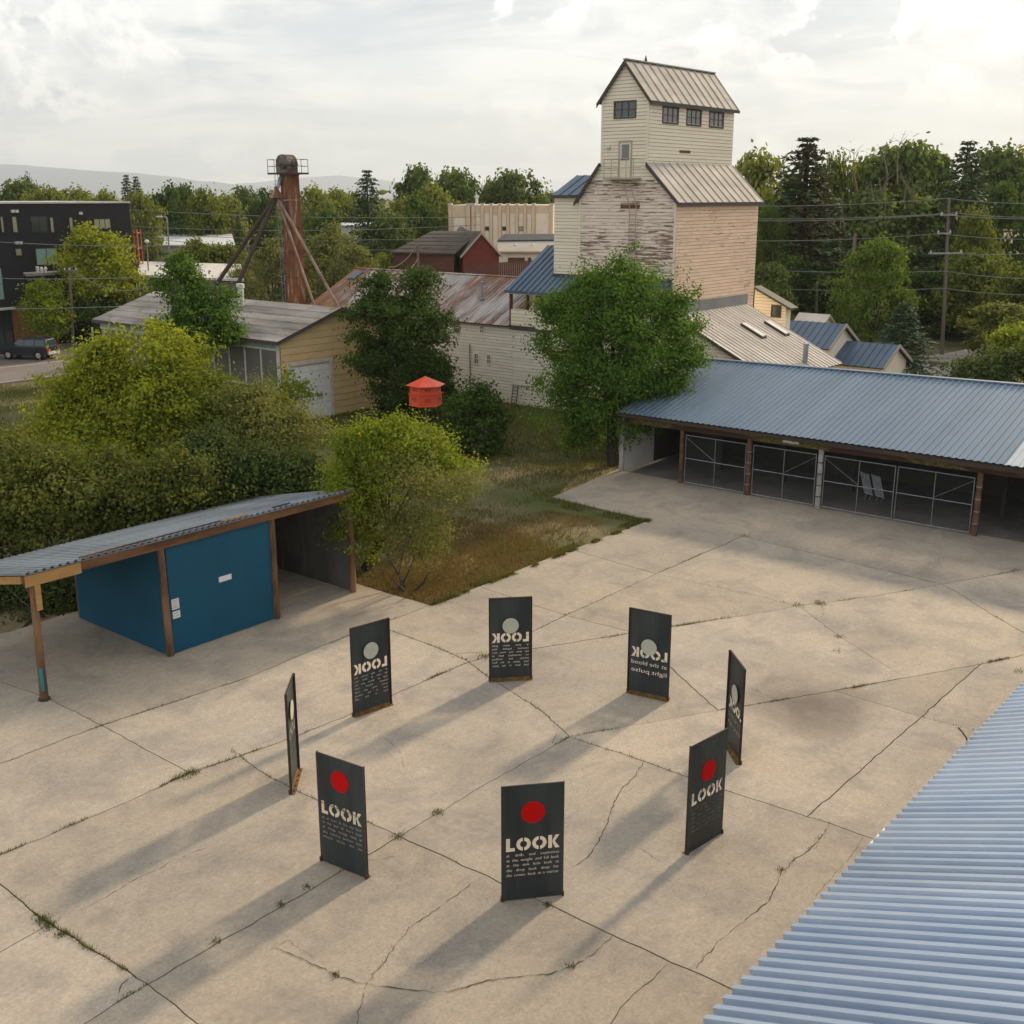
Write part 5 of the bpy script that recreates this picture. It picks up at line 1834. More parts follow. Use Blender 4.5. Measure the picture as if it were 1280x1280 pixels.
    # loose laths lying along the front edge of the roof
    for k, (a, L, d, mt, l) in enumerate(((15.0, 2.3, 0.16, 'beam_wood', 'long weathered lath lying on the corrugated roof edge, left'), (17.4, 2.6, 0.22, 'trim_dark', 'dark long strip lying on the corrugated roof edge'), (19.6, 1.0, 0.16, 'new_wood', 'short pale lath lying on the corrugated roof edge'), (21.6, 0.7, 0.25, 'trim_dark', 'short dark block lying near the right end of the roof'))):
        sl = (zf - zb) / (vf - vb)
        v = vf - d
        z = zf + sl * (v - vf)
        m = MB()
        m.hexa([W(a, v - 0.05, z + 0.045), W(a + L, v - 0.07, z + 0.045), W(a + L, v + 0.0, z + 0.06), W(a, v + 0.02, z + 0.06), W(a, v - 0.05, z + 0.085), W(a + L, v - 0.07, z + 0.085), W(a + L, v, z + 0.1), W(a, v + 0.02, z + 0.1)])
        tag(m.build('lath', MAT[mt]), l, 'lath', 'loose laths on the shed roof')
    # wire fence running on from the open end, left
    g = thing('wire_fence', 'low wire fence in front of the dark thicket behind the open bay', 'fence', W(11, -32.7))
    for u in np.arange(4.5, 14, 2.4):
        m = MB()
        m.tube([W(u, -32.8, -0.05), W(u, -32.8, 1.25)], 0.035, 5)
        m.build('post', MAT['rust_dark'], g)
    m = MB()
    for z in (0.25, 0.6, 0.95, 1.2):
        m.tube([W(4.5, -32.8, z), W(13.9, -32.8, z)], 0.009, 4)
    m.build('wire', MAT['wire'], g)


def near_roof():
    t = thing('near_shed', 'nearest shed roof of pale blue ribbed metal in the lower right corner', 'shed', W(17, -2))
    v0, v1, z0 = -5.78, 2.4, 3.0
    sl = 0.38
    u0, u1 = 2.0, 34.0
    # the roof faces -V: seen from outside, left to right runs towards -U
    n = 33
    w = (u1 - u0) / n
    o = Vector(org(t))
    e = Vector(W(u1, v0, z0))
    x = Vector((-U[0], -U[1], 0))
    y = Vector((V[0], V[1], sl)).normalized()
    z = x.cross(y)
    L = (v1 - v0) * math.hypot(1, sl)
    me = sheet_mesh(w, L, 4, 0.068, MAT['near_roof'], 'trap')
    scr = MB()
    for i in range(n):
        link('roof_panel', me, t, frame_at(e + x * (w * i) + z * random.uniform(0, 0.005) - o, x, y, z))
        for q in range(4):
            for d in np.arange(0.35, L, 0.92):
                if random.random() < 0.62:
                    continue
                c = e + x * (w * i + w * (q + 0.88 - 0.12)) + y * (d + random.uniform(-0.05, 0.05)) + z * 0.004
                scr.add([tuple(c + x * a * 0.008 + y * b * 0.008 + z * 0.01) for a, b in ((-1, -1), (1, -1), (1, 1), (-1, 1))] + [tuple(c + x * a * 0.01 + y * b * 0.01) for a, b in ((-1, -1), (1, -1), (1, 1), (-1, 1))], [(0, 1, 2, 3), (0, 4, 5, 1), (1, 5, 6, 2), (2, 6, 7, 3), (3, 7, 4, 0)])
    scr.build('screw_heads', MAT['trim_dark'], t, kind='stuff')
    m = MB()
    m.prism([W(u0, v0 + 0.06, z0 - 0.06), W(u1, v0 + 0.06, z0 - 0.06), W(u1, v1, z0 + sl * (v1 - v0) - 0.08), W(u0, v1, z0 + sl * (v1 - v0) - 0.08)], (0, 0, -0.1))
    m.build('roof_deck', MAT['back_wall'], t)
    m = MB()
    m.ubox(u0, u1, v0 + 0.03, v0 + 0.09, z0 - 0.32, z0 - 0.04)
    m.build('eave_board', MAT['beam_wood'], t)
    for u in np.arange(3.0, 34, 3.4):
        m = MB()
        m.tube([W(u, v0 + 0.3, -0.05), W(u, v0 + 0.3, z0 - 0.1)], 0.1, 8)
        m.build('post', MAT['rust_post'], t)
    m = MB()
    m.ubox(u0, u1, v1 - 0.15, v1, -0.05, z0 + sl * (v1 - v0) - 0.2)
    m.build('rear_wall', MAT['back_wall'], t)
    m = MB()
    m.ubox(15.95, 16.75, v0 - 0.05, v0 + 0.025, z0 - 0.26, z0 + 0.01)
    tag(m.build('eave_sign', MAT['paper']), 'white board fixed under the eave of the nearest blue roof', 'sign')
    m = MB()
    q = G(1212, 930, 3.0)
    m.tube([(q[0], q[1], 2.9), (q[0] - 0.05, q[1] + 0.05, 3.1), (q[0] - 0.12, q[1] + 0.12, 3.2), (q[0] - 0.2, q[1] + 0.12, 3.28)], 0.016, 5)
    tag(m.build('wire_end', MAT['trim_dark']), 'short dark wire end sticking out beyond the blue roof edge', 'wire')


right_shed()
left_shed()
near_roof()


# ------------------------------------------------------------------ the ring of LOOK panels
def arc(cx, cz, r, a0, a1, n):
    return [(cx + r * math.cos(a0 + (a1 - a0) * i / n), cz + r * math.sin(a0 + (a1 - a0) * i / n)) for i in range(n + 1)]


def look_holes(x0, x1, z0, z1):
    """outlines of the stencil word LOOK inside a box"""
    H = z1 - z0
    s = H * 0.27
    r = H * 0.5
    cz = (z0 + z1) / 2
    out = []
    out.append([(x0, z0), (x0 + H * 0.60, z0), (x0 + H * 0.60, z0 + s), (x0 + s, z0 + s), (x0 + s, z1), (x0, z1)])
    kx = x1 - H * 0.78
    free = kx - (x0 + H * 0.60)
    r = min(r, free / 4 * 1.04)
    for c in (x0 + H * 0.58 + free * 0.27, x0 + H * 0.58 + free * 0.745):
        ri = r * 0.48
        for sd in (1, -1):
            g = 0.10
            if sd == 1:
                a0, a1 = -math.pi / 2 + g, math.pi / 2 - g
            else:
                a0, a1 = math.pi / 2 + g, 3 * math.pi / 2 - g
            gi = g * 1.9
            b0 = a0 + (gi - g)
            b1 = a1 - (gi - g)
            out.append(arc(c, cz, r, a0, a1, 14) + arc(c, cz, ri, b1, b0, 10))
    out.append([(kx, z0), (kx + s, z0), (kx + s, z1), (kx, z1)])
    mx = kx + s + H * 0.03
    out.append([(mx, cz + H * 0.04), (mx, cz + H * 0.10), (x1 - s * 1.05, z1), (x1, z1), (mx + s * 0.62, cz), (x1 + H * 0.02, z0), (x1 - s * 1.1, z0), (mx, cz - H * 0.06)])
    return out


def word_splines(body, size):
    cu = bpy.data.curves.new('t', 'FONT')
    cu.body = body
    cu.size = size
    cu.offset = size * 0.022
    cu.resolution_u = 2
    ob = bpy.data.objects.new('t', cu)
    COL.objects.link(ob)
    c2 = ob.to_curve(bpy.context.evaluated_depsgraph_get(), apply_modifiers=False)
    sp = []
    for s in c2.splines:
        p = []
        bp = list(s.bezier_points) if s.type == 'BEZIER' else []
        for i, q in enumerate(bp):
            nx = bp[(i + 1) % len(bp)]
            p.append((q.co.x, q.co.y))
            if ((nx.co - q.co).cross(q.handle_right - q.co)).length > 1e-7:
                for tt in (0.35, 0.7):
                    a, b, c_, d = q.co, q.handle_right, nx.handle_left, nx.co
                    r = a * (1 - tt) ** 3 + b * 3 * tt * (1 - tt) ** 2 + c_ * 3 * tt * tt * (1 - tt) + d * tt ** 3
                    p.append((r.x, r.y))
        if len(p) > 2:
            sp.append(p)
    ob.to_curve_clear()
    bpy.data.objects.remove(ob)
    bpy.data.curves.remove(cu)
    xs = [q[0] for s in sp for q in s]
    return sp, min(xs), max(xs)


def text_splines(body, x0, x1, z, size):
    """outlines of a justified line of text between x0 and x1"""
    ws = [word_splines(w, size) for w in body.split()]
    tot = sum(b - a for _, a, b in ws)
    n = max(1, len(ws) - 1)
    k = min(1.0, (x1 - x0 - 0.02 * n) / tot)
    if len(ws) <= 3 and size > 0.12:
        k = (x1 - x0 - 0.07 * n) / tot
    gap = (x1 - x0 - tot * k) / n
    out, x = [], x0
    for sp, a, b in ws:
        out += [[(x + (q[0] - a) * k, z + q[1]) for q in s] for s in sp]
        x += (b - a) * k + gap
    return out


def panel_sheet(parent, w, h, holes, th=0.006):
    """flat steel plate with the holes cut through (filled 2D curve turned into a mesh)"""
    cu = bpy.data.curves.new('plate', 'CURVE')
    cu.dimensions = '2D'
    cu.fill_mode = 'BOTH'
    cu.extrude = th / 2
    for pts in [[(-w / 2, 0.02), (w / 2, 0.02), (w / 2, h), (-w / 2, h)]] + holes:
        s = cu.splines.new('POLY')
        s.points.add(len(pts) - 1)
        for i, (x, y) in enumerate(pts):
            s.points[i].co = (x, y, 0, 1)
        s.use_cyclic_u = True
    ob = bpy.data.objects.new('plate', cu)
    COL.objects.link(ob)
    dg = bpy.context.evaluated_depsgraph_get()
    dg.update()
    me = bpy.data.meshes.new_from_object(ob.evaluated_get(dg))
    bpy.data.objects.remove(ob)
    bpy.data.curves.remove(cu)
    me.name = 'sheet'
    me.transform(Matrix.Rotation(math.pi / 2, 4, 'X'))   # local x across, z up, outer face towards -y
    me.materials.clear()
    me.materials.append(MAT['steel'])
    return link('sheet', me, parent)


PANELS = [
    # ground ends (left, right as seen in the photograph), disc height, LOOK box height, lines, label; flip: True where the inner face is seen
    ((627, 1127), (704, 1119), 1.86, 1.21, ['at drills and explosives', 'at the weight and fall look', 'at the sink hole look at', 'the drop look deep for', 'the center look in a mirror'], False,
     'frontmost dark steel LOOK panel facing the camera, red disc, at drills and explosives'),
    ((405, 1077), (455, 1097), 1.95, 1.27, ['at all look at the sky look', 'at the bed of there look', 'at cheap orange look at', 'you reaches bottom look', 'around across the sea'], False,
     'dark steel LOOK panel with red disc at the front left of the ring'),
    ((861, 1067), (900, 1043), 1.70, 1.22, ['at the roots of the tree', 'look and see the little', 'look down look to the', 'look at the inside look', 'look at the window for', 'look at a quarter of light'], False,
     'dark steel LOOK panel with red disc at the front right of the ring'),
    ((908, 928), (925, 955), 1.55, 1.16, ['at the hand', 'of the rain'], True, 'edge-on dark LOOK panel at the far right of the ring'),
    ((788, 865), (832, 875), 1.42, 1.22, ['at the blood', 'light pulse'], True, 'dark LOOK panel seen from behind, mirrored words at the blood light pulse'),
    ((612, 851), (664, 848), 1.62, 1.27, ['at given wants given', 'conscious beyond wire', 'but what that mean now', 'no somewhere look at', 'mindset and mindlong', 'look within at the flow', 'look back at the other'], True,
     'mirrored dark LOOK panel at the back centre of the ring, nearest the lawn'),
    ((443, 895), (487, 880), 1.69, 1.27, ['at the way across the', 'far look at what runs', 'look at where you see', 'beneath around look', 'inside what you hold', 'look at the turning', 'look at the wall'], True,
     'mirrored dark LOOK panel at the back left of the ring, nearest the blue shed'),
    ((363, 992), (372, 962), 1.80, 1.27, ['at the door', 'of the sun'], True, 'edge-on dark LOOK panel at the far left of the ring'),
]


def look_panel(e0, e1, zd, zl, lines, inner, label):
    a, b = np.array(G(*e0)), np.array(G(*e1))
    c = (a + b) / 2
    d = (b - a)[:2]
    d = d / np.linalg.norm(d)
    if inner:
        d = -d                                   # seen from outside the order of the ends turns round
    w, h = 1.2, 2.44
    t = thing('text_panel', label, 'art panel', (float(c[0]), float(c[1]), 0), 'ring of LOOK panels on the concrete')
    t.rotation_euler.z = math.atan2(d[1], d[0])
    ORIG[t.name] = (0.0, 0.0, 0.0)               # parts in the panel's own space
    holes = look_holes(-w / 2 + 0.085, w / 2 - 0.085, zl - 0.15, zl + 0.13)
    n = len(lines)
    big = n <= 2
    for i, l in enumerate(lines):
        sz = 0.17 if big else (0.088 if n < 6 else 0.08)
        pt = 0.225 if big else (0.106 if n < 6 else 0.1)
        holes += text_splines(l, -w / 2 + 0.09, w / 2 - 0.09, zl - 0.15 - (0.20 if big else 0.115) - i * pt, sz)
    panel_sheet(t, w, h, holes)
    # edge irons and foot on the inner side (+y)
    for x0, x1 in ((-w / 2, -w / 2 + 0.006), (w / 2 - 0.006, w / 2)):
        m = MB()
        m.box(x0, x1, 0.0035, 0.055, 0.02, h)
        m.box(x0 + (0.006 if x0 < 0 else -0.032), x1 + (0.032 if x0 < 0 else -0.006), 0.0035, 0.010, 0.02, h)
        m.build('edge_iron', MAT['steel_edge'], t)
    m = MB()
    m.box(-w / 2 + 0.008, w / 2 - 0.008, 0.0035, 0.03, h - 0.03, h - 0.006)
    m.build('top_iron', MAT['steel_edge'], t)
    m = MB()
    m.box(-w / 2 - 0.01, w / 2 + 0.01, 0.004, 0.115, 0.004, 0.014)
    m.box(-w / 2 + 0.01, w / 2 - 0.01, 0.0035, 0.010, 0.014, 0.075)
    f = m.build('foot_flange', MAT['rust_flange'], t)
    m = MB()
    for x in np.linspace(-w / 2 + 0.12, w / 2 - 0.12, 5):
        m.lathe((x, 0.075, 0.014), [(0.02, 0), (0.02, 0.014), (0.008, 0.03)], 6)
    m.build('bolt', MAT['rust_dark'], f)
    m = MB()
    m.box(-w / 2 - 0.012, -w / 2 + 0.03, -0.03, 0.05, 0.004, 0.1)
    m.build('corner_foot', MAT['rust_dark'], t)
    m = MB()
    m.box(w / 2 - 0.03, w / 2 + 0.012, -0.03, 0.05, 0.004, 0.1)
    m.build('corner_foot', MAT['rust_dark'], t)
    # the disc: red on the outer face, pale on the inner
    r = 0.225

    def disc(name, mat, y0, y1, rad=r):
        n_ = 40
        p = [(rad * math.cos(2 * math.pi * i / n_), y0, zd + rad * math.sin(2 * math.pi * i / n_)) for i in range(n_)]
        q = MB()
        q.prism(p, (0, y1 - y0, 0))
        return q.build(name, mat, t)
    disc('red_disc', MAT['red_disc'], -0.0045, -0.012)
    disc('pale_disc', MAT['pale_disc'], 0.040, 0.048)
    m = MB()
    m.tube([(0, 0.004, zd), (0, 0.039, zd)], 0.04, 8)
    m.build('disc_spacer', MAT['steel_edge'], t)


for p in PANELS:
    look_panel(*p)


# ------------------------------------------------------------------ rusty leg tower
def leg_tower():
    Y = 85.0
    bx, by, _ = at(373, 386, Y)
    t = thing('elevator_leg_tower', 'tall rusty steel elevator leg with head, railed platform and four spouts', 'tower', (bx, by, 0))
    top = at(362, 217, Y)[2]
    m = MB()
    # the casing stands a little out of plumb
    x0, x1 = bx, at(361.5, 217, Y)[0]
    n = 8
    for i in range(n):
        za, zb = top * i / n, top * (i + 1) / n
        xa, xb = x0 + (x1 - x0) * i / n, x0 + (x1 - x0) * (i + 1) / n
        q = MB()
        hw, hd = 0.62 - 0.08 * i / n, 0.42

        def pts(x, z, e=0.0):
            return [tuple(np.array([x, by, z]) + np.append((a * (hw + e)) * V + (b * (hd + e)) * U, 0)) for a, b in ((-1, -1), (1, -1), (1, 1), (-1, 1))]
        q.hexa(pts(xa, za) + pts(xb, zb - 0.02))
        q.hexa(pts(xb, zb - 0.10, 0.035) + pts(xb, zb - 0.02, 0.035))
        q.build('casing_section', MAT['rust'], t)
    pl = at(360, 216, Y)
    m = MB()
    pw, pd = 1.38, 0.75
    cx = at(360, 216, Y)[0]

    def P(a, b, z):
        q = np.array([cx, by]) + a * V + b * U
        return (float(q[0]), float(q[1]), z)
    m.box(-pw, pw, -pd, pd, top - 0.06, top + 0.06, P)
    pf = m.build('platform', MAT['rust_dark'], t)
    m = MB()
    for a in (-pw + 0.03, -pw * 0.45, pw * 0.45, pw - 0.03):
        for b in (-pd + 0.03, pd - 0.03):
            m.tube([P(a, b, top + 0.06), P(a, b, top + 0.98)], 0.022, 5)
    for z in (0.5, 0.96):
        m.tube([P(-pw * 0.45, -pd + .03, top + z), P(-pw + .03, -pd + .03, top + z), P(-pw + .03, pd - .03, top + z), P(-pw * .45, pd - .03, top + z)], 0.02, 5)
        m.tube([P(pw * 0.45, -pd + .03, top + z), P(pw - .03, -pd + .03, top + z), P(pw - .03, pd - .03, top + z), P(pw * .45, pd - .03, top + z)], 0.02, 5)
    m.build('railing', MAT['rust_dark'], pf)
    # rounded head
    hz = at(358, 193, Y)[2]
    prof = [(-0.66, 0.06), (-0.66, (hz - top) * 0.55)] + [(-0.66 * math.cos(a), (hz - top) * 0.55 + (hz - top) * 0.45 * math.sin(a)) for a in np.linspace(0, math.pi, 13)[1:-1]] + [(0.66, (hz - top) * 0.55), (0.66, 0.06)]
    m = MB()
    f = [P(a - 0.1, -0.45, top + z) for a, z in prof]
    b = [P(a - 0.1, 0.45, top + z) for a, z in prof]
    k = len(prof)
    m.add(f + b, [tuple(range(k - 1, -1, -1)), tuple(range(k, 2 * k))] + [(i, (i + 1) % k, k + (i + 1) % k, k + i) for i in range(k)])
    m.build('head', M('head_rust', (0.22, 0.19, 0.16), (0.075, 0.05, 0.038), 1.6, rough=0.8, lo=0.42, hi=0.56), t)
    m = MB()
    m.box(-0.78, 0.58, -0.47, 0.47, top + (hz - top) * 0.42, top + (hz - top) * 0.47, P)
    m.build('head_flange', MAT['rust_dark'], t)
    m = MB()
    m.lathe(P(0.25, -0.5, top + 0.45), [(0.14, -0.14), (0.2, 0), (0.14, 0.14)], 8)
    m.build('bearing', MAT['rust_dark'], t)
    m = MB()
    m.tube([P(0.74, -0.1, top + 0.62), P(1.06, -0.1, top + 0.62)], 0.17, 10)
    m.tube([P(0.5, -0.1, top + 0.5), P(1.1, -0.1, top + 0.5)], 0.04, 5)
    m.build('motor', MAT['trim_dark'], t)
    # distributor and spouts
    dz = at(344, 232, Y)
    dp = np.array(at(345, 234, Y - 0.4))
    m = MB()
    m.tube([P(-0.35, -0.3, top - 0.05), (dp[0] + 0.05, dp[1], dp[2] - 0.2)], 0.13, 8)
    m.build('head_spout', MAT['galv'], t)
    m = MB()
    m.lathe((dp[0], dp[1], dp[2] - 0.75), [(0.5, 0), (0.42, 0.2), (0.16, 0.62), (0.14, 0.8)], 10)
    m.build('distributor', MAT['rust'], t)
    base = dp + np.array([0, 0, -0.6])
    for (px, py, Yt, r, mt, lab) in ((262, 368, 84, 0.15, 'rust_dark', None), (290, 372, 81, 0.15, 'rust_dark', None), (396.5, 392, 82.5, 0.085, 'rust_pale', None), (431, 398, 82, 0.1, 'rust_pale', None)):
        e = np.array(at(px, py, Yt))
        e2 = base + (e - base) * 1.12
        m = MB()
        m.tube([tuple(base + (e - base) * 0.02), tuple(e2)], r, 8)
        m.build('spout', MAT[mt], t)
    m = MB()
    m.tube([tuple(dp + np.array([0.3, 0, -0.5])), P(-0.3, -0.45, top - 2.4)], 0.12, 7)
    m.build('return_spout', MAT['rust_pale'], t)
    # caged ladder on the left side
    m = MB()
    for a in (-0.95, -0.72):
        m.tube([(bx - 0.12 + a * 0.9, by - 0.3, 0), (x1 - 0.12 + a * 0.9, by - 0.3, top)], 0.025, 4)
    for z in np.arange(1, top, 0.45):
        f_ = z / top
        xx = bx + (x1 - bx) * f_ - 0.12
        m.tube([(xx - 0.95 * 0.9, by - 0.3, z), (xx - 0.72 * 0.9, by - 0.3, z)], 0.016, 4)
    m.build('ladder', MAT['galv'], t)


# ------------------------------------------------------------------ red house on a pole
def pole_house():
    c = np.array(G(533, 545))
    zb, zt = at(530, 506, c[1])[2], at(530, 470, c[1])[2]
    k = c[1] / 58.0
    t = thing('pole_house', 'bright orange red hexagonal little house on a thin pole above the lawn', 'sculpture', tuple(c))

    def ring(r, z, a0=0.25):
        return [(c[0] + r * math.cos(a0 + i * math.pi / 3), c[1] + r * math.sin(a0 + i * math.pi / 3), z) for i in range(6)]

    def tier(name, r0, z0, r1, z1, mat):
        m = MB()
        a, b = ring(r0, z0), ring(r1, z1)
        m.add(a + b, [tuple(range(5, -1, -1)), tuple(range(6, 12))] + [(i, (i + 1) % 6, 6 + (i + 1) % 6, 6 + i) for i in range(6)])
        return m.build(name, mat, t)
    h = zt - zb
    tier('floor', 0.88 * k, zb, 0.88 * k, zb + 0.05, MAT['orange_red'])
    # walls are thin hexagon rings with window openings in each side
    for name, r, z0, z1 in (('lower_storey', 0.86 * k, zb + 0.05, zb + h * 0.40), ('upper_storey', 0.80 * k, zb + h * 0.43, zb + h * 0.70)):
        m = MB()
        ro, ri = ring(r, 0), ring(r - 0.03, 0)
        win = []
        for i in range(6):
            j = (i + 1) % 6
            A, B = Vector(ro[i]), Vector(ro[j])
            C, D = Vector(ri[i]), Vector(ri[j])

            def q(a, z, inner=False):
                p = (C.lerp(D, a) if inner else A.lerp(B, a))
                return (p.x, p.y, z)
            hh = z1 - z0
            for a0, a1, y0, y1 in ((0, 0.3, z0, z1), (0.7, 1, z0, z1), (0.3, 0.7, z0, z0 + hh * 0.3), (0.3, 0.7, z1 - hh * 0.28, z1)):
                m.hexa([q(a0, y0), q(a1, y0), q(a1, y0, True), q(a0, y0, True), q(a0, y1), q(a1, y1), q(a1, y1, True), q(a0, y1, True)])
            win.append((q(0.3, z0 + hh * 0.3, True), q(0.7, z0 + hh * 0.3, True), q(0.7, z1 - hh * 0.28, True), q(0.3, z1 - hh * 0.28, True)))
        s = m.build(name, MAT['orange_red'], t)
        for w in win:
            m = MB()
            m.poly(w)
            m.build('window', MAT['orange_dark'], s)
        tier('storey_floor', r + 0.05, z1, r + 0.05, z1 + 0.04, MAT['orange_red'])
    m = MB()
    a = ring(1.04 * k, zb + h * 0.70)
    m.add(a + [(c[0], c[1], zt)], [tuple(range(5, -1, -1))] + [(i, (i + 1) % 6, 6) for i in range(6)])
    m.build('roof', MAT['orange_red'], t)
    m = MB()
    m.tube([(c[0], c[1], -0.05), (c[0], c[1], zb)], 0.035, 7)
    m.build('pole', MAT['galv_tube'], t)


# ------------------------------------------------------------------ buildings farther off
def black_building():
    v = -100.0
    t = thing('office_block', 'black clad three storey office block at the left edge', 'building', W(55, -106))
    u1 = onv(165, 300, v)[0]
    u0 = 38.0
    h = 12.35
    m = MB()
    m.ubox(u0, u1, v - 14, v, -0.1, h)
    m.build('wall', MAT['black_clad'], t)
    m = MB()
    m.ubox(u0 - 0.1, u1 + 0.1, v - 14.1, v + 0.12, h, h + 0.16)
    m.build('parapet_cap', MAT['parapet'], t)
    # thin cladding joints
    m = MB()
    for z in np.arange(0.8, h, 0.42):
        m.fbox('v', v, u0, u1, z, z + 0.36, 0.0, 0.018)
    m.build('cladding', MAT['black_clad'], t, kind='stuff')
    for (x0, y0, x1, y1), g, cols in (((0, 271, 5, 290), 'glass_office', 1), ((14.5, 271, 22, 290), 'glass_office', 1), ((38, 271, 60, 290), 'glass', 2), ((62, 272, 67.5, 290), 'glass_office', 1), ((86, 272, 91.5, 289), 'glass_office', 1), ((117, 274, 138, 285), 'glass_office', 3), ((44, 311, 72, 330), 'glass_reflect_green', 2), ((19, 311, 27, 319), 'glass_office', 1), ((98, 345, 120, 352), 'glass', 2)):
        a, za = onv(x0, y0, v)
        b, zb = onv(x1, y1, v)
        window(t, 'v', v + 0.022, a, b, zb, za, cols, 1, MAT['black_frame'], MAT[g], 0.06, 0.05)
    for x, y in ((15, 264), (20, 264), (100, 266.5), (20, 303.5), (25, 303.5)):
        a, z = onv(x, y, v)
        m = MB()
        m.fbox('v', v, a - 0.14, a + 0.14, z - 0.12, z + 0.12, 0.02, 0.22)
        m.build('wall_lamp', MAT['trim_white'], t)
    # low front part with flat roof
    f0, f1 = onv(31, 345, -97.6)[0], u1 - 2.5
    zr = onv(60, 344, -97.6)[1]
    m = MB()
    m.ubox(f0, f1, v + 0.02, v + 2.4, -0.1, zr)
    m.build('ground_storey', MAT['black_clad'], t)
    m = MB()
    m.ubox(f0 - 0.02, f1 + 0.1, v + 0.03, v + 2.55, zr, zr + 0.2)
    m.build('canopy_roof', MAT['grey_roof'], t)
    m = MB()
    for k in range(3):
        a = onv(47 + k * 5, 338, v + 1.2)[0]
        m.lathe(W(a, v + 1.2, zr + 0.2), [(0.16, 0), (0.16, 0.35 + 0.2 * (k == 0)), (0.05, 0.5)], 6)
    m.build('roof_vent', MAT['trim_white'], t)
    # nearer gabled wing
    g = thing('gabled_wing', 'black gabled wing with tall window and cedar entrance nearest the street', 'building', W(48, -97.5))
    pv = -97.2
    ga0, gz0 = onv(-60, 302, pv)
    g1 = onv(29, 340, pv)[0]
    ze = onv(29, 333, pv)[1]
    ga = onv(2, 302, pv)
    m = MB()
    sec = [(ga[0] - (g1 - ga[0]), -0.1), (g1, -0.1), (g1, ze), (ga[0], ga[1]), (ga[0] - (g1 - ga[0]), ze)]
    m.prism([W(a, pv, z) for a, z in sec], tuple(np.array(W(0, -2.75, 0))))
    m.build('wall', MAT['black_clad'], g)
    a, za = onv(-9, 336, pv)
    b, zb = onv(5.5, 374, pv)
    window(g, 'v', pv, a, b, zb, za, 1, 2, MAT['black_frame'], MAT['glass_reflect_green'], 0.08)
    a, za = onv(13, 383, pv)
    b, zb = onv(26, 432, pv)
    n = 5
    for i in range(n):
        m = MB()
        m.fbox('v', pv, a + (b - a) * i / n + 0.008, a + (b - a) * (i + 1) / n - 0.008, -0.02, za, 0.01, 0.12)
        m.build('cedar_board', MAT['cedar'], g)
    m = MB()
    m.fbox('v', pv, b + 0.005, onv(74, 432, pv)[0], -0.02, za, 0.01, 0.06)
    m.build('cedar_panel', MAT['cedar'], g)
    a2 = onv(-12, 390, pv)[0]
    m = MB()
    m.fbox('v', pv, a2, a - 0.1, 0.0, za - 0.25, 0.01, 0.04)
    d = m.build('door', MAT['glass'], g)
    m = MB()
    for x in (a2, (a2 + a) / 2, a - 0.14):
        m.fbox('v', pv, x, x + 0.07, 0.0, za - 0.25, 0.045, 0.09)
    m.build('door_frame', MAT['black_frame'], d)
    m = MB()
    m.fbox('v', pv, a2 - 0.2, a, za - 0.2, za - 0.06, 0.01, 0.9)
    m.build('entrance_canopy', MAT['trim_white'], g)


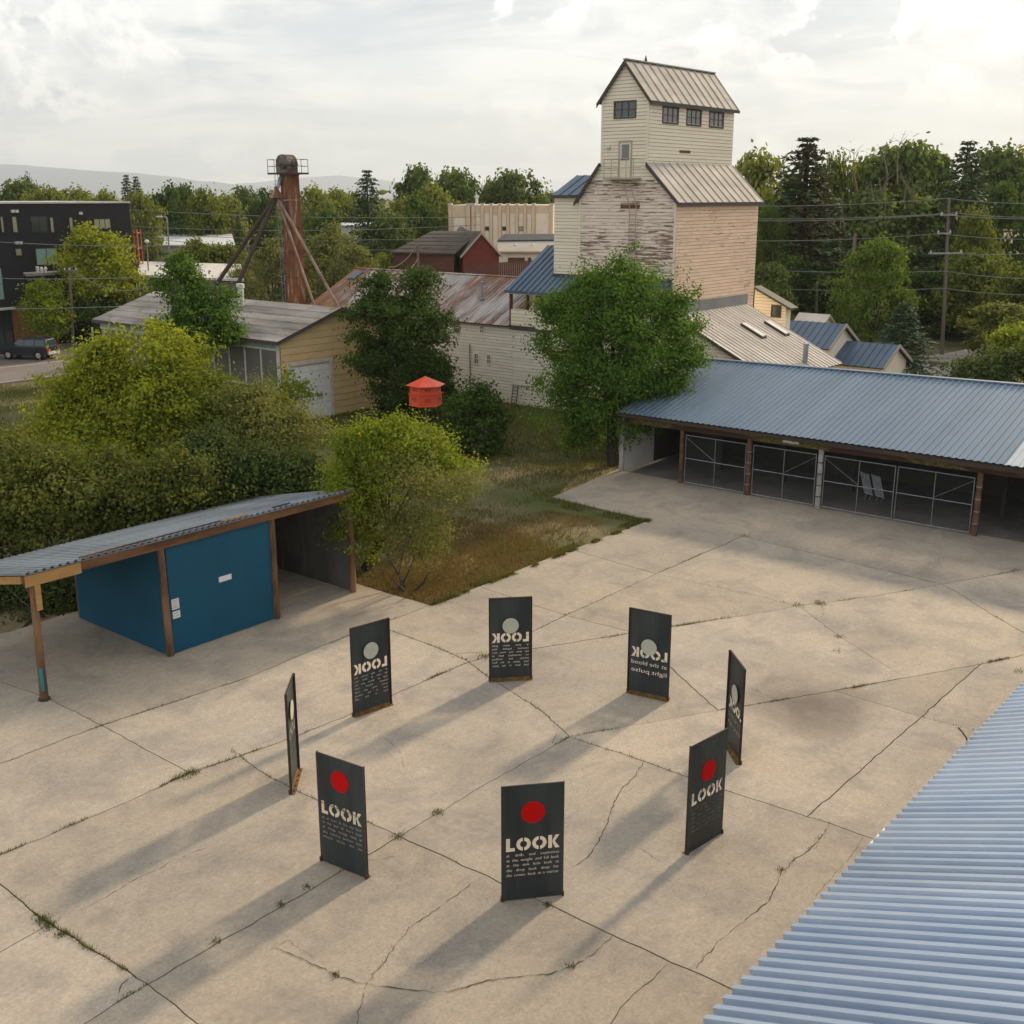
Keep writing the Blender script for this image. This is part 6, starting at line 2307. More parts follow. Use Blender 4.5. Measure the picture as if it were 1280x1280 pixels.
def gable_house(name, label, cat, c, ax, L, Wd, ze, zr, wall, roof, ov=0.35, base=-0.1, wins=(), strips=0):
    """house with its ridge along ax; c is the middle of the plan"""
    t = thing(name, label, cat, (c[0], c[1], 0))
    ax = np.array(ax, float)[:2]
    ax /= np.linalg.norm(ax)
    pr = np.array([ax[1], -ax[0]])
    c2 = np.array(c[:2], float)

    def P(a, b, z):
        q = c2 + ax * a + pr * b
        return (float(q[0]), float(q[1]), float(z))
    m = MB()
    m.prism([P(-L / 2, -Wd / 2, base), P(-L / 2, Wd / 2, base), P(-L / 2, Wd / 2, ze), P(-L / 2, 0, zr), P(-L / 2, -Wd / 2, ze)], tuple(np.append(ax * L, 0)))
    m.build('wall', wall, t)
    sl = (zr - ze) / (Wd / 2)
    for sg in (1, -1):
        e = ze - ov * sl
        if strips:
            for i in range(strips):
                f0, f1 = i / strips, (i + 1.06) / strips
                b0, b1 = sg * (Wd / 2 + ov) * (1 - f0), sg * (Wd / 2 + ov) * max(0, 1 - f1)
                z0, z1 = e + (zr - e) * f0, e + (zr - e) * min(1, f1)
                m = MB()
                m.hexa([P(-L / 2 - ov, b0, z0 + 0.02), P(L / 2 + ov, b0, z0 + 0.02), P(L / 2 + ov, b1, z1 + 0.02), P(-L / 2 - ov, b1, z1 + 0.02), P(-L / 2 - ov, b0, z0 + 0.12), P(L / 2 + ov, b0, z0 + 0.12), P(L / 2 + ov, b1, z1 + 0.07), P(-L / 2 - ov, b1, z1 + 0.07)])
                m.build('roof_course', roof, t)
        else:
            m = MB()
            m.prism([P(-L / 2 - ov, sg * (Wd / 2 + ov), e + 0.02), P(-L / 2 - ov, 0, zr + 0.02), P(-L / 2 - ov, 0, zr + 0.14), P(-L / 2 - ov, sg * (Wd / 2 + ov), e + 0.14)], tuple(np.append(ax * (L + 2 * ov), 0)))
            m.build('roof', roof, t)
    for face, a, z0, z1, w in wins:            # 'end' on +ax, 'side' on +pr
        m = MB()
        if face == 'end':
            m.hexa([P(L / 2, a - w / 2, z0), P(L / 2, a + w / 2, z0), P(L / 2 + 0.05, a + w / 2, z0), P(L / 2 + 0.05, a - w / 2, z0), P(L / 2, a - w / 2, z1), P(L / 2, a + w / 2, z1), P(L / 2 + 0.05, a + w / 2, z1), P(L / 2 + 0.05, a - w / 2, z1)])
        else:
            m.hexa([P(a - w / 2, Wd / 2, z0), P(a + w / 2, Wd / 2, z0), P(a + w / 2, Wd / 2 + 0.05, z0), P(a - w / 2, Wd / 2 + 0.05, z0), P(a - w / 2, Wd / 2, z1), P(a + w / 2, Wd / 2, z1), P(a + w / 2, Wd / 2 + 0.05, z1), P(a - w / 2, Wd / 2 + 0.05, z1)])
        m.build('window', MAT['glass'], t)
    return t, P


def far_buildings():
    # tan brick hall with piers
    Y = 150.0
    x0, x1 = at(560.5, 255, Y)[0], at(692, 255, Y)[0]
    y0 = Y
    zt = at(600, 256.5, Y)[2]
    t = thing('brick_hall', 'tan hall with pale recessed bays and notched parapet behind the red house', 'building', ((x0 + x1) / 2, Y + 8, 0))
    ax = np.array([math.cos(R(-6)), math.sin(R(-6))])
    pr = np.array([-ax[1], ax[0]])
    c = np.array([x0, Y + 0.6])
    Wd = (x1 - x0)

    def P(a, b, z):
        q = c + ax * a + pr * b
        return (float(q[0]), float(q[1]), float(z))

    def B(name, a0, a1, b0, b1, z0, z1, mat, par=t):
        m = MB()
        m.box(a0, a1, b0, b1, z0, z1, P)
        return m.build(name, mat, par)
    B('wall', 0, Wd, 0, 18, -0.1, zt, MAT['tan_wall'])
    k = Wd / (1225 - 163)

    def zz(y):
        return at(600, 240 + y / 8.0, Y)[2]

    def aa(x):
        return (x - 163) * k
    for x_0, x_1 in ((163, 193), (345, 385), (400, 430), (495, 522), (585, 610), (672, 700), (755, 782), (845, 872), (930, 955), (1012, 1040), (1190, 1225)):
        B('pier', aa(x_0), aa(x_1), -0.35, -0.003, -0.1, zt + 0.05, MAT['tan_wall'])
        B('pier_cap', aa(x_0) - 0.08, aa(x_1) + 0.08, -0.42, 0.5, zt + 0.051, zt + 0.22, MAT['stone_pale'])
    for x_0, x_1, y_1, y_2 in ((215, 335, 262, 395), (445, 490, 215, 560), (527, 580, 215, 560), (615, 667, 235, 560), (707, 750, 215, 560), (790, 840, 215, 560), (880, 925, 215, 560), (962, 1005, 220, 560), (1050, 1185, 215, 420)):
        B('bay_panel', aa(x_0), aa(x_1), -0.06, -0.004, zz(y_2), zz(y_1), MAT['tan_light'])
    for x_0, x_1, y_1, y_2, g in ((535, 575, 345, 385, 'glass'), (710, 750, 345, 385, 'glass'), (882, 922, 343, 390, 'glass_reflect_green')):
        w = B('window', aa(x_0), aa(x_1), -0.12, -0.061, zz(y_2), zz(y_1), MAT['trim_dark'])
        B('pane', aa(x_0) + 0.06, aa(x_1) - 0.06, -0.14, -0.121, zz(y_2) + 0.06, zz(y_1) - 0.06, MAT[g], w)
    m = MB()
    cx, cz = aa(290), zz(395)
    pts = [(cx + aa(208) * math.cos(a) , cz + aa(208) * 1.1 * math.sin(a)) for a in np.linspace(0, math.pi, 9)]
    m.prism([P(a, -0.1, z) for a, z in pts], tuple(np.append(pr * 0.035, 0)))
    m.build('faded_crest', MAT['grey_roof'], t)
    m = MB()
    q = P(aa(435), 1.5, zt)
    m.lathe(q, [(0.18, 0), (0.18, 0.9), (0.3, 0.92), (0.3, 1.1), (0.1, 1.3)], 8)
    m.build('chimney_pot', MAT['stone_pale'], t)

    # red boarded house in front of it
    Y = 112.0
    ap = np.array(at(601, 290, Y))
    le, re_ = np.array(at(582.5, 320, Y - 1.0)), np.array(at(621, 318, Y + 1.0))
    ax = np.array([0.22, -0.975])
    Wd = float(np.linalg.norm((re_ - le)[:2]))
    L = 9.0
    c = ap[:2] - ax * (L / 2)
    t, P = gable_house('red_house', 'dark red boarded house with steep brown shingle roof', 'house', c, ax, L, Wd, float(le[2] + 0.15), float(ap[2] - 0.1), MAT['red_board'], MAT['shingle'], 0.3, -0.1, strips=8)
    ze, zr = float(le[2] + 0.15), float(ap[2] - 0.1)
    for i in range(int((zr - 3.5) / 0.36)):
        za = 3.5 + i * 0.36
        zb = za + 0.345
        hw = Wd / 2 if zb < ze else Wd / 2 * (zr - zb) / (zr - ze)
        if hw > 0.15:
            m = MB()
            m.box(L / 2 + 0.004, L / 2 + 0.035, -hw, hw, za, zb, P)
            m.build('siding_board', MAT['red_board'], t)
    m = MB()
    for sg in (1, -1):
        m.prism([P(L / 2 + 0.31, sg * (Wd / 2 + 0.3), ze - 0.42), P(L / 2 + 0.31, 0, zr - 0.1), P(L / 2 + 0.31, 0, zr + 0.14), P(L / 2 + 0.31, sg * (Wd / 2 + 0.3), ze - 0.18)], tuple(np.append(ax * 0.05, 0)))
    m.build('barge_board', MAT['beige_wall'], t)
    # its long side wing with the lower roof
    Y2 = 113.0
    a0, a1 = np.array(at(488, 316, Y2)), np.array(at(568, 318, Y2 - 2))
    r0, r1 = np.array(at(541, 289.5, Y2 + 5)), np.array(at(601, 289.5, Y2 + 2))
    w = thing('red_wing', 'long brown shingle roofed wing joined to the red house on its left', 'house', (float(a0[0]), float(a0[1]), 0))
    n = 6
    for i in range(n):
        f0, f1 = i / n, min(1, (i + 1.06) / n)
        p0, p1 = a0 + (r0 - a0) * f0, a1 + (r1 - a1) * f0
        q0, q1 = a0 + (r0 - a0) * f1, a1 + (r1 - a1) * f1
        m = MB()
        up = np.array([0, 0, 0.1])
        m.hexa([tuple(p0), tuple(p1), tuple(q1), tuple(q0), tuple(p0 + up), tuple(p1 + up), tuple(q1 + up * 0.6), tuple(q0 + up * 0.6)])
        m.build('roof_course', MAT['shingle'], w)
    d = (a1 - a0) / np.linalg.norm(a1 - a0)
    back = np.array([0.1, 0.99, 0]) * 4.5
    m = MB()
    b0, b1 = a0 + np.array([0.3, 0.4, 0]), a1 + np.array([-0.1, 0.4, 0])
    m.hexa([(b0[0], b0[1], -0.1), (b1[0], b1[1], -0.1), (b1[0] + back[0], b1[1] + back[1], -0.1), (b0[0] + back[0], b0[1] + back[1], -0.1), (b0[0], b0[1], b0[2] - 0.05), (b1[0], b1[1], b1[2] - 0.05), (b1[0] + back[0], b1[1] + back[1], b1[2]), (b0[0] + back[0], b0[1] + back[1], b0[2])])
    m.build('wall', MAT['brown_board'], w)

    # pale house with a black roof
    Y = 132.0
    lo0, lo1 = np.array(at(622, 316, Y - 4)), np.array(at(690, 316, Y - 4))
    md0, md1 = np.array(at(622, 304, Y)), np.array(at(700, 303, Y))
    hi0, hi1 = np.array(at(630, 294, Y + 4)), np.array(at(706, 294, Y + 4))
    t = thing('pale_house', 'pale house with black upper roof and light lower roof in front of the tan hall', 'house', (float(md0[0]), Y, 0))
    m = MB()
    up = np.array([0, 0, 0.15])
    m.hexa([tuple(lo0), tuple(lo1), tuple(md1), tuple(md0), tuple(lo0 + up), tuple(lo1 + up), tuple(md1 + up), tuple(md0 + up)])
    m.build('lower_roof', MAT['beige_wall'], t)
    m = MB()
    m.hexa([tuple(md0 + up), tuple(md1 + up), tuple(hi1), tuple(hi0), tuple(md0 + up * 2.2), tuple(md1 + up * 2.2), tuple(hi1 + up), tuple(hi0 + up)])
    m.build('upper_roof', MAT['black_roof'], t)
    m = MB()
    m.box(float(lo0[0]) + 0.2, float(lo1[0]), Y - 3.6, Y + 7, -0.1, float(lo0[2]) - 0.02)
    m.build('wall', MAT['tan_light'], t)
    for x in (644, 666):
        q = at(x, 308, Y - 1.5)
        m = MB()
        m.lathe((q[0], q[1], q[2] - 0.3), [(0.14, 0), (0.14, 0.45), (0.2, 0.46), (0.08, 0.6)], 6)
        m.build('roof_vent', MAT['trim_white'], t)
    a, b = at(635, 322, Y - 3.66), at(656, 329, Y - 3.66)
    m = MB()
    m.box(a[0], b[0], Y - 3.7, Y - 3.6, b[2], a[2])
    m.build('brown_door', MAT['brown_board'], t)
    a, b = at(660, 322, Y - 3.66), at(664, 328, Y - 3.66)
    m = MB()
    m.box(a[0], b[0], Y - 3.7, Y - 3.6, b[2], a[2])
    m.build('window', MAT['glass'], t)
    # brown board fence in front of the pale house
    f = thing('board_fence', 'brown board fence between the red house and the rusty roof', 'fence', at(640, 335, 110))
    a, b = np.array(at(580, 331, 108)), np.array(at(672, 325, 112))
    n = 34
    for i in range(n):
        p, q = a + (b - a) * i / n, a + (b - a) * (i + 0.93) / n
        m = MB()
        m.hexa([(p[0], p[1], 0), (q[0], q[1], 0), (q[0], q[1] + 0.04, 0), (p[0], p[1] + 0.04, 0), (p[0], p[1], p[2]), (q[0], q[1], q[2]), (q[0], q[1] + 0.04, q[2]), (p[0], p[1] + 0.04, p[2])])
        m.build('board', MAT['brown_board'], f)

    # left: white metal hall, beige hall, grey-brown shed
    def slab_house(name, label, pxa, pxb, ytop, yeave, Y, depth, wall, roof, skew=0.0, rise=None):
        e0, e1 = np.array(at(pxa, yeave, Y)), np.array(at(pxb, yeave + skew, Y))
        t0 = np.array(at(pxa + 3, ytop, Y + depth))
        t1 = np.array(at(pxb - 4, ytop + skew * 0.6, Y + depth))
        t = thing(name, label, 'building', (float(e0[0]), Y, 0))
        m = MB()
        up = np.array([0, 0, 0.2])
        m.hexa([tuple(e0), tuple(e1), tuple(t1), tuple(t0), tuple(e0 + up), tuple(e1 + up), tuple(t1 + up), tuple(t0 + up)])
        m.build('roof', roof, t)
        m = MB()
        m.hexa([(e0[0] + .2, Y + 0.3, -0.1), (e1[0] - .2, Y + 0.3, -0.1), (t1[0], Y + depth, -0.1), (t0[0], Y + depth, -0.1), (e0[0] + .2, Y + 0.3, e0[2] - 0.02), (e1[0] - .2, Y + 0.3, e1[2] - 0.02), (t1[0], Y + depth, t1[2] - 0.02), (t0[0], Y + depth, t0[2] - 0.02)])
        m.build('wall', wall, t)
        return t, e0, e1
    t, e0, e1 = slab_house('metal_hall', 'long beige hall with white metal roof behind the office block', 168, 294, 294, 308, 150, 16, MAT['beige_wall'], MAT['white_metal'])
    for x in (199, 203, 208):
        p, q = at(x, 316, 150.2), at(x + 3, 319, 150.2)
        m = MB()
        m.box(p[0], q[0], 150.22, 150.4, q[2], p[2])
        m.build('window', MAT['glass'], t)
    slab_house('flat_roof_shop', 'grey brown shed with pale flat roof behind the branchy tree', 172, 305, 329, 346, 106, 14, MAT['grey_brown_wall'], MAT['parapet'], 6)
    t, e0, e1 = slab_house('white_shed', 'white shed half hidden by trees right of the rusty tower', 424, 470, 280, 283, 165, 8, MAT['white_metal'], MAT['white_metal'])
    for q in range(1, 3):
        m = MB()
        x = e0[0] + (e1[0] - e0[0]) * q / 3
        m.box(x - 0.06, x + 0.06, 165.2, 165.28, 0, e0[2])
        m.build('down_pipe', MAT['grey_roof'], t)
    p = thing('pale_block', 'small grey flat block between the trees above the spouts', 'building', at(288, 282, 175))
    m = MB()
    a, b = at(281, 276, 175), at(296, 290, 175)
    m.box(a[0], b[0], 175, 183, -0.1, a[2])
    m.build('wall', MAT['beige_wall'], p)
    m = MB()
    m.box(a[0] - 0.2, b[0] + 0.2, 174.8, 183.2, a[2], a[2] + 0.3)
    m.build('roof', MAT['grey_roof'], p)
    # red scaffold stair beside the office block
    s = thing('red_stair_frame', 'red steel stair frame at the corner of the office block', 'stair', at(171, 330, 116))
    m = MB()
    a, b = at(167.5, 300, 116), at(174, 330, 116)
    for x in (a[0], b[0]):
        for y in (116, 117.2):
            m.tube([(x, y, 0), (x, y, at(170, 287, 116)[2])], 0.06, 5)
    m.build('post', M('red_steel', (0.4, 0.1, 0.06)), s)
    for z in np.linspace(2, at(170, 288, 116)[2] - 0.3, 6):
        m = MB()
        m.box(a[0], b[0], 116, 117.2, z, z + 0.08)
        m.build('landing', s.children[0].data.materials[0], s)

    # behind the elevator: cream outbuilding and two blue roofs
    t = thing('cream_outbuilding', 'cream lean-roofed outbuilding with one dark window right of the elevator base', 'building', W(73, -37))
    uo = 71.0
    va, za = onu(944, 360, uo)
    vb, zb = onu(983, 383, uo)
    m = MB()
    m.prism([W(uo, va, -0.1), W(uo, vb, -0.1), W(uo, vb, zb), W(uo, va, za)], tuple(np.array(W(0.7, 0, 0))))
    m.build('wall', MAT['cream_u'], t)
    siding(t, 'u', uo, (2.5, za), lambda z: (va, min(vb, va + (vb - va) * max(0, (za - z) / (za - zb)))), MAT['cream_u'], 0.2, holes=[(onu(965.5, 382, uo)[0], onu(975.5, 396, uo)[0], onu(975.5, 396, uo)[1], onu(965.5, 382, uo)[1])])
    m = MB()
    m.prism([W(uo - 0.3, va, za), W(uo - 0.3, vb + 0.5, zb - 0.5 * (za - zb) / (vb - va)), W(uo - 0.3, vb + 0.5, zb + 0.14 - 0.5 * (za - zb) / (vb - va)), W(uo - 0.3, va, za + 0.14)], tuple(np.array(W(1.1, 0, 0))))
    m.build('roof', M('dark_green_roof', (0.06, 0.065, 0.05)), t)
    a, z1 = onu(965.5, 382, uo)
    b, z0 = onu(975.5, 396, uo)
    window(t, 'u', uo, a, b, z0, z1, 1, 1, MAT['trim_dark'], MAT['glass'], 0.06)

    def blue_house(label, ue, pts, wall):
        # pts: eave left, eave right, ridge left, ridge right in the photograph; eave at ue, ridge 2.6 m behind
        t = thing('blue_roof_house', label, 'house', W(ue + 3, -30))
        (v0, z0), (v1, z1) = onu(*pts[0], ue), onu(*pts[1], ue)
        ur = ue + 2.6
        (v2, z2), (v3, z3) = onu(*pts[2], ur), onu(*pts[3], ur)
        va, vb = min(v0, v2), max(v1, v3)
        ze, zr = (z0 + z1) / 2, (z2 + z3) / 2
        roof_sheets(t, W(ue, va, ze), W(ue, vb, ze), W(ur, va, zr), 0.5, 1, 0.05, MAT['blue_roof_dark'], 'seam')
        roof_sheets(t, W(ur * 2 - ue, vb, ze), W(ur * 2 - ue, va, ze), W(ur, vb, zr), 0.5, 1, 0.05, MAT['blue_roof_dark'], 'seam')
        m = MB()
        i = 0.3
        m.prism([W(ue + i, va + i, -0.1), W(2 * ur - ue - i, va + i, -0.1), W(2 * ur - ue - i, va + i, ze), W(ur, va + i, zr - 0.1), W(ue + i, va + i, ze)], tuple(np.array(W(0, vb - va - 2 * i, 0))))
        m.build('wall', wall, t)
        m = MB()
        for a_, b_ in ((ue, ur), (2 * ur - ue, ur)):
            m.prism([W(a_, vb, ze - 0.18), W(b_, vb, zr - 0.18), W(b_, vb, zr + 0.05), W(a_, vb, ze + 0.05)], tuple(np.array(W(0, 0.06, 0))))
        m.build('barge_board', MAT['beige_wall'], t)
        return t
    blue_house('small gabled house with dark blue roof left of the two behind the long shed', 73.5, ((990, 432), (1032, 437), (983, 401), (1058, 404)), MAT['tan_light'])
    blue_house('lower dark blue roof beside the small spruce, behind the long shed', 74.5, ((1046, 456), (1104, 460), (1056, 427), (1112, 429)), MAT['tan_light'])
    gable_house('pale_roof_hut', 'pale ribbed ridge showing just above the left blue roof', 'hut', at(1018, 396, 92), V, 2.0, 2.2, float(at(1020, 396, 92)[2]) - 0.6, float(at(1020, 394, 92)[2]), MAT['cream_u'], MAT['tin_pale'])
    # houses among the trees at the right
    gable_house('tree_house_roof', 'low house with reddish roof among the trees at the right edge', 'house', at(1290, 297, 135)[:2], (1, 0.2), 12, 9, at(1280, 298, 135)[2] - 0.3, at(1280, 288, 135)[2], MAT['black_clad'], M('reddish_shingle', (0.3, 0.2, 0.15)), 0.5)
    t, P = gable_house('brown_gable_house', 'tan gabled house wall glimpsed between the trees left of the power pole', 'house', at(1160, 330, 128)[:2], (0.1, -1), 8, 6, at(1160, 318, 128)[2], at(1160, 303, 128)[2], MAT['tan_wall'], MAT['shingle'], 0.3)


leg_tower()
pole_house()
black_building()
far_buildings()


# ------------------------------------------------------------------ street things: poles, wires, car, people
def tube_obj(name, path, r, mat, parent=None, n=5):
    m = MB()
    m.tube(path, r, n)
    return m.build(name, mat, parent)


def sag(a, b, d, n=14):
    a, b = np.array(a, float), np.array(b, float)
    out = []
    for i in range(n + 1):
        f = i / n
        p = a + (b - a) * f
        p[2] -= d * 4 * f * (1 - f)
        out.append(tuple(p))
    return out


def poles_and_wires():
    b = np.array(G(1177.5, 443))
    Y = b[1]
    top = np.array(at(1186.5, 247, Y))
    t = thing('power_pole', 'tall grey wooden power pole with crossarms by the gravel drive at the right', 'power pole', tuple(b))
    tube_obj('pole', [tuple(b + np.array([0, 0, -0.2])), tuple(top)], [0.17, 0.11], MAT['pole_wood'], t, 8)
    for (xa, xb, y) in ((1176, 1197, 269), (1172, 1189, 292), (1161, 1204, 317)):
        p, q = np.array(at(xa, y, Y - 0.25)), np.array(at(xb, y - 0.5, Y - 0.25))
        m = MB()
        m.hexa([(p[0], p[1], p[2] - 0.06), (q[0], q[1], q[2] - 0.06), (q[0], q[1] + 0.12, q[2] - 0.06), (p[0], p[1] + 0.12, p[2] - 0.06), (p[0], p[1], p[2] + 0.06), (q[0], q[1], q[2] + 0.06), (q[0], q[1] + 0.12, q[2] + 0.06), (p[0], p[1] + 0.12, p[2] + 0.06)])
        a = m.build('crossarm', M('crossarm_wood', (0.34, 0.31, 0.28)) if 'crossarm_wood' not in bpy.data.materials else bpy.data.materials['crossarm_wood'], t)
        m = MB()
        for f in (0.06, 0.94):
            c = p + (q - p) * f
            m.lathe((c[0], c[1] + 0.06, c[2] + 0.06), [(0.05, 0), (0.07, 0.06), (0.04, 0.14), (0.06, 0.2)], 6)
        m.build('insulator', MAT['trim_white'], a)
    wires = [((900, 257), (1184, 248), (1310, 254), 'topmost overhead wire across the right hand trees'),
             ((900, 275), (1178, 268), (1310, 273), 'second overhead wire from the top at the right pole'),
             ((900, 272.5), (1195, 266), (1310, 271), 'upper twin wire on the far end of the top crossarm'),
             ((900, 300.5), (1175, 292), (1310, 299), 'thick overhead wire at the second crossarm of the pole'),
             (None, (1203, 317), (1310, 314.5), 'wire leaving the long crossarm to the right'),
             ((900, 334), (1181, 339), (1310, 349), 'slack wire below the crossarms of the right pole'),
             ((900, 358), (1181, 360.5), (1310, 369), 'lowest overhead wire on the right pole')]
    for a, m_, c, l in wires:
        pts = []
        if a:
            pts += sag(at(*a, Y + 9), at(*m_, Y - 0.2), 0.25)
        pts += sag(at(*m_, Y - 0.2), at(*c, Y - 4), 0.15)[(1 if a else 0):]
        o = tube_obj('overhead_wire', pts, 0.026, MAT['wire'], None, 4)
        tag(o, l, 'wire', 'overhead wires')
    # thin guy pole and a leaning stub further back
    p = np.array(at(1021.5, 395, 104))
    q = np.array(at(1021.5, 352, 104))
    tag(tube_obj('timber_post', [(p[0], p[1], 0), tuple(q)], [0.14, 0.12], MAT['pole_wood'], None, 7), 'short grey post before the tall spruce at the right', 'post')
    p, q = np.array(at(1065, 330, 99)), np.array(at(1069, 292, 99))
    tag(tube_obj('utility_post', [(p[0], p[1], 0), tuple(q)], [0.17, 0.13], MAT['pole_wood'], None, 7), 'grey utility post rising behind the round ash tree', 'post')
    # left pole by the street
    b = np.array(G(92, 438))
    top = np.array(at(87, 334, b[1]))
    t = thing('street_pole', 'wooden utility pole on the pavement beside the parked dark car', 'power pole', tuple(b))
    tube_obj('pole', [tuple(b), tuple(top)], [0.15, 0.11], MAT['pole_wood'], t, 8)
    m = MB()
    m.box(top[0] - 0.5, top[0] + 0.7, top[1] - 0.16, top[1] - 0.06, top[2] - 0.35, top[2] - 0.22)
    a = m.build('crossarm', MAT['pole_wood'], t)
    m = MB()
    for x in (-0.4, 0.0, 0.55):
        m.lathe((top[0] + x, top[1] - 0.11, top[2] - 0.22), [(0.05, 0), (0.06, 0.08), (0.04, 0.16)], 6)
    m.build('insulator', MAT['trim_white'], a)
    Y = b[1]
    for a, c, d, l in (((-30, 300.5), (240, 307), 0.2, 'wire across the upper windows of the black office block'),
                       ((-30, 386.5), (152, 383), 0.05, 'bright wire crossing in front of the small street tree'),
                       ((90, 337), (190, 357), 0.95, 'sagging wire from the street pole to the grey felt roof'),
                       ((-30, 347), (170, 347), 0.12, 'thin wire at the height of the canopy roof')):
        o = tube_obj('overhead_wire', sag(at(*a, Y - 3), at(*c, Y - 8), d), 0.026, MAT['wire'], None, 4)
        tag(o, l, 'wire', 'overhead wires')
    for k, (a, c, d, l) in enumerate((((165, 262), (600, 271), 0.4, 'highest of the wires crossing behind the rusty tower'), ((165, 283), (600, 281), 0.5, 'second of the wires crossing behind the rusty tower'),
                                      ((165, 290), (600, 297), 0.5, 'third of the wires crossing behind the rusty tower'), ((165, 296), (525, 312), 0.5, 'lowest of the wires crossing behind the rusty tower'))):
        o = tube_obj('overhead_wire', sag(at(*a, 128), at(*c, 118), d), 0.028, MAT['wire'], None, 4)
        tag(o, l, 'wire', 'overhead wires')
    p, q = at(524, 342, 100), at(522, 306, 100)
    t = thing('drop_pole', 'brown pole with small arm behind the rusty roof ridge', 'power pole', (p[0], p[1], 0))
    tube_obj('pole', [(p[0], p[1], 0), q], [0.13, 0.11], MAT['pole_wood'], t, 7)
    a, c = at(517, 312, 100), at(527, 312.5, 100)
    tube_obj('crossarm', [a, c], 0.06, MAT['bark_pale'], t, 5)
    for a, c, d, l in (((486, 334), (521, 306), 0.5, 'pale drop wire curving down from the brown pole'), ((505, 338), (523, 322), 0.3, 'short drop wire under the brown pole arm')):
        tag(tube_obj('drop_wire', sag(at(*a, 97), at(*c, 100), d), 0.04, MAT['bark_pale'], None, 4), l, 'wire')
    # street lamp and small posts beside the white hall
    p, q = at(210, 300, 140), at(208.5, 271, 140)
    t = thing('street_lamp', 'curved arm street lamp in front of the white metal roof', 'street lamp', (p[0], p[1], 0))
    tube_obj('pole', [(p[0], p[1], 0), (q[0], q[1], q[2] - 0.1), (q[0] - 0.2, q[1], q[2] + 0.05)], 0.09, MAT['galv_tube'], t, 6)
    tube_obj('arm', [(q[0] - 0.15, q[1], q[2] + 0.02), at(199, 270.5, 140)], 0.06, MAT['galv_tube'], t, 5)
    h = at(199, 270.8, 140)
    m = MB()
    m.box(h[0] - 0.35, h[0] + 0.35, h[1] - 0.15, h[1] + 0.15, h[2] - 0.08, h[2] + 0.1)
    m.build('lamp_head', MAT['trim_white'], t)
    p, q = at(184.5, 350, 110), at(183.5, 304, 110)
    t = thing('slim_street_lamp', 'slim lamp post beside the red stair frame', 'street lamp', (p[0], p[1], 0))
    tube_obj('pole', [(p[0], p[1], 0), q], [0.08, 0.06], MAT['galv_tube'], t, 6)
    m = MB()
    m.lathe((q[0], q[1], q[2]), [(0.08, 0), (0.24, 0.1), (0.24, 0.2), (0.08, 0.34)], 8)
    m.build('lamp_head', MAT['trim_white'], t)


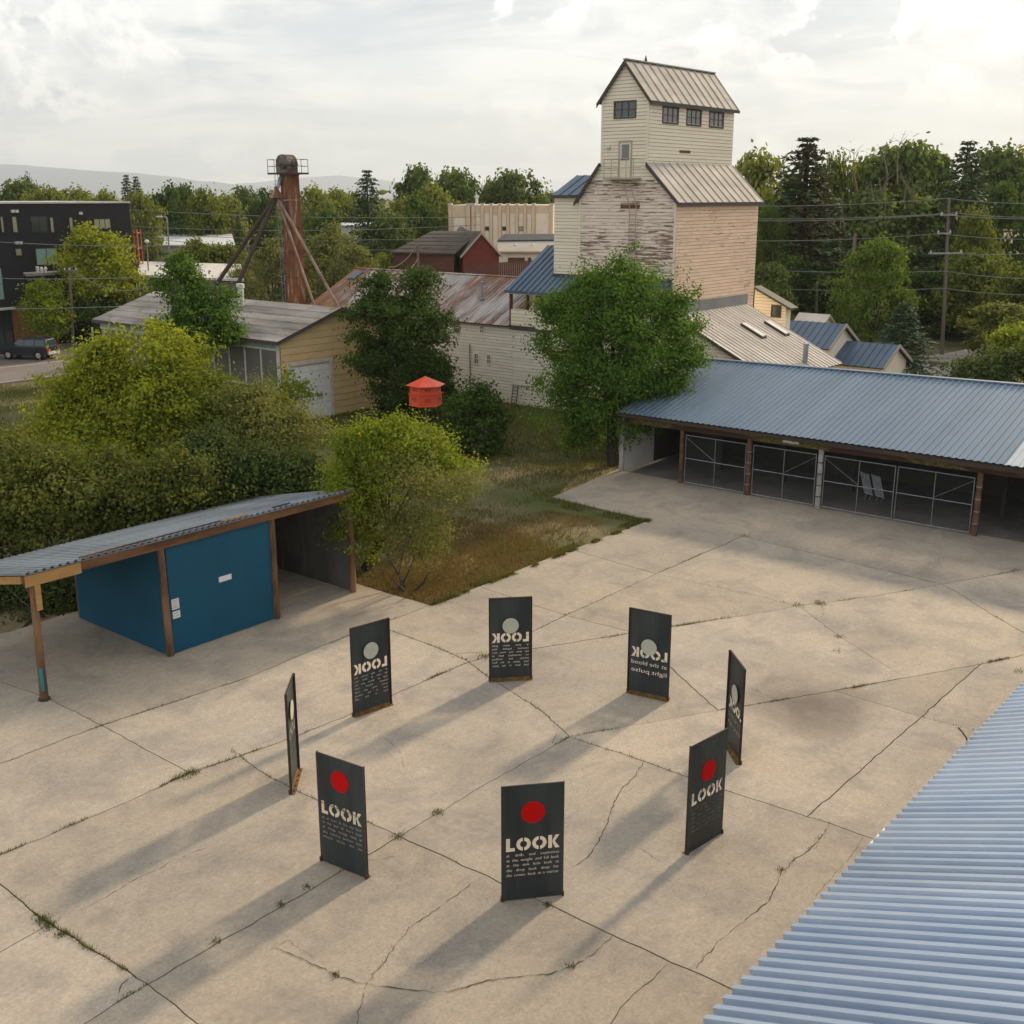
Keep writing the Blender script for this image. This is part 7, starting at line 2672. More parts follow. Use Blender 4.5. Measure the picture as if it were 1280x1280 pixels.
def build_car(t, paint):
    def B(name, mat, fn, par=t):
        m = MB()
        fn(m)
        return m.build(name, mat, par)
    hw = 0.87

    def arch(cx, r, n=8):
        return [(cx + r * math.cos(a), 0.36 + r * math.sin(a)) for a in np.linspace(0, math.pi, n + 1)]
    prof = [(-2.22, 0.42)] + [(-2.22, 0.75), (-2.18, 1.06), (-1.9, 1.10), (0.75, 1.12), (0.95, 1.08), (2.02, 0.98), (2.18, 0.84), (2.2, 0.42)]
    bot = [(1.74, 0.40)] + arch(1.35, 0.39) + [(0.92, 0.34), (-0.92, 0.34)] + arch(-1.35, 0.39) + [(-1.78, 0.42)]

    def body(m):
        n = len(prof) + len(bot)
        p = prof + bot
        rows = []
        for y, k in ((-hw, 0.0), (-hw + 0.07, 1.0), (hw - 0.07, 1.0), (hw, 0.0)):
            rows.append([(x * (0.985 if k == 0 else 1), y, z - (0.05 if k == 0 and z > 1.0 else 0)) for x, z in p])
        b = len(m.v)
        for r in rows:
            m.v += r
        for i in range(3):
            for k in range(n):
                k2 = (k + 1) % n
                m.f.append((b + i * n + k, b + i * n + k2, b + (i + 1) * n + k2, b + (i + 1) * n + k))
        m.f.append(tuple(b + k for k in range(n)))
        m.f.append(tuple(b + 3 * n + k for k in range(n - 1, -1, -1)))
    B('body', paint, body)

    def cab(m):
        lo = [(0.98, 1.09), (-2.15, 1.07)]
        up = [(0.32, 1.69), (-1.98, 1.70)]
        p = []
        for (x, z), w in ((lo[0], hw - 0.05), (lo[1], hw - 0.05)):
            p += [(x, -w, z), (x, w, z)]
        q = []
        for (x, z), w in ((up[0], hw - 0.2), (up[1], hw - 0.2)):
            q += [(x, -w, z), (x, w, z)]
        m.hexa([p[0], p[1], p[3], p[2], q[0], q[1], q[3], q[2]])
        m.hexa([(0.28, -0.6, 1.69), (0.28, 0.6, 1.69), (-1.9, 0.6, 1.70), (-1.9, -0.6, 1.70), (0.1, -0.55, 1.73), (0.1, 0.55, 1.73), (-1.8, 0.55, 1.74), (-1.8, -0.55, 1.74)])
    B('cabin', paint, cab)
    for s in (-1, 1):
        for x0, x1, xa, xb in ((0.80, -0.12, 0.36, -0.12), (-0.2, -1.02, -0.2, -1.02), (-1.12, -2.0, -1.12, -1.88)):
            def win(m, s=s, x0=x0, x1=x1, xa=xa, xb=xb):
                za, zb = 1.16, 1.6

                def yy(z):
                    return s * (hw - 0.05 - 0.15 * (z - 1.09) / 0.6 + 0.012)
                m.hexa([(x0, yy(za) - s * 0.02, za), (x1, yy(za) - s * 0.02, za), (x1, yy(za), za), (x0, yy(za), za), (xa, yy(zb) - s * 0.02, zb), (xb, yy(zb) - s * 0.02, zb), (xb, yy(zb), zb), (xa, yy(zb), zb)])
            B('side_window', MAT['car_glass'], win)
        B('mirror', paint, lambda m, s=s: m.box(0.62, 0.78, s * 0.88, s * 1.04, 1.14, 1.28) if s > 0 else m.box(0.62, 0.78, -1.04, -0.88, 1.14, 1.28))
        B('headlight', MAT['chrome'], lambda m, s=s: m.box(2.12, 2.205, s * 0.66 - 0.14, s * 0.66 + 0.14, 0.74, 0.88))
        B('tail_light', MAT['tail'], lambda m, s=s: m.box(-2.24, -2.16, s * 0.77 - 0.09, s * 0.77 + 0.09, 0.72, 1.0))
        B('roof_rail', MAT['trim_dark'], lambda m, s=s: m.tube([(0.05, s * 0.56, 1.72), (0.0, s * 0.56, 1.8), (-1.7, s * 0.56, 1.81), (-1.75, s * 0.56, 1.72)], 0.02, 5))
        for x in (1.35, -1.35):
            def wheel(m, s=s, x=x):
                pr = [(0.22, -0.1), (0.34, -0.11), (0.37, -0.06), (0.37, 0.06), (0.34, 0.11), (0.22, 0.1)]
                n = 18
                b = len(m.v)
                for r, y in pr:
                    for k in range(n):
                        a = 2 * math.pi * k / n
                        m.v.append((x + r * math.cos(a), s * 0.77 + y, 0.37 + r * math.sin(a)))
                for i in range(len(pr)):
                    j = (i + 1) % len(pr)
                    for k in range(n):
                        k2 = (k + 1) % n
                        m.f.append((b + i * n + k, b + i * n + k2, b + j * n + k2, b + j * n + k))
            w = B('wheel', MAT['tyre'], wheel)

            def rim(m, s=s, x=x):
                n = 12
                m.prism([(x + 0.225 * math.cos(2 * math.pi * k / n), s * 0.77 + s * 0.06, 0.37 + 0.225 * math.sin(2 * math.pi * k / n)) for k in range(n)], (0, s * 0.025, 0))
                for k in range(6):
                    a = 2 * math.pi * k / 6
                    m.prism([(x + 0.06 * math.cos(a + 1.5), s * 0.856, 0.37 + 0.06 * math.sin(a + 1.5)), (x + 0.06 * math.cos(a - 1.5), s * 0.856, 0.37 + 0.06 * math.sin(a - 1.5)), (x + 0.21 * math.cos(a), s * 0.856, 0.37 + 0.21 * math.sin(a))], (0, s * 0.02, 0))
            B('rim', MAT['chrome'], rim, w)
    B('windscreen', MAT['car_glass'], lambda m: m.hexa([(0.97, -0.74, 1.13), (0.97, 0.74, 1.13), (0.985, 0.74, 1.14), (0.985, -0.74, 1.14), (0.39, -0.62, 1.64), (0.39, 0.62, 1.64), (0.405, 0.62, 1.65), (0.405, -0.62, 1.65)]))
    B('rear_window', MAT['car_glass'], lambda m: m.hexa([(-2.15, -0.7, 1.15), (-2.15, 0.7, 1.15), (-2.13, 0.7, 1.15), (-2.13, -0.7, 1.15), (-2.03, -0.6, 1.6), (-2.03, 0.6, 1.6), (-2.0, 0.6, 1.6), (-2.0, -0.6, 1.6)]))
    B('bumper', MAT['bumper'], lambda m: m.box(2.19, 2.3, -0.84, 0.84, 0.44, 0.64))
    B('bumper', MAT['bumper'], lambda m: m.box(-2.34, -2.22, -0.84, 0.84, 0.44, 0.66))
    B('grille', MAT['trim_dark'], lambda m: m.box(2.13, 2.195, -0.48, 0.48, 0.70, 0.88))
    B('number_plate', MAT['paper'], lambda m: m.box(-2.36, -2.341, -0.16, 0.16, 0.5, 0.62))


def cars_and_people():
    a, b = np.array(G(55, 450)), np.array(G(12, 449))
    c = (a + b) / 2
    d = b - a
    t = thing('parked_car', 'dark navy estate car with roof rails parked across the street lane', 'car', (float(c[0]) - 0.1, float(c[1]) + 0.75, 0))
    t.rotation_euler.z = math.atan2(d[1], d[0])
    ORIG[t.name] = (0, 0, 0)
    build_car(t, MAT['car_paint'])
    p = at(95, 408, 112)
    t = thing('parked_car', 'dark green car in deep shade beside the office block', 'car', (p[0], 112, 0.02))
    t.rotation_euler.z = math.atan2(-0.5, 0.9)
    ORIG[t.name] = (0, 0, 0)
    build_car(t, MAT['car_green'])
    for px, py, l, top, bot, hd in ((2.5, 434, 'person in pale blue top and blue jeans standing by the cedar entrance', 'shirt', 'jeans', 2.4), (9.5, 430, 'person in dark clothing in the office doorway', 'trim_dark', 'trim_dark', 1.2)):
        g = G(px, py)
        t = thing('person', l, 'person', g)
        t.rotation_euler.z = hd
        ORIG[t.name] = (0, 0, 0)

        def skin(name, pts, edges, rad, mat, par=t):
            me = bpy.data.meshes.new(name)
            me.from_pydata(pts, edges, [])
            o = bpy.data.objects.new(name, me)
            COL.objects.link(o)
            md = o.modifiers.new('skin', 'SKIN')
            for i, r in enumerate(rad):
                me.skin_vertices[0].data[i].radius = (r, r)
            me.skin_vertices[0].data[0].use_root = True
            o.modifiers.new('sub', 'SUBSURF').levels = 1
            dg = bpy.context.evaluated_depsgraph_get()
            dg.update()
            m2 = bpy.data.meshes.new_from_object(o.evaluated_get(dg))
            bpy.data.objects.remove(o)
            m2.name = name
            m2.materials.clear()
            m2.materials.append(mat)
            m2.polygons.foreach_set('use_smooth', [True] * len(m2.polygons))
            return link(name, m2, par)
        P = [(0, 0, 0.95), (0, 0, 1.15), (0, 0, 1.38), (0, 0, 1.5), (0, 0.02, 1.62), (0, 0.02, 1.72),
             (0.18, 0, 1.42), (0.24, 0.02, 1.15), (0.22, 0.12, 0.92), (-0.18, 0, 1.42), (-0.25, 0.0, 1.15), (-0.24, 0.08, 0.9),
             (0.1, 0, 0.88), (0.11, 0.03, 0.5), (0.11, -0.02, 0.08), (0.12, 0.14, 0.04), (-0.1, 0, 0.88), (-0.11, 0.0, 0.5), (-0.12, -0.05, 0.08), (-0.13, 0.1, 0.04)]
        E = [(0, 1), (1, 2), (2, 3), (3, 4), (4, 5), (2, 6), (6, 7), (7, 8), (2, 9), (9, 10), (10, 11), (0, 12), (12, 13), (13, 14), (14, 15), (0, 16), (16, 17), (17, 18), (18, 19)]
        Rr = [0.15, 0.14, 0.15, 0.055, 0.1, 0.085, 0.06, 0.045, 0.035, 0.06, 0.045, 0.035, 0.085, 0.06, 0.045, 0.04, 0.085, 0.06, 0.045, 0.04]
        skin('body', P, E, Rr, MAT['skin'])
        skin('shirt', [P[0], P[1], P[2], P[6], P[7], P[9], P[10]], [(0, 1), (1, 2), (2, 3), (3, 4), (2, 5), (5, 6)], [0.165, 0.16, 0.165, 0.075, 0.06, 0.075, 0.06], MAT[top])
        skin('trousers', [P[0], P[12], P[13], P[14], P[16], P[17], P[18]], [(0, 1), (1, 2), (2, 3), (0, 4), (4, 5), (5, 6)], [0.17, 0.1, 0.078, 0.065, 0.1, 0.078, 0.065], MAT[bot])
        m = MB()
        m.lathe((0, -0.005, 1.62), [(0.06, -0.06), (0.115, 0.0), (0.125, 0.06), (0.10, 0.13), (0.04, 0.165)], 10)
        m.build('hair', MAT['hair'] if top == 'shirt' else MAT['trim_dark'], t)


poles_and_wires()
cars_and_people()


# ------------------------------------------------------------------ trees
def leaf_quads(p, nrm, L, Wd):
    n = len(p)
    r = rng.normal(0, 1, (n, 3))
    t = np.cross(nrm, r)
    t /= np.linalg.norm(t, axis=1, keepdims=True) + 1e-9
    b = np.cross(nrm, t)
    l = (L * rng.uniform(0.7, 1.25, n))[:, None]
    w = (Wd * rng.uniform(0.7, 1.25, n))[:, None]
    v = np.stack([p - t * l * 0.5, p - b * w * 0.5 + t * l * 0.06, p + t * l * 0.5, p + b * w * 0.5 + t * l * 0.06], 1)
    return v.reshape(-1, 3)


def crown_points(lobes, n_clump, per, csig, inner=0.2, flat=0.7, jitter=0.22, sprig=0.1, gap0=-1.15):
    lobes = np.array(lobes, float)
    area = (lobes[:, 3] * lobes[:, 5]) ** 1.0
    k = rng.choice(len(lobes), n_clump, p=area / area.sum())
    d = rng.normal(0, 1, (n_clump, 3))
    d[:, 2] += 0.25
    d /= np.linalg.norm(d, axis=1, keepdims=True)
    q_ = rng.uniform(0, 1, n_clump)
    rr = np.where(q_ < inner, rng.uniform(0.2, 0.8, n_clump), np.where(q_ > 1 - sprig, rng.uniform(1.02, 1.38, n_clump), rng.uniform(0.72, 1.08, n_clump)))
    # uneven outline: bumps on the lobe
    bump = 1 + jitter * np.sin(d[:, 0] * 5.1 + k) * np.cos(d[:, 1] * 4.3 + 2 * k) + jitter * np.sin(d[:, 2] * 6.7 + 3 * k)
    c = lobes[k, :3] + d * lobes[k, 3:6] * (rr * bump)[:, None]
    # drop those deep inside another lobe
    deep = np.zeros(n_clump, bool)
    for q in lobes:
        e = np.linalg.norm((c - q[:3]) / q[3:6], axis=1)
        deep |= e < 0.5
    fr = 2.6 / float(np.mean(lobes[:, 3:6]))
    gap = np.sin(c[:, 0] * fr + 1.3 * np.sin(c[:, 2] * fr * 0.8)) + np.sin(c[:, 1] * fr * 1.1 + 2 + np.sin(c[:, 0] * fr * 0.7)) + np.sin(c[:, 2] * fr * 1.3 + c[:, 0] * fr * 0.4)
    keep = (~deep | (rng.uniform(0, 1, n_clump) < 0.3)) & (gap > gap0 + rng.normal(0, 0.25, n_clump))
    c, d = c[keep], d[keep]
    m = len(c)
    sz = rng.uniform(0.5, 1.6, m)
    off = rng.normal(0, 1, (m, per, 3)) * csig * sz[:, None, None]
    off[..., 2] *= flat
    p = (c[:, None, :] + off).reshape(-1, 3)
    dd = np.repeat(d, per, 0)
    nr = dd * 0.6 + off.reshape(-1, 3) / (csig + 1e-6) * 0.35 + rng.normal(0, 0.55, (m * per, 3)) + np.array([0, 0, 0.35])
    nr /= np.linalg.norm(nr, axis=1, keepdims=True)
    return p, nr


def crown_mesh(name, lobes, n_clump, per, csig, L, Wd, mat, **kw):
    p, nr = crown_points(lobes, n_clump, per, csig, **kw)
    return np_mesh(name, leaf_quads(p, nr, L, Wd), 4, mat)


def trunk_mesh(base, lobes, r0, fork=0.35, stems=1, mat=None, spread=0.25):
    lobes = np.array(lobes, float)
    base = np.array(base, float)
    top = lobes[:, 2].max()
    m = MB()
    cen = lobes[:, :3].mean(0)
    for s in range(stems):
        o = base + np.array([rng.normal(0, spread * (stems > 1)), rng.normal(0, spread * (stems > 1)), -0.1])
        f = np.array([base[0] + (cen[0] - base[0]) * 0.5, base[1] + (cen[1] - base[1]) * 0.5, base[2] + (top - base[2]) * fork])
        f = f + rng.normal(0, 0.12 + 0.3 * (stems > 1), 3) * np.array([1, 1, 0.3])
        r1 = r0 * 0.72
        m.tube([tuple(o), tuple(o + (f - o) * 0.5 + rng.normal(0, 0.06, 3)), tuple(f)], [r0 * 1.25, r0 * 0.9, r1], 8)
        for i, q in enumerate(lobes):
            if stems > 1 and i % stems != s:
                continue
            e = q[:3] + np.array([0, 0, q[5] * 0.35])
            mid = f + (e - f) * 0.5 + np.array([0, 0, 0.12 * np.linalg.norm(e - f)]) + rng.normal(0, 0.12, 3)
            m.tube([tuple(f - (f - o) * 0.04), tuple(mid), tuple(e)], [r1 * 0.62, r1 * 0.38, r1 * 0.1], 6)
            for _ in range(3):
                d = rng.normal(0, 1, 3)
                d[2] = abs(d[2]) * 0.7
                d /= np.linalg.norm(d)
                m.tube([tuple(mid + (e - mid) * rng.uniform(0, 0.7)), tuple(q[:3] + d * q[3:6] * 0.85)], [r1 * 0.22, r1 * 0.05], 5)
    return m


def px_lobes(lst, Y):
    """lobes surveyed from the photograph: (px, py, rx, ry, dY)"""
    out = []
    for q in lst:
        px, py, rx, ry = q[:4]
        y = Y + (q[4] if len(q) > 4 else 0)
        c = at(px, py, y)
        k = (y * _c + (CAM_H - c[2]) * _s) / F_PX
        out.append((c[0], c[1], c[2], rx * k, (rx + ry) * 0.5 * k, ry * k))
    return out


def tree(name, label, base, lobes, clumps, per, csig, L, Wd, mat, cat='tree', r0=0.2, stems=1, group=None, fork=0.35, twigs=0, **kw):
    t = thing(name, label, cat, tuple(base), group)
    b = np.array(base)
    l0 = [tuple(np.array(q[:3]) - b) + tuple(q[3:6]) for q in lobes]
    me = crown_mesh('crown', l0, clumps, per, csig, L, Wd, MAT[mat], **kw)
    link('crown', me, t)
    m = trunk_mesh((0, 0, 0), l0, r0, fork, stems)
    link('trunk', m.mesh('trunk', MAT['bark']), t)
    if twigs:
        m = MB()
        for _ in range(twigs):
            q = l0[rng.integers(len(l0))]
            d = rng.normal(0, 1, 3)
            d[2] = abs(d[2]) + 0.5
            d /= np.linalg.norm(d)
            c = np.array(q[:3])
            e = c + d * np.array(q[3:6]) * rng.uniform(1.0, 1.3)
            md = c + (e - c) * 0.6 + rng.normal(0, 0.1, 3)
            m.tube([tuple(c), tuple(md), tuple(e)], [0.05, 0.03, 0.012], 4)
            for _ in range(3):
                m.tube([tuple(md + (e - md) * rng.uniform(0, 0.8)), tuple(e + rng.normal(0, 0.35, 3))], [0.02, 0.007], 3)
        link('bare_branches', m.mesh('bare_branches', MAT['bark_pale']), t, kind='stuff')
    return t


def near_trees():
    # big tree in front of the elevator
    g = G(768, 580)
    L = px_lobes([(775, 348, 28, 26), (808, 372, 32, 24, 0.8), (738, 368, 26, 20, 0.8), (765, 392, 44, 30, -1.2), (706, 388, 26, 24, 0.6), (690, 420, 18, 26, 0.6), (722, 430, 34, 26, -0.8), (838, 405, 30, 28, 0.8), (800, 430, 40, 28, -1.4), (848, 450, 26, 20, 0.2), (765, 468, 48, 28, -1.6), (712, 480, 34, 24, -0.6), (822, 485, 34, 26, -0.8), (693, 515, 22, 16, 0), (745, 518, 36, 22, -1.4), (795, 524, 40, 22, -1.0), (728, 545, 24, 14, -0.5)], 56.2)
    tree('maple_tree', 'large rounded green tree in front of the elevator, beside the long blue roof', g, L, 1650, 64, 0.34, 0.17, 0.105, 'leaf_maple', r0=0.3, gap0=-0.8, sprig=0.2, jitter=0.3)
    # the two shrubby trees on the lawn corner
    g = G(470, 705)
    L = px_lobes([(490, 548, 38, 24), (452, 570, 34, 32, 0.4), (518, 556, 24, 18, 0.6), (475, 590, 50, 40, -0.2), (440, 615, 26, 40, 0.2), (540, 575, 34, 28, 0.8), (585, 580, 18, 13, 0.8), (455, 660, 28, 30, 0), (438, 640, 20, 30, -0.8), (428, 610, 14, 20, -1.0)], 37.9)
    tree('young_ash_tree', 'bright lime green young tree at the right end of the blue shed', g, L, 1500, 34, 0.19, 0.13, 0.065, 'leaf_lime', r0=0.1, stems=2, gap0=-0.7, sprig=0.2, jitter=0.3)
    g = G(507, 738)
    L = px_lobes([(540, 590, 46, 38), (500, 622, 50, 42, -0.3), (560, 622, 38, 34, 0.2), (525, 660, 50, 36, -0.4), (490, 668, 34, 36, -0.2), (575, 600, 26, 24, 0.4), (540, 690, 30, 20, 0)], 37.0)
    tree('olive_shrub', 'olive leaved multi stemmed shrub growing at the lawn corner', g, L, 1500, 15, 0.17, 0.12, 0.055, 'leaf_olive', cat='shrub', r0=0.036, stems=5, fork=0.2, inner=0.35, gap0=-0.15, flat=1.0)
    # mulberry mass behind the blue shed
    g = G(190, 640)
    L = px_lobes([(150, 452, 42, 34), (215, 458, 48, 34, 0.4), (118, 480, 40, 34, 0.2), (185, 490, 60, 40, -0.6), (250, 492, 42, 38, 0.3), (100, 520, 36, 36, 0), (160, 535, 58, 38, -0.8), (225, 535, 52, 42, -0.6), (270, 540, 34, 36, 0), (70, 535, 26, 26, 0.4), (125, 570, 44, 34, -1.8), (195, 580, 46, 34, -1.8), (255, 575, 30, 28, -1.4)], 47.0)
    tree('mulberry_tree', 'broad yellow green tree crown rising behind the blue shed', g, L, 2100, 54, 0.3, 0.17, 0.11, 'leaf_mulberry', r0=0.2, stems=3, twigs=5, gap0=-0.6, sprig=0.22, jitter=0.35)
    g = G(335, 620)
    L = px_lobes([(310, 505, 34, 32), (340, 535, 44, 40, -0.3), (300, 560, 44, 40, -0.5), (365, 555, 36, 36, 0.2), (385, 590, 30, 34, 0.3), (330, 590, 46, 34, -0.6)], 45.0)
    tree('boxelder_tree', 'olive green tree right of the broad yellow green one behind the shed', g, L, 1200, 32, 0.22, 0.14, 0.08, 'leaf_olive', r0=0.14, stems=2, twigs=4)
    g = G(362, 545)
    L = px_lobes([(352, 472, 16, 16), (378, 490, 20, 16), (360, 505, 24, 20), (340, 500, 18, 18)], 60)
    tree('sapling', 'thin sapling leaning before the white roller door', g, L, 150, 18, 0.2, 0.2, 0.13, 'leaf_lime', r0=0.06, inner=0.4)
    for i, (lst, Y, gb, lab) in enumerate((
            ([(20, 580, 34, 32), (60, 598, 30, 26, 0.2), (95, 615, 36, 26, -0.4), (-30, 600, 55, 45), (48, 628, 56, 30, -0.8), (100, 642, 40, 24, -0.7), (-10, 655, 60, 34, -0.6), (30, 668, 46, 20, -1.0)], 38.3, (40, 735), 'dark thicket behind the open left bay of the shed'),
            ([(140, 600, 28, 24, 0.3), (200, 606, 34, 24, 0.3), (165, 622, 32, 22, -0.2), (120, 634, 34, 22, -0.3), (180, 625, 48, 26, -0.6), (235, 605, 38, 28, -0.2), (160, 652, 40, 16, -0.9)], 39.2, (180, 712), 'dark leafy thicket behind the middle of the shed roof'),
            ([(262, 575, 28, 30, 0.4), (300, 592, 30, 26), (345, 598, 30, 22, 0.2), (262, 624, 40, 20, -0.5), (318, 620, 36, 16, -0.4), (378, 602, 26, 22, 0.5)], 40.6, (310, 690), 'dark thicket behind the right end of the shed roof'),
            ([(20, 735, 60, 26), (-50, 730, 50, 36), (80, 730, 36, 24, 0.3), (125, 722, 34, 22, 0.8), (30, 766, 36, 17, -1.3), (75, 757, 30, 15, -1.0), (-20, 776, 40, 18, -1.6), (100, 750, 20, 14, -0.6)], 36.4, (40, 775), 'dark undergrowth seen through the open bay under the shed roof'))):
        tree('thicket', lab, G(*gb), px_lobes(lst, Y), 850 if i < 3 else 900, 46, 0.3, 0.16, 0.1, ('leaf_thicket', 'leaf_thicket', 'leaf_hedge', 'leaf_hedge')[i], cat='thicket', r0=0.05, stems=3, group='thicket behind the shed', twigs=8, gap0=-0.45, sprig=0.2, jitter=0.35)
    # dark tree between the ochre shed and the warehouse
    g = G(505, 514)
    L = px_lobes([(480, 362, 22, 24), (518, 372, 32, 30, 0.5), (462, 395, 24, 26, 0.2), (545, 392, 17, 26, 0.4), (500, 408, 44, 38, -0.5), (475, 445, 34, 38, -0.4), (530, 440, 32, 40, -0.3), (500, 478, 44, 36, -0.6), (545, 474, 22, 34, 0), (520, 495, 50, 20, -0.3)], 67.5)
    tree('elm_tree', 'dark green tree between the ochre shed and the rusty roofed warehouse', g, L, 1300, 54, 0.3, 0.2, 0.13, 'leaf_dark', r0=0.22, gap0=-0.75, sprig=0.1, jitter=0.3)
    g = G(596, 573)
    L = px_lobes([(596, 505, 26, 22), (580, 530, 24, 26), (612, 530, 22, 26, 0.3), (597, 550, 34, 22, -0.3)], 58.5)
    tree('round_bush', 'round dark green bush right of the red pole house', g, L, 700, 20, 0.2, 0.19, 0.12, 'leaf_dark', cat='bush', r0=0.08, stems=3)
    g = G(248, 516)
    L = px_lobes([(222, 333, 16, 18), (236, 352, 18, 18, 0.3), (205, 358, 14, 10, 0.2), (232, 378, 24, 18, -0.3), (264, 372, 18, 16, 0.3), (285, 378, 14, 14, 0.4), (258, 396, 30, 18, -0.3), (225, 402, 26, 20, 0), (250, 420, 36, 20, -0.2), (285, 415, 18, 14, 0.2), (235, 436, 30, 16, 0)], 67.5)
    tree('locust_tree', 'branchy green tree in front of the window wall of the ochre shed', g, L, 900, 30, 0.26, 0.2, 0.125, 'leaf_maple', r0=0.16, gap0=-0.7, jitter=0.3)
    g = G(150, 428)
    L = px_lobes([(150, 405, 20, 18), (180, 400, 16, 16), (165, 420, 26, 14), (140, 420, 14, 14)], 84)
    tree('wispy_shrub', 'thin olive shrub left of the ochre shed window wall', g, L, 180, 16, 0.3, 0.24, 0.14, 'leaf_olive', cat='shrub', r0=0.07, inner=0.4)
    g = G(122, 423)
    L = px_lobes([(108, 300, 18, 20), (128, 312, 22, 18, 0.3), (92, 322, 22, 18, 0.2), (145, 318, 18, 18, 0.3), (112, 335, 36, 22, -0.5), (150, 340, 20, 20, 0), (88, 348, 20, 14, 0), (120, 358, 46, 22, -0.6), (150, 372, 20, 18, 0)], 104)
    tree('street_tree', 'yellow green street tree in front of the black office block', g, L, 1150, 20, 0.3, 0.28, 0.18, 'leaf_mulberry', r0=0.2)
    L = px_lobes([(120, 392, 42, 22), (150, 402, 26, 18), (95, 388, 22, 18)], 103)
    tree('dark_bush', 'dark bush in shade under the yellow green street tree', G(120, 412), L, 400, 20, 0.3, 0.28, 0.18, 'leaf_dark', cat='bush', r0=0.1)
    g = G(55, 434)
    L = px_lobes([(50, 360, 13, 9), (60, 373, 15, 11), (42, 383, 13, 12), (64, 394, 18, 13, -0.3), (52, 406, 16, 10, -0.2), (70, 412, 12, 8)], 98.6)
    tree('small_street_tree', 'small bright green street tree behind the parked navy car', g, L, 650, 20, 0.26, 0.25, 0.17, 'leaf_lime', r0=0.12)


near_trees()


# ------------------------------------------------------------------ trees farther off: a few crowns, shared by copies
def spruce_mesh(n_whorl, per, needles, Wd, H, mat, droop=0.25, size=0.34):
    P, N = [], []
    br = MB()
    for i in range(n_whorl):
        f = i / n_whorl
        z = H * (0.06 + 0.94 * f)
        R_ = Wd * 1.3 * (1 - f) ** 0.72 * rng.uniform(0.82, 1.1) + 0.12
        for k in range(per):
            a = 2 * math.pi * (k + rng.uniform(-0.35, 0.35)) / per + i * 0.7
            r_ = R_ * rng.uniform(0.6, 1.15)
            z = H * (0.06 + 0.94 * f) + rng.normal(0, 0.016) * H * (1 - f)
            tip = np.array([math.cos(a) * r_, math.sin(a) * r_, z - droop * r_ + 0.1 * r_ * (r_ / (Wd + 0.01))])
            n = max(3, int(needles * r_ / Wd) + 3)
            t = rng.uniform(0.15, 1, (n, 1)) ** 0.7
            b0 = np.array([0, 0, z])
            sd = np.array([-math.sin(a), math.cos(a), 0]) * rng.normal(0, 0.16, (n, 1)) * (1.3 - t) * r_ * 0.9
            p = b0 + (tip - b0) * t + sd + rng.normal(0, 0.05, (n, 3))
            P.append(p)
            nn = np.tile(np.array([math.cos(a) * 0.3, math.sin(a) * 0.3, 0.9]), (n, 1)) + rng.normal(0, 0.4, (n, 3))
            N.append(nn)
    P, N = np.concatenate(P), np.concatenate(N)
    N /= np.linalg.norm(N, axis=1, keepdims=True)
    return np_mesh('crown', leaf_quads(P, N, size, size * 0.42), 4, mat)


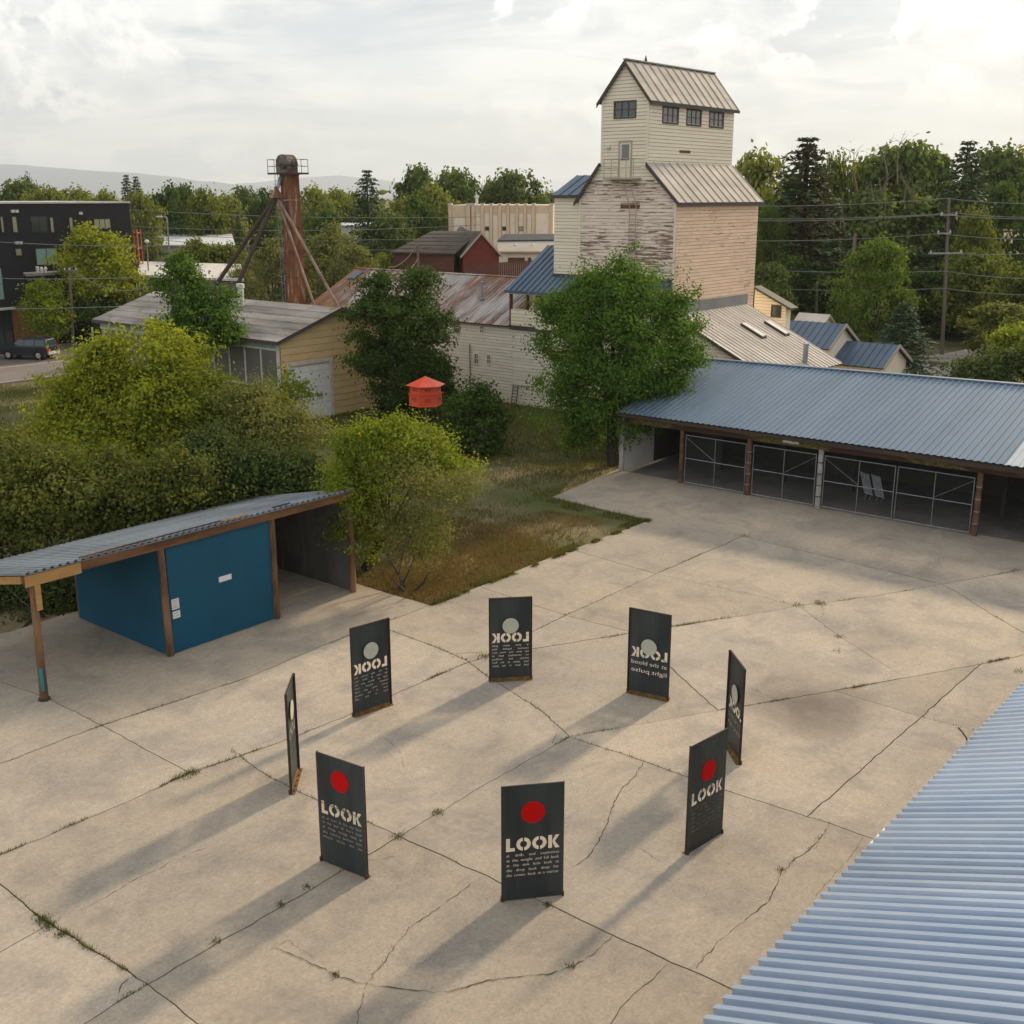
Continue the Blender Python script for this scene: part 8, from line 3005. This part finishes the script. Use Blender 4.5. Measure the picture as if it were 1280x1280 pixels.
def far_trees():
    protos = {}

    def broad(key, lobes, clumps, per, csig, L, Wd, mat, r0=0.2, **kw):
        kw['sprig'] = 0.02
        c = crown_mesh('crown', lobes, clumps, per, csig, L, Wd, MAT[mat], **kw)
        t = trunk_mesh((0, 0, 0), lobes, r0, 0.3).mesh('trunk', MAT['bark'])
        h = max(q[2] + q[5] for q in lobes)
        w = max(abs(q[0]) + q[3] for q in lobes)
        protos[key] = ([('crown', c), ('trunk', t)], h, w)

    def lob(n, w, h0, h1, r, seed):
        g = np.random.default_rng(seed)
        out = []
        for i in range(n):
            f = (i + 0.5) / n
            z = h0 + (h1 - h0) * f
            k = math.sin(math.pi * (0.22 + 0.68 * f))
            a = i * 2.4 + g.uniform(-0.4, 0.4)
            out.append((math.cos(a) * w * 0.5 * k, math.sin(a) * w * 0.5 * k, z, r * g.uniform(0.8, 1.2), r * g.uniform(0.8, 1.2), r * g.uniform(0.7, 1.05)))
        out.append((0, 0, h1 - r * 0.3, r * 0.8, r * 0.8, r * 0.8))
        return out
    # unit-like prototypes, about 10 m high
    broad('round_a', lob(9, 5.0, 2.8, 8.6, 1.7, 1), 420, 16, 0.42, 0.5, 0.34, 'leaf_far', 0.24)
    broad('round_b', lob(11, 5.6, 2.2, 8.8, 1.5, 2), 460, 16, 0.42, 0.5, 0.34, 'leaf_far_dark', 0.24, jitter=0.2)
    broad('round_c', lob(8, 5.2, 2.4, 8.2, 1.8, 3), 520, 20, 0.40, 0.42, 0.28, 'leaf_far_yellow', 0.22, jitter=0.2)
    broad('willow', lob(12, 5.0, 1.6, 8.8, 1.35, 4), 620, 16, 0.36, 0.42, 0.15, 'leaf_willow', 0.22, inner=0.35, jitter=0.22)
    broad('poplar', lob(9, 2.6, 1.8, 9.0, 1.15, 5), 430, 16, 0.36, 0.42, 0.28, 'leaf_poplar', 0.2, jitter=0.25)
    broad('ash', lob(10, 5.0, 1.6, 8.6, 1.6, 6), 620, 20, 0.32, 0.33, 0.2, 'leaf_ash', 0.22)
    broad('dark', lob(9, 5.4, 1.2, 8.4, 1.8, 7), 430, 16, 0.42, 0.5, 0.32, 'leaf_dark', 0.22, jitter=0.2)
    protos['spruce'] = ([('crown', spruce_mesh(34, 9, 26, 2.4, 10.0, MAT['needle']))], 10.0, 2.4)
    protos['blue_spruce'] = ([('crown', spruce_mesh(26, 10, 34, 3.4, 10.0, MAT['needle_blue'], 0.12, 0.5))], 10.0, 3.4)
    protos['brown_spruce'] = ([('crown', spruce_mesh(30, 8, 16, 2.2, 10.0, MAT['leaf_rust'], 0.2, 0.34))], 10.0, 2.2)
    m = MB()
    m.tube([(0, 0, -0.2), (0, 0, 9.6)], [0.22, 0.03], 7)
    tm = m.mesh('trunk', MAT['bark'])
    for k in ('spruce', 'blue_spruce', 'brown_spruce'):
        protos[k][0].append(('trunk', tm))

    def put(kind, px, ytop, half, Y, label, name='tree', group=None, rot=None):
        parts, h, w = protos[kind]
        c = at(px, ytop, Y)
        k = (Y * _c + (CAM_H - c[2]) * _s) / F_PX
        t = thing(name, label, 'tree', (c[0], Y, 0), group)
        sx = half * k / w * (1.0 if 'spruce' in kind or kind == 'ash' else 1.45)
        t.scale = (sx, sx, max(c[2], 2.0) / h)
        t.rotation_euler.z = random.uniform(0, 6.28) if rot is None else rot
        for n, me in parts:
            link(n, me, t)
        return t
    GL = 'trees of the town beyond the yard'
    A = 'broadleaf_tree'
    for kind, px, yt, hf, Y, lab in (
        ('round_b', 18, 226, 26, 190, 'tree clump over the left end of the office roof'),
        ('dark', 38, 221, 12, 200, 'dark small-headed tree peeping over the office roof'),
        ('round_c', 62, 236, 26, 185, 'olive low tree over the middle of the office roof'),
        ('round_a', 100, 236, 26, 190, 'pale green tree over the right half of the office roof'),
        ('round_c', 128, 240, 22, 175, 'yellowish tree at the right end of the office roof'),
        ('round_a', 178, 240, 20, 150, 'light tree just right of the office block corner'),
        ('dark', 203, 232, 22, 165, 'dark green tree above the street lamp'),
        ('round_b', 226, 231, 18, 172, 'tall rounded tree left of the spouts, behind the white hall'),
        ('round_c', 250, 240, 22, 165, 'yellow green tree behind the right half of the white hall'),
        ('round_a', 275, 244, 22, 170, 'pale tree above the small grey block'),
        ('dark', 248, 235, 9, 240, 'small far dark tree top against the hills'),
        ('round_b', 306, 234, 16, 230, 'bluish far tree left of the rusty tower head'),
        ('dark', 328, 236, 16, 180, 'dark tree between the spouts and the tower'),
        ('round_a', 395, 234, 20, 190, 'green tree right of the tower head'),
        ('round_c', 420, 238, 22, 200, 'yellow green tree row right of the tower'),
        ('round_c', 443, 242, 20, 210, 'yellow green tree left of the pointed dark spruce'),
        ('dark', 400, 262, 22, 150, 'dark tree behind the willow right of the tower'),
        ('willow', 338, 300, 34, 104, 'feathery willow behind the lower half of the tower'),
        ('willow', 405, 282, 34, 106, 'tall feathery willow right of the tower'),
        ('willow', 440, 296, 30, 103, 'feathery willow above the left end of the rusty roof'),
        ('willow', 300, 330, 26, 108, 'feathery willow left of the tower foot'),
        ('round_c', 245, 300, 22, 122, 'olive bushy tree in front of the beige hall'),
        ('round_c', 278, 306, 22, 124, 'olive bushy tree between the spouts and the beige hall'),
        ('round_b', 484, 268, 28, 128, 'full green tree left of the red wing roof'),
        ('round_a', 500, 248, 22, 155, 'light green tree right of the pointed dark spruce'),
        ('dark', 524, 244, 20, 148, 'dark green tree left of the tan hall'),
        ('round_b', 520, 208, 22, 185, 'tall tree behind the left end of the tan hall'),
        ('round_b', 572, 212, 28, 180, 'broad dark tree behind the left half of the tan hall'),
        ('round_a', 545, 232, 24, 165, 'light tree low behind the left end of the tan hall'),
        ('round_c', 612, 226, 20, 185, 'green tree behind the middle of the tan hall'),
        ('round_b', 645, 214, 30, 180, 'broad tree behind the right half of the tan hall'),
        ('round_a', 683, 240, 18, 200, 'low tree between the tan hall and the elevator annex'),
        ('round_c', 474, 318, 14, 112, 'small yellow bush at the left end of the red wing'),
        # right of the elevator
        ('round_a', 962, 190, 34, 122, 'light green tall tree right of the elevator roof'),
        ('round_c', 1042, 196, 26, 126, 'yellow green tree behind the right side of the tall spruce'),
        ('ash', 965, 255, 26, 108, 'leafy tree touching the right wall of the elevator'),
        ('round_b', 960, 330, 26, 100, 'green tree low behind the cream outbuilding'),
        ('poplar', 1080, 200, 26, 128, 'thin leaved tall poplar right of the big spruce'),
        ('poplar', 1112, 188, 28, 131, 'grey green poplar with bare twigs in the middle of the right hand grove'),
        ('poplar', 1145, 180, 28, 128, 'tallest poplar of the right hand grove'),
        ('poplar', 1172, 192, 24, 130, 'poplar left of the second spruce'),
        ('poplar', 1095, 240, 30, 119, 'lower poplar behind the round ash tree'),
        ('poplar', 1150, 250, 30, 118, 'lower poplar behind the power pole top'),
        ('round_b', 1250, 184, 34, 150, 'tall grey green tree right of the second spruce'),
        ('round_a', 1285, 186, 30, 150, 'tall tree at the right edge of the photograph'),
        ('dark', 1262, 246, 36, 140, 'dark tree above the reddish roof at the right'),
        ('ash', 1098, 299, 54, 93, 'round bright green ash tree behind the blue roofed houses'),
        ('round_c', 1228, 262, 22, 108, 'narrow yellow green tree in front of the second spruce'),
        ('round_c', 1222, 312, 36, 104, 'broad yellow green tree right of the power pole'),
        ('dark', 1165, 330, 40, 113, 'dark tree in the gap left of the power pole'),
        ('dark', 1205, 370, 46, 110, 'dark low tree mass right of the power pole foot'),
        ('dark', 1255, 360, 40, 112, 'dark low tree near the right edge'),
        ('dark', 1030, 330, 46, 108, 'dark tree at the foot of the tall spruce'),
        ('dark', 985, 320, 30, 106, 'dark tree behind the cream outbuilding'),
        ('round_c', 1275, 330, 34, 100, 'yellow green tree at the right edge above the drive'),
        ('round_a', 1262, 378, 34, 92, 'light green bush tree at the right edge beside the drive'),
        ('round_c', 1290, 405, 30, 80, 'leafy tree at the right edge above the long blue roof'),
    ):
        put(kind, px, yt, hf, Y, lab, A, GL)
    S = 'spruce_tree'
    for kind, px, yt, hf, Y, lab in (
        ('spruce', 1010, 166, 82, 111, 'very tall dark spruce right of the elevator'),
        ('spruce', 1211, 171, 64, 117, 'second tall dark spruce, above the power pole'),
        ('spruce', 458, 209, 40, 152, 'pointed dark spruce in the skyline right of the tower'),
        ('spruce', 157, 216, 20, 210, 'left one of a pair of thin spruces beyond the office block'),
        ('spruce', 169, 218, 20, 212, 'right one of a pair of thin spruces beyond the office block'),
        ('brown_spruce', 1012, 178, 62, 110.2, 'brownish thin spruce merged with the very tall one'),
        ('blue_spruce', 1133, 376, 46, 82, 'small bluish spruce behind the long blue roof'),
        ('blue_spruce', 1225, 205, 26, 124, 'blue grey spruce behind the second tall spruce'),
        ('dark', 1258, 228, 32, 128, 'grey green evergreen behind the second tall spruce, right'),
        ('blue_spruce', 1202, 448, 20, 72, 'very small spruce at the edge of the gravel drive'),
        ('spruce', 297, 262, 12, 165, 'dark narrow spruce in the trees left of the tower'),
    ):
        put(kind, px, yt, hf, Y, lab, S)
    # bare poplar twigs standing out of the grove
    m = MB()
    for px, y0, y1 in ((1107, 300, 200), (1103, 260, 222), (1092, 250, 230), (1075, 330, 280), (1050, 330, 240), (1057, 300, 250), (1072, 240, 185), (1122, 230, 176), (1110, 220, 180), (1130, 250, 215), (1141, 260, 235)):
        a, b = np.array(at(px, y0, 117.5)), np.array(at(px + random.uniform(-5, 5), y1, 117.5))
        md = (a + b) / 2 + rng.normal(0, 0.15, 3)
        m.tube([tuple(a), tuple(md), tuple(b)], [0.09, 0.06, 0.02], 5)
        for _ in range(5):
            q = md + (b - md) * rng.uniform(-0.6, 0.8)
            m.tube([tuple(q), tuple(q + np.array([rng.normal(0, 0.7), rng.normal(0, 0.4), rng.uniform(0.5, 1.6)]))], [0.03, 0.01], 4)
    g = m.build('dead_poplar_stems', MAT['bark_pale'])
    tag(g, 'pale bare dead stems standing in the right hand grove', 'dead tree')
    # bushes on the right bank, close to the long shed
    for i, (lst, Y, lab) in enumerate((([(1215, 462, 26, 14), (1250, 458, 30, 18, 0.5), (1280, 455, 28, 20), (1235, 472, 30, 12, -0.6), (1310, 460, 30, 20)], 68, 'olive bush mass directly behind the right end of the long blue roof'),
                                       ([(1265, 430, 18, 20), (1285, 438, 16, 18)], 77, 'young bright bush at the right edge above the bush mass'))):
        c = at(lst[0][0], 478, Y)
        tree('bank_bush', lab, (c[0], Y, 0), px_lobes(lst, Y), 420, 18, 0.26, 0.26, 0.16, 'leaf_hedge' if i == 0 else 'leaf_lime', cat='bush', r0=0.06, stems=3)
    # the woods on the horizon: one mass
    P, N = [], []
    for i in range(620):
        Y = rng.uniform(230, 620)
        x = rng.uniform(-0.62, 0.62) * Y
        h = rng.uniform(8.0, 12.8) if rng.uniform() < 0.85 else rng.uniform(12, 15)
        r = rng.uniform(3, 6.5)
        n = 46
        d = rng.normal(0, 1, (n, 3))
        d /= np.linalg.norm(d, axis=1, keepdims=True)
        c = np.array([x, Y, h * 0.55])
        P.append(c + d * np.array([r, r, h * 0.45]) * rng.uniform(0.6, 1.05, (n, 1)))
        N.append(d + rng.normal(0, 0.4, (n, 3)) + np.array([0, 0, 0.3]))
    P, N = np.concatenate(P), np.concatenate(N)
    N /= np.linalg.norm(N, axis=1, keepdims=True)
    me = np_mesh('distant_woods', leaf_quads(P, N, 3.0, 2.2), 4, MAT['leaf_far'])
    link('distant_woods', me, kind='stuff', label='woods along the horizon beyond the town')


def mountains():
    def ridge(name, Y, prof, depth, seed):
        g = np.random.default_rng(seed)
        n = 160
        xs = np.linspace(-700, 2000, n)
        top = np.interp(xs, [p[0] for p in prof], [p[1] for p in prof]) + g.normal(0, 0.35, n)
        v, f = [], []
        rows = 7
        for r in range(rows):
            k = r / (rows - 1)
            for i, x in enumerate(xs):
                c = at(x, top[i], Y)
                z = -2 + (c[2] + 2) * (k ** 0.9) * (1 + (g.normal(0, 0.03) if 0 < r < rows - 1 else 0))
                v.append((c[0] + g.normal(0, 20), Y - depth * (1 - k), max(z, -2)))
        b = len(v)
        for x, i in zip(xs, range(n)):
            c = at(x, top[i], Y)
            v.append((c[0], Y + depth, -2))
        for r in range(rows):
            for i in range(n - 1):
                f.append((r * n + i, r * n + i + 1, (r + 1) * n + i + 1, (r + 1) * n + i))
        m = MB()
        m.add(v, f)
        o = m.build(name, MAT['mountain'], None, True, kind='structure')
    ridge('mountains', 12500, [(-700, 200), (0, 205), (50, 208), (110, 213), (150, 215), (200, 219), (250, 226), (300, 231), (400, 238), (520, 244), (2000, 246)], 2200, 3)
    ridge('far_mountains', 15500, [(-700, 226), (200, 232), (300, 229), (380, 222), (420, 219), (470, 224), (540, 233), (640, 238), (900, 240), (2000, 236)], 1500, 5)


def haze():
    m = MB()
    m.box(-17500, 17500, -60, 17500, -6, 900)
    o = m.build('haze', None, None, kind='stuff')
    o['label'] = 'pale summer haze over the far hills'
    mt = bpy.data.materials.new('haze_air')
    mt.use_nodes = True
    n, l = mt.node_tree.nodes, mt.node_tree.links
    for x in list(n):
        n.remove(x)
    out = n.new('ShaderNodeOutputMaterial')
    v = n.new('ShaderNodeVolumePrincipled')
    v.inputs['Color'].default_value = (0.84, 0.925, 1.0, 1)
    v.inputs['Density'].default_value = 0.0001
    v.inputs['Anisotropy'].default_value = 0.2
    l.new(v.outputs[0], out.inputs['Volume'])
    o.data.materials.append(mt)


far_trees()
mountains()
haze()
